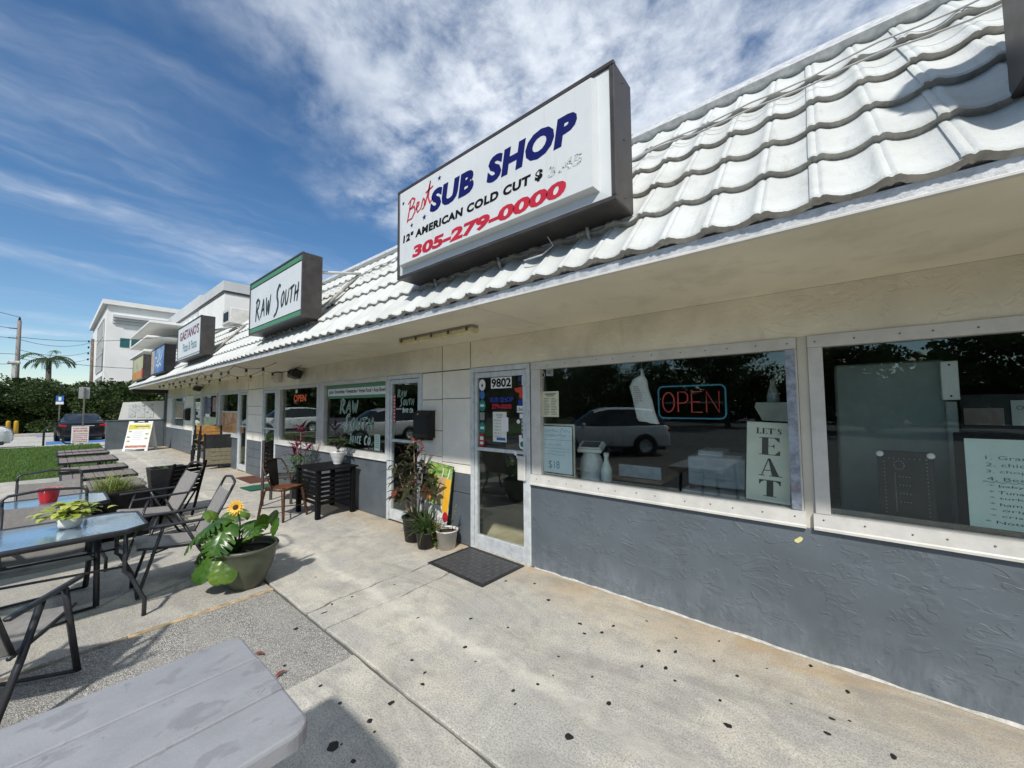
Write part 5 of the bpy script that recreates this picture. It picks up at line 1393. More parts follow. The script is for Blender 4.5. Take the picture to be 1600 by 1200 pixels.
# slatted tables on the grass edge
SLATW = mat('grey_polywood', (.20, .17, .155), .7, var=.18, vscale=9, bump=.2, bscale=60)
def slat_table(label, x0, x1, y0=.12, y1=.92, z=.62):
    c = thing('slatted_table', label, 'table', ((x0+x1)/2, (y0+y1)/2, 0), 0, 'slatted outdoor tables in a row')
    n = 7; w = (y1-y0)/n
    for k in range(n):
        MB().bbox(x0+.02, x1-.02, y0+.02+(w*.965)*k+.004, y0+.02+(w*.965)*(k+1)-.004, z-.018, z, .003).build('slat', SLATW, c)
    for b in ((x0, x0+.02, y0, y1), (x1-.02, x1, y0, y1), (x0+.0205, x1-.0205, y0, y0+.02), (x0+.0205, x1-.0205, y1-.02, y1)):
        MB().bbox(b[0], b[1], b[2], b[3], z-.04, z+.003, .003).build('frame', BLACKMETAL, c)
    for yy2 in (y0+.12, y1-.12):
        MB().tube([(x0+.08, yy2, z-.04), (x1-.05, yy2, .0)], .013, 5).build('leg', BLACKMETAL, c)
        MB().tube([(x1-.08, yy2+.03, z-.04), (x0+.05, yy2+.03, .0)], .013, 5).build('leg', BLACKMETAL, c)
    MB().tube([((x0+x1)/2, y0+.12, z*.5), ((x0+x1)/2, y1-.12, z*.5)], .010, 5).build('stretcher', BLACKMETAL, c)
for lab, a, b in (('nearest of the slatted grey tables beside the lawn', -9.15, -8.42), ('second slatted grey table from the camera beside the lawn', -10.3, -9.62), ('third and longest slatted grey table beside the lawn', -12.3, -11.15),
                  ('fourth slatted grey table beside the lawn', -13.62, -13.0), ('farthest slatted grey table beside the lawn', -14.5, -13.78)):
    slat_table(lab, a, b)

# black planter bench with grass, tall black planter, black slatted chair
pb = thing('planter_box', 'long black planter box with grey boards and feathery grass', 'planter', (-7.6, .62, 0))
MB().bbox(-8.3, -6.92, .37, .88, 0, .575, .01).build('box', BLACKWOOD, pb)
for k in range(4): MB().bbox(-8.32, -7.35, .36+.132*k, .36+.132*k+.126, .576, .598, .003).build('board', SLATW, pb)
SOIL = mat('potting_soil', (.025, .018, .013), .95, var=.4, vscale=60, bump=.8, bscale=90)
MB().box(-7.34, -6.96, .40, .85, .576, .582).build('soil', SOIL, pb)
FEATH = m_leaf('feathery_grass', (.16, .22, .04), (.30, .36, .10))
q = MB()
for _ in range(420):
    a = rnd.uniform(0, 6.28); e = rnd.uniform(.5, 1.3)
    q.leaf((-7.15+rnd.gauss(0, .07), .55+rnd.gauss(0, .08), .58), (math.cos(a)*math.cos(e), math.sin(a)*math.cos(e), math.sin(e)), rnd.uniform(.18, .34), .007, rnd.uniform(.6, 1.6), 4, .1)
q.build('grass_tuft', FEATH, pb)
tp = thing('tall_planter', 'tall tapered black square planter beside the slatted chair', 'planter', (-8.05, 1.2, 0))
MB().add([(-8.18, 1.06, 0), (-7.90, 1.06, 0), (-7.90, 1.34, 0), (-8.18, 1.34, 0), (-8.25, .98, .72), (-7.83, .98, .72), (-7.83, 1.42, .72), (-8.25, 1.42, .72), (-8.22, 1.01, .72), (-7.86, 1.01, .72), (-7.86, 1.39, .72), (-8.22, 1.39, .72), (-8.22, 1.01, .62), (-7.86, 1.01, .62), (-7.86, 1.39, .62), (-8.22, 1.39, .62)],
         [(3, 2, 1, 0), (0, 1, 5, 4), (1, 2, 6, 5), (2, 3, 7, 6), (3, 0, 4, 7), (4, 5, 9, 8), (5, 6, 10, 9), (6, 7, 11, 10), (7, 4, 8, 11), (8, 9, 13, 12), (9, 10, 14, 13), (10, 11, 15, 14), (11, 8, 12, 15), (12, 13, 14, 15)]).build('pot', BLACKPLASTIC, tp)
q = MB()
for _ in range(26):
    a = rnd.uniform(0, 6.28); e = rnd.uniform(.2, .9); q.leaf((-8.04, 1.2, .63), (math.cos(a)*math.cos(e), math.sin(a)*math.cos(e), math.sin(e)), rnd.uniform(.12, .22), .06, .8, 4)
q.build('foliage', m_leaf('dark_green_leaf', (.02, .055, .012), (.05, .11, .025)), tp)
sc_ = thing('slatted_chair', 'black slatted folding chair propped against the tall planter', 'chair', (-7.55, 1.22, 0), 25)
Mx = Matrix.Rotation(math.radians(16), 4, 'Y')
for k in range(7): MB().bbox(.05, .07, -.20, .20, .42+.065*k, .47+.065*k, .004, Mx).build('slat', BLACKWOOD, sc_, True)
for s in (-.215, .215):
    MB().bbox(.045, .075, s-.016, s+.016, .02, .90, .005, Mx).build('leg', BLACKWOOD, sc_, True)
    MB().tube([(.16, s, .44), (-.16, s, .01)], .014, 5).build('leg', BLACKWOOD, sc_, True)
for k in range(5): MB().bbox(-.30+.075*k, -.24+.075*k, -.2, .2, .40, .418, .004).build('slat', BLACKWOOD, sc_, True)

# metal cafe chair (rusty brown) and a copy at the left edge
RUST = mat('bronze_rusted_metal', (.085, .045, .028), .4, .55, var=.4, vscale=14, bump=.15, bscale=60, dirt=.5, dirtcol=(.17, .075, .035), dscale=7)
def cafe_chair(label, loc, rz):
    c = thing('metal_chair', label, 'chair', loc, rz, 'stamped metal cafe chairs')
    mb = MB(); n = 6
    vs = []; fs = []
    for i in range(n+1):
        for k in range(n+1):
            x = (i/n*2-1)*.175*(1-.05*(k/n)); y = (k/n*2-1)*.175
            vs.append((x, y, .452+.008*((i/n*2-1)**2+(k/n*2-1)**2)))
    for i in range(n):
        for k in range(n): fs.append((i*(n+1)+k, i*(n+1)+k+1, (i+1)*(n+1)+k+1, (i+1)*(n+1)+k))
    mb.add(vs, fs, True).build('seat', mat('wood_seat', (.14, .05, .02), .5, var=.35, vscale=14, bump=.2, bscale=40), c, True)
    MB().tube([(-.17, -.18, .44), (.17, -.18, .44), (.185, .0, .44), (.165, .18, .44), (-.165, .18, .44), (-.185, 0, .44)], .016, 6, closed=True, flat=1.3).build('seat_rim', RUST, c, True)
    for sx in (-1, 1):
        for sy in (-1, 1):
            MB().tube([(sx*.15, sy*.16, .44), (sx*.17, sy*.185, .40), (sx*.205, sy*.235, .05), (sx*.21, sy*.24, .0)], [.03, .026, .018, .016], 6).build('leg', RUST, c, True)
    MB().tube([(-.18, .2, .16), (.18, -.2, .16)], .008, 5).build('brace', RUST, c, True)
    MB().tube([(-.18, -.2, .17), (.18, .2, .17)], .008, 5).build('brace', RUST, c, True)
    MB().tube([(-.175, .02, .45), (-.19, .12, .62), (-.185, .20, .76), (-.15, .235, .84), (0, .25, .86), (.15, .235, .84), (.185, .20, .76), (.19, .12, .62), (.175, .02, .45)], .010, 7).build('back_hoop', RUST, c, True)
    MB().add([(-.07, .17, .46), (.07, .17, .46), (.085, .245, .85), (-.085, .245, .85), (-.07, .174, .46), (.07, .174, .46), (.085, .249, .85), (-.085, .249, .85)], [(0, 1, 2, 3), (7, 6, 5, 4), (0, 4, 5, 1), (1, 5, 6, 2), (2, 6, 7, 3), (3, 7, 4, 0)]).build('back_splat', mat('dark_bronze', (.03, .024, .02), .35, .5), c, True)
    return c
mc = cafe_chair('brown metal cafe chair beside the small black bar table', (-6.36, 2.28, 0), 112)
clone(mc, (-4.62, -.70, 0), 200, 'brown metal cafe chair at the left edge behind the foreground armchair')

# black bar table with slatted sides and its pots
bt_ = thing('bar_table', 'black slatted wooden table against the grey wall under the window', 'table', (-6.15, 2.85, 0))
for k in range(6): MB().bbox(-6.56, -5.76, 2.50+.108*k, 2.50+.108*k+.102, .70, .722, .004).build('board', BLACKWOOD, bt_)
for x, y in ((-6.50, 2.55), (-5.82, 2.55), (-6.50, 3.08), (-5.82, 3.08)): MB().bbox(x-.035, x+.035, y-.03, y+.03, 0, .699, .004).build('leg', BLACKWOOD, bt_)
for k in range(7): MB().bbox(-6.464, -5.856, 2.54, 2.556, .20+.068*k, .245+.068*k, .003).build('slat', BLACKWOOD, bt_)
for k in range(7): MB().bbox(-5.83, -5.812, 2.582, 3.048, .20+.068*k, .245+.068*k, .003).build('slat', BLACKWOOD, bt_)

def stem(mb, pts, r): mb.tube(pts, r if isinstance(r, list) else [r*(1-.5*i/(len(pts)-1)) for i in range(len(pts))], 6)
WHITEPOT = mat('white_ceramic', (.74, .74, .72), .35, var=.04, vscale=10)
LEAFG = m_leaf('green_leaf', (.03, .085, .012), (.075, .16, .025), rough=.35)
LEAFY = m_leaf('young_leaf', (.12, .22, .03), (.24, .34, .06))
BARK = mat('plant_stem', (.16, .13, .10), .8, var=.3, vscale=20)
pl = thing('potted_plumeria', 'white ribbed pot with a young frangipani on the black table', 'plant', (-6.12, 2.98, .722))
prof = [(.052, 0)]
for k in range(8): prof += [(.060+.008*k, .012+.022*k), (.064+.008*k, .022+.022*k), (.058+.008*k, .030+.022*k)]
prof += [(.125, .19), (.126, .202), (.115, .202), (.112, .18)]
MB().lathe(prof, 22, (-6.12, 2.98, .722)).build('pot', WHITEPOT, pl)
MB().lathe([(.113, .178), (.001, .185)], 16, (-6.12, 2.98, .722)).build('soil', SOIL, pl)
q = MB(); tips = [(-6.22, 2.93, 1.08), (-6.02, 2.95, 1.12), (-6.1, 3.06, 1.10), (-5.98, 3.03, 1.06)]
stem(q, [(-6.12, 2.98, .9), (-6.12, 2.98, .97)], .016)
for tpt in tips: stem(q, [(-6.12, 2.98, .965), (Vector((-6.12, 2.98, .99))+Vector(tpt))/2+Vector((0, 0, -.015)), tpt], .012)
q.build('stem', BARK, pl)
q = MB()
for tpt in tips:
    for k in range(8):
        a = k*.8+rnd.uniform(-.2, .2); e = rnd.uniform(-.1, .6); q.leaf(tpt, (math.cos(a)*math.cos(e), math.sin(a)*math.cos(e), math.sin(e)), rnd.uniform(.13, .20), .042, .5, 5, .3)
q.build('foliage', LEAFG, pl)

# cordyline and green shrub in a pot, wicker chair
cp = thing('potted_cordyline', 'tall magenta cordyline with green shrub in a black pot under the window', 'plant', (-7.45, 2.95, 0))
MB().lathe([(.12, 0), (.16, .30), (.17, .32), (.155, .32), (.15, .29)], 18, (-7.45, 2.95, .0)).build('pot', BLACKPLASTIC, cp)
MAG = m_leaf('magenta_leaf', (.10, .008, .03), (.30, .03, .09))
q = MB(); st_ = MB()
for (dx, dy, h) in ((0, 0, 1.28), (.10, .04, .95), (-.08, -.05, .85), (.05, -.1, 1.05)):
    top_ = Vector((-7.45+dx*1.6, 2.93+dy, h)); stem(st_, [(-7.45+dx*.3, 2.95, .3), (-7.45+dx, 2.94+dy*.5, h*.6), top_], .011)
    for k in range(15):
        a = k*2.4; e = rnd.uniform(-.1, 1.2); q.leaf(top_-Vector((0, 0, rnd.uniform(0, .12))), (math.cos(a)*math.cos(e), math.sin(a)*math.cos(e), math.sin(e)), rnd.uniform(.18, .34), .035, rnd.uniform(.4, 1.2), 5, .35)
st_.build('stem', BARK, cp); q.build('magenta_foliage', MAG, cp)
q = MB()
for _ in range(330):
    p = Vector((-7.45+rnd.gauss(0, .14), 2.88+rnd.gauss(0, .10), rnd.uniform(.32, .80))); a = rnd.uniform(0, 6.28); e = rnd.uniform(-.5, .9)
    q.leaf(p, (math.cos(a)*math.cos(e), math.sin(a)*math.cos(e), math.sin(e)), rnd.uniform(.05, .09), .03, .4, 3)
q.build('green_foliage', LEAFG, cp)
wk = thing('wicker_chair', 'dark wicker high-back chair between the doorway and the magenta plant', 'chair', (-7.42, 2.60, 0), 146)
WICK = mat('dark_wicker', (.05, .047, .046), .6, var=.3, vscale=40, bump=.6, bscale=130)
for k in range(17): MB().tube([(-.21, .2+.004*(k % 2), .50+.034*k), (-.07, .2-.010*(-1)**k, .50+.034*k), (.07, .2+.010*(-1)**k, .50+.034*k), (.21, .2+.004*(k % 2), .50+.034*k)], .0175, 5).build('weave', WICK, wk, True)
for sx in (-.225, .225):
    MB().bbox(sx-.018, sx+.018, .18, .222, 0, 1.09, .005).build('leg', WICK, wk, True); MB().bbox(sx-.018, sx+.018, -.25, -.21, 0, .44, .005).build('leg', WICK, wk, True)
MB().bbox(-.206, .206, -.25, .178, .43, .47, .01).build('seat', WICK, wk, True)

# monstera and sunflower planter
mp_ = thing('monstera_planter', 'olive bowl planter with split-leaf monstera and a yellow sunflower', 'planter', (-4.22, 1.22, 0))
OLIVE = mat('olive_glaze', (.075, .085, .055), .4, var=.2, vscale=9, bump=.1, bscale=60, dirt=.3, dirtcol=(.13, .13, .10))
PC = (-4.22, 1.22, 0)
MB().lathe([(.115, .0), (.128, .012), (.165, .08), (.205, .18), (.228, .27), (.236, .335), (.248, .345), (.252, .362), (.244, .374), (.228, .372), (.222, .35), (.215, .30)], 36, PC, 1.0, 1.0).build('bowl', OLIVE, mp_)
MB().lathe([(.218, .31), (.001, .325)], 24, PC).build('soil', SOIL, mp_)
MONS = m_leaf('monstera_leaf', (.025, .080, .012), (.075, .165, .026), vein=(.12, .2, .05), rough=.28)
MONY = m_leaf('monstera_young', (.06, .13, .014), (.14, .23, .035), vein=(.2, .28, .08), rough=.3)
def monstera(mb, base, d, size, tilt=0.0, nsplit=5, droop=.8):
    """heart-shaped leaf on a drooping midrib; the margin is cut into lobes when nsplit is set"""
    d = Vector(d).normalized(); U = Vector((0, 0, 1)); side = d.cross(U)
    side = side.normalized() if side.length > 1e-3 else Vector((1, 0, 0))
    side = (Matrix.Rotation(tilt, 3, d) @ side)
    N = 24; P = []; D = d.copy(); p = Vector(base)
    for i in range(N+1):
        P.append((p.copy(), D.copy())); D = (D-U*droop/N*1.3).normalized(); p = p+D*size/N
    ph = rnd.uniform(0, 6)
    for s in (-1, 1):
        rows = 8; vs = []; fs = []
        for i in range(N+1):
            t = i/N; hw = size*.50*(math.sin(math.pi*(.16+.84*t))**.62 if t < 1 else 0)
            if t < .08: hw *= .75+3*t
            c0, dd = P[i]; nr = side.cross(dd).normalized()
            cut = 1.0
            if nsplit and .14 < t < .93:
                w = (t*nsplit*1.18+.3) % 1.0
                cut = 1.0 if .17 < w < .88 else .40
                cut *= (1-.10*abs(w-.52))
            for r in range(rows+1):
                f_ = r/rows*cut
                wav = .035*size*math.sin(f_*5+i*1.1+ph)*f_
                vs.append(c0+side*s*hw*f_+dd*(.30*hw*f_-.22*size*f_*f_*(1-t)**3)+nr*(.16*hw*f_*(1-f_)*4*.4+wav*.4)+Vector((0, 0, -.30*hw*f_*f_)))
        for i in range(N):
            for r in range(rows): fs.append((i*(rows+1)+r, i*(rows+1)+r+1, (i+1)*(rows+1)+r+1, (i+1)*(rows+1)+r))
        mb.add(vs, fs, True)
    return mb
pet = MB()
def mleaf(m, root, base, d, size, tilt=0, ns=5, droop=.8):
    pet.tube([root, (Vector(root)+Vector(base))/2+Vector((0, 0, .05)), base], .007, 6)
    monstera(MB(), base, d, size, tilt, ns, droop).build('leaf', m, mp_)
# towards the camera is (+.96, -.28); picture-left is (-.64,-.77)
L_ = Vector((-.64, -.77, 0)); F_ = Vector((.77, -.64, 0))
r0 = Vector((-4.26, 1.16, .32))
def at(l, f_, z): return tuple(Vector((-4.22, 1.22, 0))+L_*l+F_*f_+Vector((0, 0, z)))
mleaf(MONS, r0, at(0.270, 0.050, .58), L_*.9+F_*.55-Vector((0, 0, .4)), 0.286, .15, 5, .9)
mleaf(MONS, r0, at(0.120, 0.110, .60), F_*.8+L_*.15-Vector((0, 0, .5)), 0.277, -.1, 5, .9)
mleaf(MONS, r0, at(0.040, -0.070, .56), F_*.5-L_*.5+Vector((0, 0, .1)), 0.235, .2, 5, .7)
mleaf(MONS, r0, at(0.290, -0.100, .52), L_*1.0-Vector((0, 0, .3)), 0.218, .2, 5, .8)
mleaf(MONS, r0, at(0.240, 0.150, .34), F_*.5+L_*.3-Vector((0, 0, .8)), 0.218, 0, 0, .5)
mleaf(MONY, r0, at(0.090, 0.190, .33), F_*.5-L_*.1-Vector((0, 0, .8)), 0.210, 0, 0, .5)
mleaf(MONY, r0, at(0.330, -0.070, .60), L_*.3-F_*.2+Vector((0, 0, .6)), 0.126, 0, 0, .8)
mleaf(MONY, r0, at(-0.100, -0.030, .50), -L_*.1+F_*.2+Vector((0, 0, 1)), 0.151, .5, 0, .3)
mleaf(MONS, r0, at(-0.130, -0.110, .52), -L_*.3+Vector((0, 0, 1)), 0.143, -.4, 0, .5)
mleaf(MONS, r0, at(-0.190, -0.020, .46), -L_*.35+F_*.1+Vector((0, 0, 1)), 0.160, .9, 0, .4)
mleaf(MONS, r0, at(.24, .06, .46), L_*.7+F_*.3-Vector((0, 0, .6)), .24, .3, 5, .7)
mleaf(MONY, r0, at(.10, -.06, .60), L_*.3-F_*.3+Vector((0, 0, .35)), .22, -.2, 5, .8)
mleaf(MONS, r0, at(.15, .04, .63), L_*.5+F_*.5+Vector((0, 0, .1)), .24, .1, 5, 1.0)
mleaf(MONY, r0, at(-.06, .08, .45), -L_*.25+F_*.4+Vector((0, 0, .5)), .16, .2, 0, .8)
sfc = Vector(at(.07, .08, .735))
pet.tube([r0, (r0+sfc)/2+Vector((.0, .02, .05)), tuple(sfc-F_*.02)], .006, 6)
pet.build('stems', m_leaf('petiole', (.06, .12, .02), (.1, .17, .04)), mp_)
sf = thing_part('sunflower', sfc.x, sfc.z, mp_, sfc.y)
PET = m_leaf('sunflower_petal', (.75, .38, .02), (.85, .62, .12)); 
nrm = (F_*.93+Vector((0, 0, .35))).normalized(); sA = nrm.cross(Vector((0, 0, 1))).normalized(); sB = sA.cross(nrm)
q = MB()
for ringi, (n, ln) in enumerate(((14, .062), (13, .050))):
    for k in range(n):
        a = 2*math.pi*(k+.5*ringi)/n; dd = sA*math.cos(a)+sB*math.sin(a)+nrm*(.12+.25*ringi)
        q.leaf(sfc+dd*.014+nrm*.004*ringi, dd, ln*rnd.uniform(.85, 1.1), .024, .15, 3, .2, upv=nrm)
q.build('petals', PET, sf)
MB().lathe([(.026, 0), (.024, .008), (.012, .013), (.001, .012)], 14, M=Matrix.Translation(sfc+nrm*.006) @ nrm.to_track_quat('Z', 'Y').to_matrix().to_4x4()).build('disc', mat('sunflower_disc', (.05, .02, .006), .8, bump=.8, bscale=200), sf)

# coleus on the near table, red bucket on the far one
co = thing('potted_coleus', 'white bowl of yellow-green coleus on the nearer glass table', 'plant', (-4.70, .13, .702))
pc = (-4.70, .13, .702)
MB().lathe([(.045, 0), (.062, .006), (.070, .035), (.071, .075), (.066, .088), (.060, .088), (.058, .07)], 22, pc).build('pot', WHITEPOT, co)
MB().lathe([(.059, .072), (.001, .078)], 14, pc).build('soil', SOIL, co)
COL = m_leaf('coleus_leaf', (.30, .38, .05), (.55, .58, .16), vein=(.16, .26, .03), rough=.5)
q = MB()
for _ in range(150):
    a = rnd.uniform(0, 6.28); r = abs(rnd.gauss(0, .065)); p = Vector((pc[0]+r*math.cos(a), pc[1]+r*math.sin(a)*1.25, pc[2]+.09+rnd.uniform(.0, .11)*(1-min(1, r/.17)*.75)))
    q.leaf(p, (math.cos(a+rnd.uniform(-.6, .6)), math.sin(a+rnd.uniform(-.6, .6)), rnd.uniform(.0, .7)), rnd.uniform(.055, .085), .062, rnd.uniform(.6, 1.5), 4, .15, belly=.38)
q.build('foliage', COL, co)
rb = thing('red_bucket', 'small red bucket with pale scraps on the far glass table', 'bucket', (-6.13, .02, .702))
pr = (-6.13, .02, .702)
MB().lathe([(.055, 0), (.058, .004), (.066, .05), (.067, .055), (.075, .125), (.080, .13), (.080, .138), (.073, .138), (.064, .06)], 22, pr).build('pail', mat('red_plastic', (.52, .01, .015), .3, var=.1), rb)
q = MB()
for k in range(9): a = k*.7; q.leaf((pr[0]+.05*math.cos(a), pr[1]+.05*math.sin(a), pr[2]+.125), (math.cos(a), math.sin(a), .3), .055, .04, .2, 3, .3)
q.build('scraps', mat('pale_pink', (.62, .38, .33), .7, var=.2), rb)

# pots by the shop door
def pot(c, cx_, cy_, r0_, r1_, h, m):
    MB().lathe([(r0_, .0), (r1_, h*.93), (r1_*1.06, h*.94), (r1_*1.07, h), (r1_*.97, h), (r1_*.93, h*.85)], 20, (cx_, cy_, 0)).build('pot', m, c)
    MB().lathe([(r1_*.94, h*.86), (.001, h*.9)], 14, (cx_, cy_, 0)).build('soil', mat('dry_soil', (.07, .035, .022), .95, var=.4, vscale=70, bump=.8, bscale=90), c)
f1 = thing('potted_frangipani', 'leggy dark red-leaved shrub in a big black nursery pot', 'plant', (-4.0, 2.94, 0))
pot(f1, -4.0, 2.94, .125, .16, .29, BLACKPLASTIC)
DRK = m_leaf('dark_bronze_leaf', (.022, .034, .014), (.070, .062, .030), rough=.4); REDL = m_leaf('red_new_leaf', (.18, .03, .02), (.28, .08, .05))
st_ = MB(); q = MB(); q2 = MB()
for (dx, dy, h) in ((-.20, -.12, .93), (.03, -.02, 1.22), (.17, .02, .95), (-.30, .0, .75), (.28, .08, .72), (-.08, .10, .98), (.10, -.16, .70), (-.22, .1, 1.02), (.05, .12, .8), (-.1, -.18, .62)):
    a0 = Vector((-4.0+dx*.2, 2.94+dy*.2, .26)); t_ = Vector((-4.0+dx, min(3.10, 2.90+dy), h)); m_ = a0.lerp(t_, .55)+Vector((dx*.08, 0, .03)); stem(st_, [a0, m_, t_], .010)
    for k in range(13):
        f_ = 1-.5*(k/13)**1.5; p = a0.lerp(m_, min(1, f_*2)) if f_ < .5 else m_.lerp(t_, (f_-.5)*2); a = k*2.4+dx*9; e = rnd.uniform(-.3, .9)
        (q2 if k < 2 and abs(dx) < .15 else q).leaf(p, (math.cos(a)*math.cos(e), math.sin(a)*math.cos(e)*.8-.1, math.sin(e)), rnd.uniform(.13, .23), rnd.uniform(.045, .068), rnd.uniform(.4, 1.3), 5, .3)
st_.build('stem', mat('pale_bark', (.26, .20, .15), .8, var=.2, vscale=30), f1); q.build('foliage', DRK, f1); q2.build('new_leaves', REDL, f1)
f2 = thing('potted_spider_plant', 'arching grassy plant in a small black pot in front of the others', 'plant', (-3.69, 2.86, 0))
pot(f2, -3.69, 2.86, .09, .118, .19, BLACKPLASTIC)
q = MB()
for _ in range(120):
    a = rnd.uniform(0, 6.28); e = rnd.uniform(.5, 1.45); q.leaf((-3.69+rnd.gauss(0, .03), 2.86+rnd.gauss(0, .03), .17), (math.cos(a)*math.cos(e), math.sin(a)*math.cos(e), math.sin(e)), rnd.uniform(.22, .46), .013, rnd.uniform(.6, 2.0), 6, .3)
q.build('foliage', m_leaf('strap_leaf', (.03, .065, .015), (.10, .16, .05)), f2)
f3 = thing('potted_seedling', 'white plastic pot with a thin climbing sprout beside the door mat', 'plant', (-3.48, 3.0, 0))
pot(f3, -3.48, 3.0, .095, .125, .215, mat('scuffed_white_pot', (.66, .64, .60), .5, var=.08, vscale=10, dirt=.3, dirtcol=(.3, .26, .2)))
q = MB()
for _ in range(46):
    a = rnd.uniform(0, 6.28); p = Vector((-3.56+rnd.gauss(0, .03), 2.91+rnd.gauss(0, .03), rnd.uniform(.04, .30))); q.leaf(p, (math.cos(a), math.sin(a), rnd.uniform(-.3, .6)), rnd.uniform(.03, .06), .025, .6, 3)
for k in range(16): a = k*2.4; q.leaf((-3.42+.012*k*.3, 3.03, .2+.018*k), (math.cos(a), math.sin(a), .4), .035, .018, .5, 3)
q.build('foliage', m_leaf('sprout_leaf', (.07, .15, .02), (.17, .26, .05)), f3)
MB().tube([(-3.42, 3.03, .18), (-3.40, 3.03, .35), (-3.36, 3.04, .52)], .004, 5).build('stem', BARK, f3)

# leaning juice poster
po = thing('juice_poster', 'juice picture board with orange drinks leaning on the column', 'poster', (-3.86, 3.08, 0))
Mp = Matrix.Translation((-3.83, 3.075, .03)) @ Matrix.Rotation(math.radians(-5), 4, 'X') @ Matrix.Rotation(math.radians(4), 4, 'Y')
MB().bbox(-.235, .235, -.008, .008, 0, .90, .003, Mp).build('board', mat('poster_edge', (.03, .03, .03), .5), po)
def pq(name, poly, m, k): MB().add([Mp @ Vector((a, -.0088-.0006*k, b)) for a, b in poly], [tuple(range(len(poly)))]).build(name, m, po)
pq('print', [(-.232, .003), (.232, .003), (.232, .40), (-.232, .40)], m_print('cloth_print', [(.6, .6, .58), (.75, .74, .72), (.8, .8, .78)], 9, .6), 0)
pq('print', [(-.232, .40), (.232, .40), (.232, .897), (-.232, .897)], m_print('leafy_print', [(.02, .10, .01), (.10, .26, .03), (.40, .50, .16), (.06, .2, .02)], 14, .8), 0)
pq('juice_glass', [(-.01, .42), (.10, .42), (.115, .75), (-.02, .75)], m_print('milk_drink', [(.50, .34, .18), (.60, .44, .26)], 5), 1)
pq('juice_glass', [(.115, .33), (.225, .33), (.225, .74), (.115, .74)], m_print('orange_drink', [(.80, .38, .02), (.82, .50, .06)], 5), 1)
pq('fruit', [(-.2+.13*math.cos(t*.52), .50+.09*math.sin(t*.52)) for t in range(12)], m_print('fruit_print', [(.65, .45, .08), (.5, .12, .05), (.2, .35, .05)], 16), 2)
pq('fruit', [(.19+.05*math.cos(t*.52), .29+.06*math.sin(t*.52)) for t in range(12)], REDV, 3)
pq('orange_slice', [(.05+.17*math.cos(t*math.pi/11), .02+.155*math.sin(t*math.pi/11)) for t in range(12)], m_print('orange_flesh', [(.72, .24, .01), (.85, .42, .04)], 25), 2)
pq('straw', [(.045, .74), (.058, .74), (.075, .86), (.062, .86)], WHITEV, 2); pq('straw', [(.15, .74), (.165, .74), (.19, .86), (.175, .86)], WHITEV, 2)

# door mats
RUBBER = mat('black_rubber', (.020, .021, .022), .6, var=.2, vscale=25, bump=.15, bscale=150, dirt=.25, dirtcol=(.07, .065, .06))
dm = thing('door_mat', 'black rubber mat with basket-weave ribs outside the shop door', 'mat', (-2.88, 2.87, 0), -2)
MB().bbox(-.41, .41, -.30, .30, .001, .007, .003).build('base', RUBBER, dm, True)
for b in ((-.412, .412, -.302, -.265), (-.412, .412, .265, .302)): MB().bbox(b[0], b[1], b[2], b[3], .0075, .012, .003).build('border', RUBBER, dm, True)
for b in ((-.412, -.375), (.375, .412)): MB().bbox(b[0], b[1], -.2645, .2645, .0075, .012, .003).build('border', RUBBER, dm, True)
q = MB(); cw = .0625
for i in range(12):
    for j in range(8):
        x, y = -.375+cw*i, -.2625+.0656*j
        for k in range(4):
            if (i+j) % 2: q.box(x+.004+.0148*k, x+.0125+.0148*k, y+.003, y+.0625, .007, .0115)
            else: q.box(x+.003, x+.0595, y+.004+.0158*k, y+.0130+.0158*k, .007, .0115)
tag(q.build('ribs', mat('rubber_rib', (.085, .086, .088), .5, var=.2, vscale=40), dm, True), kind='stuff')
def flat_mat(name, label, m, x0, x1, y0, y1, rz=0, n=10, z=0):
    c = thing(name, label, 'mat', ((x0+x1)/2, (y0+y1)/2, z), rz, 'door mats at the far shop')
    hx, hy = (x1-x0)/2, (y1-y0)/2
    rslab(-hx, hx, -hy, hy, .002, .011, .02, (1, 1, 1, 1), .004).build('carpet', m, c, True)
    for b in ((-hx*.96, hx*.96, -hy*.94, -hy*.88), (-hx*.96, hx*.96, hy*.88, hy*.94)): MB().bbox(b[0], b[1], b[2], b[3], .0112, .014, .001).build('binding', m, c, True)
flat_mat('brown_mat', 'reddish brown mat before the far glass door', mat('brown_carpet', (.10, .035, .022), .95, var=.2, vscale=30, bump=.6, bscale=300), -10.7, -9.65, 2.80, 3.17)
GC = mat('green_carpet', (.005, .10, .055), .95, var=.2, vscale=30, bump=.6, bscale=300)
flat_mat('green_mat', 'green mat nearer the wall beside the cafe chair', GC, -9.35, -8.55, 2.78, 3.16)
flat_mat('green_mat', 'green mat farther from the wall overlapping the other one', GC, -9.30, -8.75, 2.52, 2.80, 4, z=.0125)

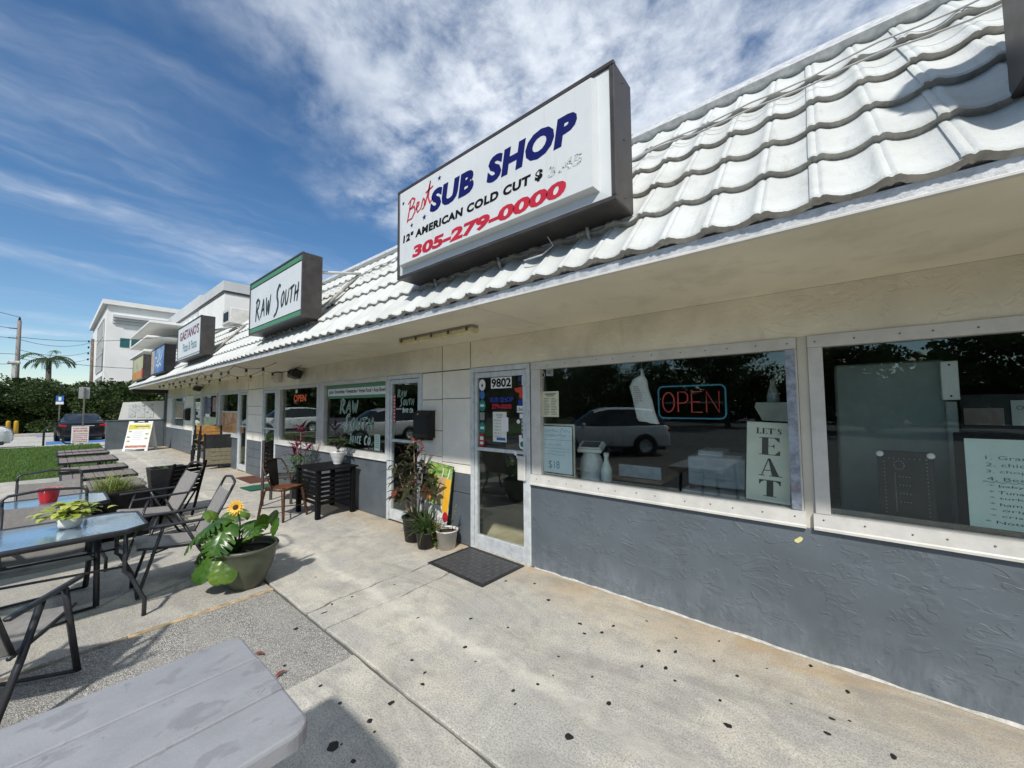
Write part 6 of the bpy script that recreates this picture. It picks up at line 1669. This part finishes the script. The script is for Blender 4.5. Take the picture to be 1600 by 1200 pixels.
# stacked chairs and a folded table by the far windows
HONEY = mat('honey_slat', (.40, .20, .055), .55, var=.2, vscale=12, bump=.15, bscale=50); DKSLAT = mat('aged_slat', (.16, .14, .09), .6, var=.25, vscale=12)
def stack_chair(label, loc, rz):
    c = thing('wood_slat_chair', label, 'chair', loc, rz, 'stacked slat chairs by the far windows')
    for sx in (-.23, .23):
        MB().bbox(sx-.02, sx+.02, -.24, -.20, 0, .45, .004).build('leg', BLACKMETAL, c, True); MB().bbox(sx-.02, sx+.02, .20, .24, 0, .86, .004).build('leg', BLACKMETAL, c, True)
        MB().bbox(sx-.018, sx+.018, -.199, .199, .42, .45, .004).build('rail', BLACKMETAL, c, True)
    for k in range(5): MB().bbox(-.21, .21, -.22+.085*k, -.145+.085*k, .452, .468, .003).build('slat', DKSLAT, c, True)
    for k in range(3): MB().bbox(-.208, .208, .205, .222, .60+.085*k, .675+.085*k, .003).build('slat', HONEY, c, True)
    return c
k0 = stack_chair('lowest slat chair in the left stack by the far windows', (-14.05, 2.86, 0), 75)
clone(k0, (-14.02, 2.87, .14), 75, 'middle slat chair in the left stack by the far windows'); clone(k0, (-13.99, 2.88, .28), 75, 'top slat chair in the left stack by the far windows')
clone(k0, (-13.38, 2.86, 0), 78, 'lowest slat chair in the right stack by the far windows'); clone(k0, (-13.35, 2.87, .14), 78, 'middle slat chair in the right stack by the far windows'); clone(k0, (-13.32, 2.88, .28), 78, 'top slat chair in the right stack by the far windows')
ft = thing('folded_table', 'black framed table with slatted top stood on edge beside the stacked chairs', 'table', (-12.75, 2.95, 0), 70)
for k in range(4): MB().bbox(-.30, .30, .0, .02, .12+.11*k, .22+.11*k, .003).build('slat', DKSLAT, ft, True)
for b in ((-.34, -.301), (.301, .34)): MB().bbox(b[0], b[1], -.015, .035, .0, .95, .004).build('frame', BLACKMETAL, ft, True)
MB().bbox(-.30, .30, -.01, .03, .56, .92, .004).build('shelf', BLACKMETAL, ft, True); MB().bbox(-.30, .30, -.01, .03, .06, .11, .004).build('frame', BLACKMETAL, ft, True)

# ---------------------------------------------------------------- far end of the strip
ew = thing('end_wall', 'dark grey waist-high wall closing the far end of the walkway', 'wall', (-22.15, 2.3, 0))
MB().bbox(-22.25, -22.05, 1.42, 3.13, 0, 1.13, .008).build('wall', GREYBLOCK, ew)
MB().bbox(-22.27, -22.03, 1.40, 3.135, 1.131, 1.16, .006).build('cap', GREYBLOCK, ew)
aw = thing('menu_board', 'white trapezoid menu board with three posters above the dark end wall', 'menu board', (-22.15, 2.5, 1.17))
MB().prism([(1.76, 1.175), (3.12, 1.165), (3.12, 1.96), (1.87, 1.88)], -22.20, -22.14, 'x').build('panel', WHITEV, aw)
for k in range(3): MB().box(-22.135, -22.130, 2.02+.27*k, 2.25+.27*k, 1.28-.02*k, 1.80+.01*k).build('poster', m_print('menu_poster_%d' % k, [(.72, .75, .74), (.75, .78, .78), (.15, .16, .18)], 14, .5), aw)
af = thing('sandwich_board', 'white A-frame board with yellow header and food pictures on the walkway', 'sandwich board', (-21.1, 2.35, 0), 0)
FM = Matrix.Translation((-20.7, 2.28, 0)) @ Matrix.Rotation(math.radians(52), 4, 'Z')
WP = mat('white_plastic_board', (.74, .75, .74), .4, var=.04)
for sgn in (-1, 1):
    M = FM @ Matrix.Translation((0, sgn*.28, 0)) @ Matrix.Rotation(math.radians(sgn*14), 4, 'X')
    MB().bbox(-.40, .40, -.018, .018, .08, 1.10, .01, M).build('board', WP, af)
    for xx in (-.36, .36): MB().bbox(xx-.05, xx+.05, -.019, .019, 0, .079, .004, M).build('leg', WP, af)
    for xx in (-.32, .32): MB().bbox(xx-.08, xx+.08, -.018, .018, 1.1005, 1.16, .006, M).build('shoulder', WP, af)
    if sgn < 0:
        MB().tube([M @ Vector((-.10, 0, 1.10)), M @ Vector((-.09, 0, 1.15)), M @ Vector((.09, 0, 1.15)), M @ Vector((.10, 0, 1.10))], .016, 6).build('handle', WP, af)
        def aq(name, x0, x1, z0, z1, m, k=0): MB().add([M @ Vector(p) for p in ((x0, -.0195-.001*k, z0), (x1, -.0195-.001*k, z0), (x1, -.0195-.001*k, z1), (x0, -.0195-.001*k, z1))], [(0, 1, 2, 3)]).build(name, m, af)
        aq('header', -.36, .36, .84, 1.03, m_print('yellow_header', [(.45, .42, .03), (.6, .52, .05), (.35, .36, .02)], 6))
        aq('header_line', -.15, .3, .93, .96, INK, 1); aq('header_line', -.05, .28, .88, .90, WHITEV, 1)
        for k, (xa, zz) in enumerate(((-.28, .76), (.28, .66), (-.30, .54), (.28, .48), (-.28, .38))): aq('picture', xa-.05, xa+.05, zz-.03, zz+.03, m_print('dish', [(.2, .1, .05), (.3, .32, .1), (.5, .4, .3)], 30), 0)
        for k in range(5): aq('menu_line', -.18, .15-.03*(k % 2), .73-.07*k, .745-.07*k, FADED, 0)
        aq('footer', -.34, .34, .13, .22, m_print('bacon', [(.6, .55, .5), (.35, .1, .06), (.5, .2, .1), (.7, .65, .6)], 10), 0)

# ---------------------------------------------------------------- background buildings
BW = mat('white_render', (.78, .78, .75), .7, var=.05, vscale=.5, bump=.08, bscale=20, dirt=.18, dirtcol=(.5, .5, .47), dscale=.6, world=True)
BGR = mat('pale_grey_render', (.52, .54, .54), .7, var=.05, vscale=.5, world=True)
TEALG = m_glass('teal_glass', (.03, .10, .10), .12); DGLASS = mat('dark_pane', (.02, .035, .04), .08, var=.2, vscale=.4)
b1 = thing('office_building', 'tall white three-storey building with cornice and teal strip window', 'building', (-60, 12, 0))
X1, Y1 = -55.0, 3.2
MB().box(-75, X1, Y1, 34, -.1, 12.0).build('wall', BW, b1)
MB().box(-75.4, X1+.35, Y1-.35, 34.3, 12.001, 12.45).build('parapet', BW, b1)
for (a, z0_, z1_) in ((.55, 10.75, 11.0), (.35, 10.5, 10.75), (.18, 10.2, 10.5)): MB().box(X1+.001, X1+a, Y1+.4, 34, z0_+.002, z1_).build('cornice', BGR, b1)
sw = thing_part('window', X1, 7.8, b1, 5.0)
MB().box(X1+.002, X1+.05, 4.2, 9.5, 7.85, 8.75).build('pane', mat('teal_pane', (.015, .11, .11), .1), sw)
for yy2 in (4.9, 7.2): MB().box(X1+.051, X1+.08, yy2, yy2+.10, 7.85, 8.75).build('mullion', BW, sw)
for (xa, xb, z0_, z1_) in ((-65.5, -57, 5.6, 10.9), (-65.5, -57, 1.0, 4.9)):
    ww = thing_part('window', xa, z0_, b1, Y1)
    MB().box(xa, xb, Y1-.03, Y1-.002, z0_, z1_).build('pane', mat('grey_pane', (.18, .22, .22), .1, var=.2, vscale=.5), ww)
    for k in range(6): MB().box(xa+(xb-xa)*k/5-.06, xa+(xb-xa)*k/5+.06, Y1-.09, Y1-.031, z0_, z1_).build('mullion', BGR, ww)
    for k in range(4): MB().box(xa+.06, xb-.06, Y1-.085, Y1-.0315, z0_+(z1_-z0_)*k/3-.05, z0_+(z1_-z0_)*k/3+.05).build('transom', BGR, ww)
b2 = thing('annex_building', 'stepped pale grey building with flat canopies behind the roof signs', 'building', (-38, 10, 0))
Y2 = 6.48
MB().box(-34.3, -28.0, Y2, 20, 0, 8.75).build('wall', BW, b2)
MB().box(-34.4, -27.9, Y2-.1, 20.1, 8.751, 9.35).build('parapet', BGR, b2)
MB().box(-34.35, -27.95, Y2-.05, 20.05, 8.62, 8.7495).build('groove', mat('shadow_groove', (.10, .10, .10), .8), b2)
MB().box(-46, -34.41, Y2+.15, 20, 0, 8.9).build('wall', BGR, b2)
MB().box(-46.1, -34.42, Y2+.05, 20.1, 8.901, 9.75).build('parapet', BGR, b2)
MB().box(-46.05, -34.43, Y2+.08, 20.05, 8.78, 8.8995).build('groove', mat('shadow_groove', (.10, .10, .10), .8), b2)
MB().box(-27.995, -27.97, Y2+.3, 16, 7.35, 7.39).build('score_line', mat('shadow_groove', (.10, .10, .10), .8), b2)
for (xa, xb, z) in ((-45.5, -35.5, 7.5), (-45.5, -36.5, 6.6), (-45.5, -37.5, 5.7)):
    MB().bbox(xa, xb, Y2-2.4, Y2+.14, z, z+.16, .02).build('canopy', BW, b2)
for z in (5.0, 4.7, 4.4): MB().box(-45, -36, Y2+.05, Y2+.149, z, z+.14).build('louvre', BW, b2)
for k in range(6): MB().box(-44+1.5*k, -43.2+1.5*k, Y2+.10, Y2+.149, 8.0, 8.45).build('lettering', BW, b2)
MB().bbox(-32.4, -32.0, Y2-.25, Y2-.002, 7.3, 7.7, .03).build('wall_lamp', BGR, b2)
b3 = thing('low_building', 'low grey building seen under the eave beyond the dark end wall', 'building', (-40, 3, 0))
MB().box(-47.8, -46.5, 4.3, 9, -.1, 3.4).build('wall', BGR, b3)
MB().box(-48, -46.3, 4.1, 9.2, 3.401, 3.7).build('parapet', BW, b3)
MB().box(-46.49, -46.45, 5.6, 6.4, .0, 2.2).build('door', BLACKMETAL, b3)
rf = thing('far_rooftop_box', 'small grey rooftop vent box on the tiles beyond the pizza sign', 'vent', rp(-12.2, 1.7, .1))
p_ = rp(-12.2, 1.7, .1)
MB().bbox(p_.x-.35, p_.x+.35, p_.y-.2, p_.y+.35, p_.z, p_.z+.42, .02).build('housing', WHITEMETAL, rf)
MB().box(p_.x-.2, p_.x+.2, p_.y-.215, p_.y-.2005, p_.z+.1, p_.z+.32).build('grille', BLACKMETAL, rf)

# ---------------------------------------------------------------- vehicles
def car(name, label, kind, paint, loc, rz, group='cars parked beside the strip'):
    """car with its nose towards +y; built from cross sections"""
    c = thing(name, label, 'car', loc, rz, group)
    suv = kind == 'suv'
    H = 1.66 if suv else 1.42; B = 1.02 if suv else .93; zb = .26 if suv else .20; L = 4.5 if suv else 4.75
    # stations: y, half width, belt/hood height, roof height (0: none), roof half width
    if suv:
        S = [(-2.25, .62, .62, 0, 0), (-2.22, .80, .98, 0, 0), (-2.12, .88, 1.04, 0, 0), (-2.0, .90, 1.05, 1.36, .60), (-1.75, .91, 1.05, 1.60, .62), (-1.0, .92, 1.04, 1.67, .64), (-.1, .92, 1.02, 1.66, .64), (.35, .92, 1.02, 1.55, .62), (.75, .92, 1.03, 1.30, .66), (1.08, .91, 1.04, 0, 0), (1.6, .89, 1.0, 0, 0), (2.0, .84, .93, 0, 0), (2.2, .74, .80, 0, 0), (2.27, .58, .60, 0, 0)]
    else:
        S = [(-2.38, .60, .62, 0, 0), (-2.35, .78, .90, 0, 0), (-2.2, .86, .99, 0, 0), (-1.75, .90, 1.00, 0, 0), (-1.45, .91, .98, 1.10, .66), (-.85, .92, .95, 1.38, .60), (-.2, .92, .94, 1.43, .60), (.4, .92, .94, 1.36, .60), (.85, .92, .95, 1.14, .66), (1.15, .91, .95, 0, 0), (1.7, .89, .88, 0, 0), (2.1, .83, .80, 0, 0), (2.32, .72, .68, 0, 0), (2.38, .56, .52, 0, 0)]
    n = len(S); sect = []
    for (y, hw, b, r, rw) in S:
        lo = zb+(.12 if y in (S[0][0], S[-1][0]) else 0)
        pts = [(hw*.80, lo), (hw*.97, lo+.10), (hw, lo+.30 if b > .8 else lo+.2), (hw*1.0, (lo+b)*.58), (hw*.975, b-.05), (hw*.93, b)]
        if r: pts += [((hw*.90+rw)/2+.04, (b+r)/2), (rw+.03, r-.06), (rw-.08, r), (0, r+.015)]
        else: pts += [(hw*.80, b+.012), (hw*.6, b+.022), (hw*.35, b+.028), (0, b+.03)]
        sect.append([(p[0], y, p[1]) for p in pts])
    m = len(sect[0]); body = MB(); glassb = MB(); wind = MB(); V = []
    for s in (1, -1):
        for i in range(n-1):
            for k in range(m-1):
                q4 = [sect[i][k], sect[i][k+1], sect[i+1][k+1], sect[i+1][k]]
                if s < 0: q4 = [(-p[0], p[1], p[2]) for p in q4][::-1]
                cab = S[i][3] and S[i+1][3]; half = bool(S[i][3]) != bool(S[i+1][3])
                tgt = body
                if cab and k in (5, 6): tgt = glassb
                if half and k >= 5: tgt = wind
                if cab and k >= 7 and (S[i][3] < H-.28 or S[i+1][3] < H-.28): tgt = wind
                tgt.add(q4, [(0, 1, 2, 3)], True)
        for e in (0, n-1):
            P = [(s*p[0], p[1], p[2]) for p in sect[e]]; P.append((0, sect[e][0][1], sect[e][0][2])); body.add(P, [tuple(range(len(P)))])
    def weld(o):
        bm = bmesh.new(); bm.from_mesh(o.data); bmesh.ops.remove_doubles(bm, verts=bm.verts, dist=.0005); bmesh.ops.recalc_face_normals(bm, faces=bm.faces); bm.to_mesh(o.data); bm.free(); sharp(o, 40); return o
    weld(body.build('body', paint, c, True)); weld(glassb.build('side_window', CARGLASS, c, True)); weld(wind.build('windscreen', CARGLASS, c, True))
    MB().bbox(-.80, .80, -L/2+.18, L/2-.2, zb-.06, zb+.14, .02).build('underbody', BLACKPLASTIC, c, True)
    wr = .35 if suv else .33
    for y in (-1.33, 1.36):
        for s in (-1, 1):
            arch = MB().lathe([(wr*1.18, 0), (wr*1.18, .012), (.02, .012)], 22, M=Matrix.Translation((s*.915, y, wr)) @ Matrix.Rotation(math.radians(90*s), 4, 'Y')).build('wheel_arch', BLACKPLASTIC, c, True)
            wheel = MB().lathe([(wr*.66, -.10), (wr*.93, -.105), (wr, -.07), (wr, .07), (wr*.93, .105), (wr*.68, .10), (wr*.66, .06)], 24, M=Matrix.Translation((s*.86, y, wr)) @ Matrix.Rotation(math.radians(90*s), 4, 'Y')).build('wheel', mat('tyre', (.018, .018, .018), .8), c, True)
            rim = MB(); Mw = Matrix.Translation((s*.86, y, wr)) @ Matrix.Rotation(math.radians(90*s), 4, 'Y')
            rim.lathe([(wr*.655, .085), (wr*.60, .095), (wr*.58, .05)], 24, M=Mw)
            for k in range(6): rim.bbox(.02, wr*.6, -.022, .022, .062, .088, .004, Mw @ Matrix.Rotation(math.pi*k/3, 4, 'Z'))
            rim.lathe([(.06, .06), (.055, .098), (.001, .10)], 12, M=Mw); rim.build('rim', ALU, wheel, True)
    for s in (-1, 1):
        MB().bbox(s*.98-.09, s*.98+.09, .72, .84, B-.02, B+.13, .03).build('mirror', paint, c, True)
        MB().bbox(min(s*.50, s*.82), max(s*.50, s*.82), L/2-.36, L/2-.16, B-.32, B-.20, .03, Matrix.Translation((0, .03, 0))).build('headlight', CARLAMP, c, True)
        MB().bbox(min(s*.56, s*.84), max(s*.56, s*.84), -L/2+.02, -L/2+.2, B-.20, B-.06, .03, Matrix.Translation((0, -.012, 0))).build('tail_light', TAIL, c, True)
        MB().bbox(s*.925-.01, s*.925+.01, -.55, -.35, B-.12, B-.09, .004).build('door_handle', paint, c, True)
        MB().bbox(s*.925-.004, s*.925+.004, .05, .058, zb+.25, B-.06, .001).build('door_gap', BLACKPLASTIC, c, True)
    MB().bbox(-.17, .17, -L/2-.012, -L/2+.03, B-.36, B-.22, .004).build('plate', PAPER, c, True)
    MB().bbox(-.44, .44, L/2-.14, L/2-.005, zb+.12, zb+.26, .02).build('grille', BLACKPLASTIC, c, True)
    MB().bbox(-.7, .7, -L/2-.004, -L/2+.1, zb+.02, zb+.14, .02).build('rear_bumper', BLACKPLASTIC, c, True)
    MB().bbox(-.4, .4, -L/2-.006, -L/2+.03, B-.165, B-.135, .006).build('trim', ALU, c, True)
    return c
CARGLASS = mat('car_glass', (.012, .014, .016), .05, var=.05, spec=.8)
CARLAMP = mat('lamp_lens', (.6, .62, .62), .1, spec=.8); TAIL = mat('tail_lens', (.42, .012, .015), .15, spec=.8)
WPAINT = mat('white_car_paint', (.76, .77, .77), .25, var=.02, coat=.8); KPAINT = mat('black_car_paint', (.006, .006, .008), .25, var=.05, coat=.3, spec=.3); SPAINT = mat('silver_car_paint', (.70, .72, .73), .3, .1, var=.03, coat=.8)
car('parked_car', 'black sedan with red tail lights parked nose-in beyond the lawn', 'sedan', KPAINT, (-32.6, 1.12, -.055), 90)
car('parked_car', 'white crossover whose nose shows at the left edge beyond the lawn', 'suv', WPAINT, (-27.2, -3.25, -.055), 0)
car('parked_car', 'white crossover mirrored in the neighbouring shop window with the juice lettering', 'suv', WPAINT, (-17.6, -4.1, -.13), 4)
car('parked_car', 'silver hatchback mirrored in the sandwich shop window behind the register', 'suv', SPAINT, (-6.5, -6.5, -.13), 52)

# ---------------------------------------------------------------- trees
CANOPY = m_leaf('tree_leaf', (.022, .048, .010), (.060, .105, .020), rough=.5)
CANOPYD = m_leaf('tree_leaf_dark', (.020, .042, .010), (.058, .095, .018), rough=.5)
TRUNK = mat('tree_bark', (.10, .085, .07), .9, var=.3, vscale=10, bump=.6, bscale=25)
def tree(label, loc, h, rx, ry, seed, nleaf=9000, m=None, base=.25, group='trees and hedges beyond the lot'):
    r = random.Random(seed); c = thing('tree', label, 'tree', loc, 0, group)
    q = MB(); lumps = []
    for _ in range(26):
        a = r.uniform(0, 6.28); rr = r.random()**.5*.8; lumps.append((rx*rr*math.cos(a), ry*rr*math.sin(a), h*(base+(1-base)*r.uniform(.10, .86)), r.uniform(.24, .42)))
    for _ in range(nleaf):
        lx, ly, lz, lr = r.choice(lumps); u_ = Vector((r.gauss(0, 1), r.gauss(0, 1), r.gauss(0, 1))).normalized(); k = lr*(r.random()**.35)
        p = Vector((lx+u_.x*k*rx, ly+u_.y*k*ry, lz+u_.z*k*h*.42))
        if p.z < .05: continue
        s = r.uniform(.09, .2); d = (u_+Vector((r.uniform(-.6, .6), r.uniform(-.6, .6), r.uniform(-.5, .4)))).normalized(); sd_ = d.cross(Vector((r.random(), r.random(), r.random()))).normalized()
        q.add([p-sd_*s*.4, p+d*s*.6, p+sd_*s*.4, p-d*s*.3], [(0, 1, 2, 3)])
    q.build('crown', m or CANOPY, c, True, recalc=False)
    t = MB(); t.tube([(0, 0, 0), (.1, .05, h*.3), (.0, .1, h*.55)], [.16, .12, .07], 7)
    for k in range(5): lx, ly, lz, lr = lumps[k]; t.tube([(.05, .05, h*(.25+.05*k)), (lx*.5, ly*.5, h*.45), (lx, ly, lz)], [.07, .05, .02], 5)
    t.build('trunk', TRUNK, c, True)
    return c
tA = tree('bushy dark tree at the left edge behind the white car', (-44, -3.4, -.1), 4.3, 3.2, 3.0, 1, 11000, CANOPYD, .0)
tree('dense dark tree behind the blue parking sign', (-43, .2, -.1), 4.0, 2.8, 2.6, 2, 11000, CANOPYD, .0)
tree('dense tree directly behind the black car', (-41.5, 3.0, -.1), 3.9, 2.6, 2.3, 3, 11000, CANOPYD, .0)
tree('lighter leafy tree beside the white office building corner', (-47, 5.0, -.1), 4.5, 2.6, 2.0, 4, 5200, CANOPY, .0)
tree('low shrub mass beyond the menu panel', (-46, 2.0, -.1), 4.2, 2.2, 2.4, 5, 4500, CANOPYD, .0)
tree('hedge clump left of the yellow bollards', (-49, -6.0, -.1), 4.6, 3.5, 3.0, 6, 5000, CANOPYD, .0)
for i, (x, y, hh) in enumerate(((-30, -25, 6.0), (-22, -27, 6.8), (-14, -26, 6.2), (-6, -27, 7.0), (2, -25, 5.8), (9, -27, 6.6), (-38, -24, 6.4))):
    o = clone(tA, (x, y, -.13), 50*i, label='tree number %d from the left in the row across the lot, seen only as a window reflection' % (i+1), group='trees across the lot', scale=(1.35, 1.35, hh/4.3))
    o['label'] = ['tree across the lot mirrored in the far shop glass', 'round tree across the lot mirrored beside the white crossover', 'tree across the lot mirrored over the juice lettering', 'tall tree across the lot mirrored above the silver hatchback', 'tree across the lot mirrored behind the neon sign', 'tree across the lot mirrored in the right hand window', 'farthest tree across the lot mirrored in the door glass'][i]
# dense hedge mass that closes the lot, and the wood across the lot
def mass(name, label, x0, x1, y0, y1, h, n, seed, cell=.22):
    r = random.Random(seed); q = MB()
    for _ in range(n):
        x = r.uniform(x0, x1); y = r.uniform(y0, y1); hh = h*(.72+.20*math.sin(x*.9+seed)+.12*math.sin(y*1.7+x*2.1))
        p = Vector((x, y, r.random()**.8*hh)); s = r.uniform(.6, 1.4)*cell; d = Vector((r.gauss(0, 1), r.gauss(0, 1), r.gauss(0, .7))).normalized(); e = d.cross(Vector((r.random(), r.random(), r.random()+.1))).normalized()
        q.add([p-e*s*.5, p+d*s*.6, p+e*s*.5, p-d*s*.4], [(0, 1, 2, 3)])
    return tag(q.build(name, CANOPYD, recalc=False), label, 'hedge', kind='stuff')
mass('hedge', 'dark dense hedge closing the far side of the lot', -45.5, -43.0, -9, 7.5, 3.7, 26000, 3, .26)
mass('far_wood', 'dark mass of trees across the lot seen in the glass', -110, 40, -40, -36, 6.0, 26000, 8, .75)
mass('side_wood', 'dark belt of trees along the left side of the lot', -66, -60, -40, -12, 7.0, 12000, 5, .6)
# low shrubs at the foot of the hedge
q = thing('low_shrub', 'low bright shrub at the lot edge between the bike rack and the hedge', 'shrub', (-38.2, .9, -.06))
sh = MB()
for _ in range(420): a = rnd.uniform(0, 6.28); rr = rnd.random()**.5; sh.leaf((rr*.5*math.cos(a), rr*1.3*math.sin(a), rnd.uniform(.02, .42)), (rnd.uniform(-1, 1), rnd.uniform(-1, 1), rnd.uniform(0, 1)), .14, .06, .4, 2)
sh.build('foliage', LEAFG, q, True)
# palm
pm = thing('palm_tree', 'coconut palm rising over the hedge left of the office building', 'palm', (-48, -.25, -.1))
MB().tube([(0, 0, 0), (.15, .05, 2.5), (0, 0, 5.75)], [.22, .17, .14], 8).build('trunk', TRUNK, pm, True)
PALM = m_leaf('palm_leaf', (.03, .065, .016), (.10, .14, .045))
for k in range(13):
    q = MB(); a = k*2.4; e = rnd.uniform(.15, 1.15); d = Vector((math.cos(a)*math.cos(e), math.sin(a)*math.cos(e), math.sin(e))); p = Vector((0, 0, 5.7)); P = [p.copy()]
    for i in range(12):
        d = (d-Vector((0, 0, 1))*(.05+.022*i)).normalized(); p = p+d*.14; P.append(p.copy()); sd_ = d.cross(Vector((0, 0, 1))).normalized()
        for s in (-1, 1):
            for j in (0, 1): q.leaf(p-d*.1*j, (sd_*s*.9+d*.75-Vector((0, 0, .25))), .46*(1-.055*abs(i-4)), .07, .7, 3, .1)
    q.tube(P, .018, 4); q.build('frond', PALM, pm, True)

# ---------------------------------------------------------------- poles, wires, street furniture
CONCPOLE = mat('concrete_pole', (.22, .195, .175), .85, var=.1, vscale=3)
up1 = thing('utility_pole', 'tall concrete utility pole with power lines at the left edge', 'pole', (-45, -1.65, -.1))
MB().tube([(-45, -1.65, -.1), (-45, -1.70, 8.05)], [.15, .10], 4).build('shaft', CONCPOLE, up1)
MB().lathe([(.06, 0), (.07, .06), (.05, .12), (.06, .16), (.02, .28)], 8, (-45, -1.70, 8.05)).build('insulator', BLACKMETAL, up1)
for z in (7.45, 6.75): MB().tube([(-45, -1.7, z), (-45, -2.15, z)], .035, 5).build('arm', BLACKMETAL, up1)
up2 = thing('utility_pole', 'brown utility pole close to the corner of the white office building', 'pole', (-56.5, 2.45, -.1))
MB().tube([(-56.5, 2.5, -.1), (-56.5, 2.4, 8.6)], [.15, .11], 8).build('shaft', mat('brown_pole', (.17, .12, .09), .85, var=.2, vscale=3), up2)
for k in range(4): MB().lathe([(.05, -.1), (.07, 0), (.05, .1)], 8, (-56.4, 2.15, 8.3-.6*k)).build('insulator', BLACKMETAL, up2)
WIRE = mat('black_wire', (.02, .02, .022), .6)
runs = [((-45, -1.7, 8.3), (-30, -9, 9.5), 'power line running from the pole top to the upper left'), ((-45, -2.1, 7.45), (-30, -9, 7.9), 'power line from the upper pole arm to the left edge'), ((-45, -2.1, 6.75), (-30, -9, 6.9), 'power line from the lower pole arm to the left edge'),
        ((-45, -1.7, 6.7), (-56.5, 2.3, 8.2), 'upper power line between the two utility poles'), ((-45, -1.7, 5.95), (-56.5, 2.3, 7.3), 'middle power line between the two utility poles'), ((-45, -1.7, 5.35), (-56.5, 2.3, 6.6), 'lower power line between the two utility poles'),
        ((-45, -1.7, 6.85), (-30.5, 6.0, 6.5), 'power line sagging from the pole towards the stepped building'), ((-45, -1.7, 5.6), (-30.5, 5.9, 4.2), 'lower service line sagging across the white office building'), ((-45, -1.7, 5.6), (-30, -9, 5.6), 'low line leaving the pole at the left edge'), ((-45, -1.7, 4.9), (-30, -9, 4.6), 'lowest line leaving the pole at the left edge')]
for a, b, lab in runs: tag(MB().tube(arc(a, b, .45, 14), .016, 4).build('power_line', WIRE), lab, 'power line', 'overhead power lines')
def lamp_cam(x, y, z0_, z1_, label):
    c = thing('lamp_post', label, 'lamp post', (x, y, -.1))
    MB().bbox(x-.12, x+.12, y-.1, y+.1, -.1, z0_, .02).build('post', WHITEMETAL, c); MB().bbox(x-.2, x+.2, y-.32, y+.28, z0_+.001, z1_, .05).build('head', WHITEMETAL, c)
lamp_cam(-44, -1.78, 4.8, 5.02, 'white square-headed post in front of the concrete utility pole')
SIGNBACK = mat('sign_back', (.40, .41, .41), .5, .4, var=.08)
POSTG = mat('sign_post', (.16, .15, .12), .6, .4, var=.2)
hs_ = thing('parking_sign', 'blue and white accessible parking sign on a thin post', 'sign', (-36, .32, -.055))
MB().bbox(-36.03, -35.97, .30, .36, -.055, 2.0, .008).build('post', POSTG, hs_)
MB().bbox(-35.965, -35.95, .17, .48, 2.06, 2.42, .004).build('plate', BLUE, hs_); MB().bbox(-35.965, -35.95, .17, .48, 1.90, 2.058, .004).build('plate', WHITEV, hs_)
MB().box(-35.949, -35.947, .27, .38, 2.13, 2.35).build('symbol', WHITEV, hs_)
rs = thing('back_of_sign', 'bare grey back of a rectangular sign on a post beside the lawn', 'sign', (-26.6, .97, 0))
MB().bbox(-26.63, -26.57, .94, 1.0, -.05, 2.6, .008).build('post', POSTG, rs); MB().bbox(-26.66, -26.64, .79, 1.13, 2.10, 2.63, .004).build('plate', SIGNBACK, rs)
ts = thing('lawn_sign', 'small red and white warning sign on a stake in the lawn', 'sign', (-23.4, .8, 0))
MB().tube([(-23.4, .80, 0), (-23.4, .80, .30)], .014, 5).build('stake', POSTG, ts)
MB().bbox(-23.41, -23.39, .56, 1.03, .25, .91, .004).build('plate', WHITEV, ts)
RM_ = Matrix(((0, -1, 0, -23.386), (1, 0, 0, .795), (0, 0, 1, 0), (0, 0, 0, 1)))
for k, (zz, hh, s) in enumerate(((.80, .07, 'TOW AWAY'), (.70, .07, 'ZONE'), (.60, .045, 'NO PARKING'), (.52, .045, 'VIOLATORS'), (.44, .045, 'TOWED AT'), (.36, .04, 'OWNERS'), (.29, .04, 'EXPENSE'))): text(s, (-.20, .20, zz, zz+hh), 0, REDV, ts, bold=.02, M=RM_)
bk_ = thing('bike_rack', 'black inverted-U bicycle rack at the edge of the concrete lot', 'bike rack', (-27.2, .1, -.055))
P = [(-27.2, -.16, -.05)]+[(-27.2+0*.1, -.16+.28-.28*math.cos(math.pi*k/8), .62+.22*math.sin(math.pi*k/8)) for k in range(9)]+[(-27.2, .40, .12), (-27.25, .50, .02), (-27.3, .75, .0)]
MB().tube(P, .035, 8).build('hoop', BLACKMETAL, bk_); MB().lathe([(.08, 0), (.08, .012)], 12, (-27.2, -.16, -.053)).build('foot_plate', BLACKMETAL, bk_)
YEL = mat('safety_yellow', (.50, .29, .02), .5, var=.08)
for (x, y, lab) in ((-39.8, -1.37, 'yellow safety bollard on the right of the pair at the left edge'), (-40.3, -1.70, 'yellow safety bollard on the left of the pair at the left edge')):
    b_ = thing('bollard', lab, 'bollard', (x, y, -.06), 0, 'yellow bollards'); MB().lathe([(.10, 0), (.10, .86), (.09, .91), (.05, .95), (.001, .96)], 14, (x, y, -.06)).build('post', YEL, b_)
    MB().lathe([(.24, 0), (.24, .05)], 14, (x, y, -.055)).build('footing', CONCPOLE, b_)
tag(MB().box(-31.0, -28.3, -.1, 1.9, -.0545, -.0515).build('blue_parking_paint', mat('blue_road_paint', (.05, .17, .40), .7, var=.2, vscale=3)), kind='structure')
tag(MB().bbox(-26.35, -26.15, -8, 1.5, -.13, .03, .02).build('kerb', LOTCONC), kind='structure')
tag(MB().bbox(-38.0, -37.7, -3, 8, -.13, .12, .03).build('kerb', LOTCONC), kind='structure')
tag(MB().box(-37.4, -36.4, -.5, 2.0, -.0545, -.0515).build('blue_parking_paint', mat('blue_road_paint', (.05, .17, .40), .7, var=.2, vscale=3)), kind='structure')
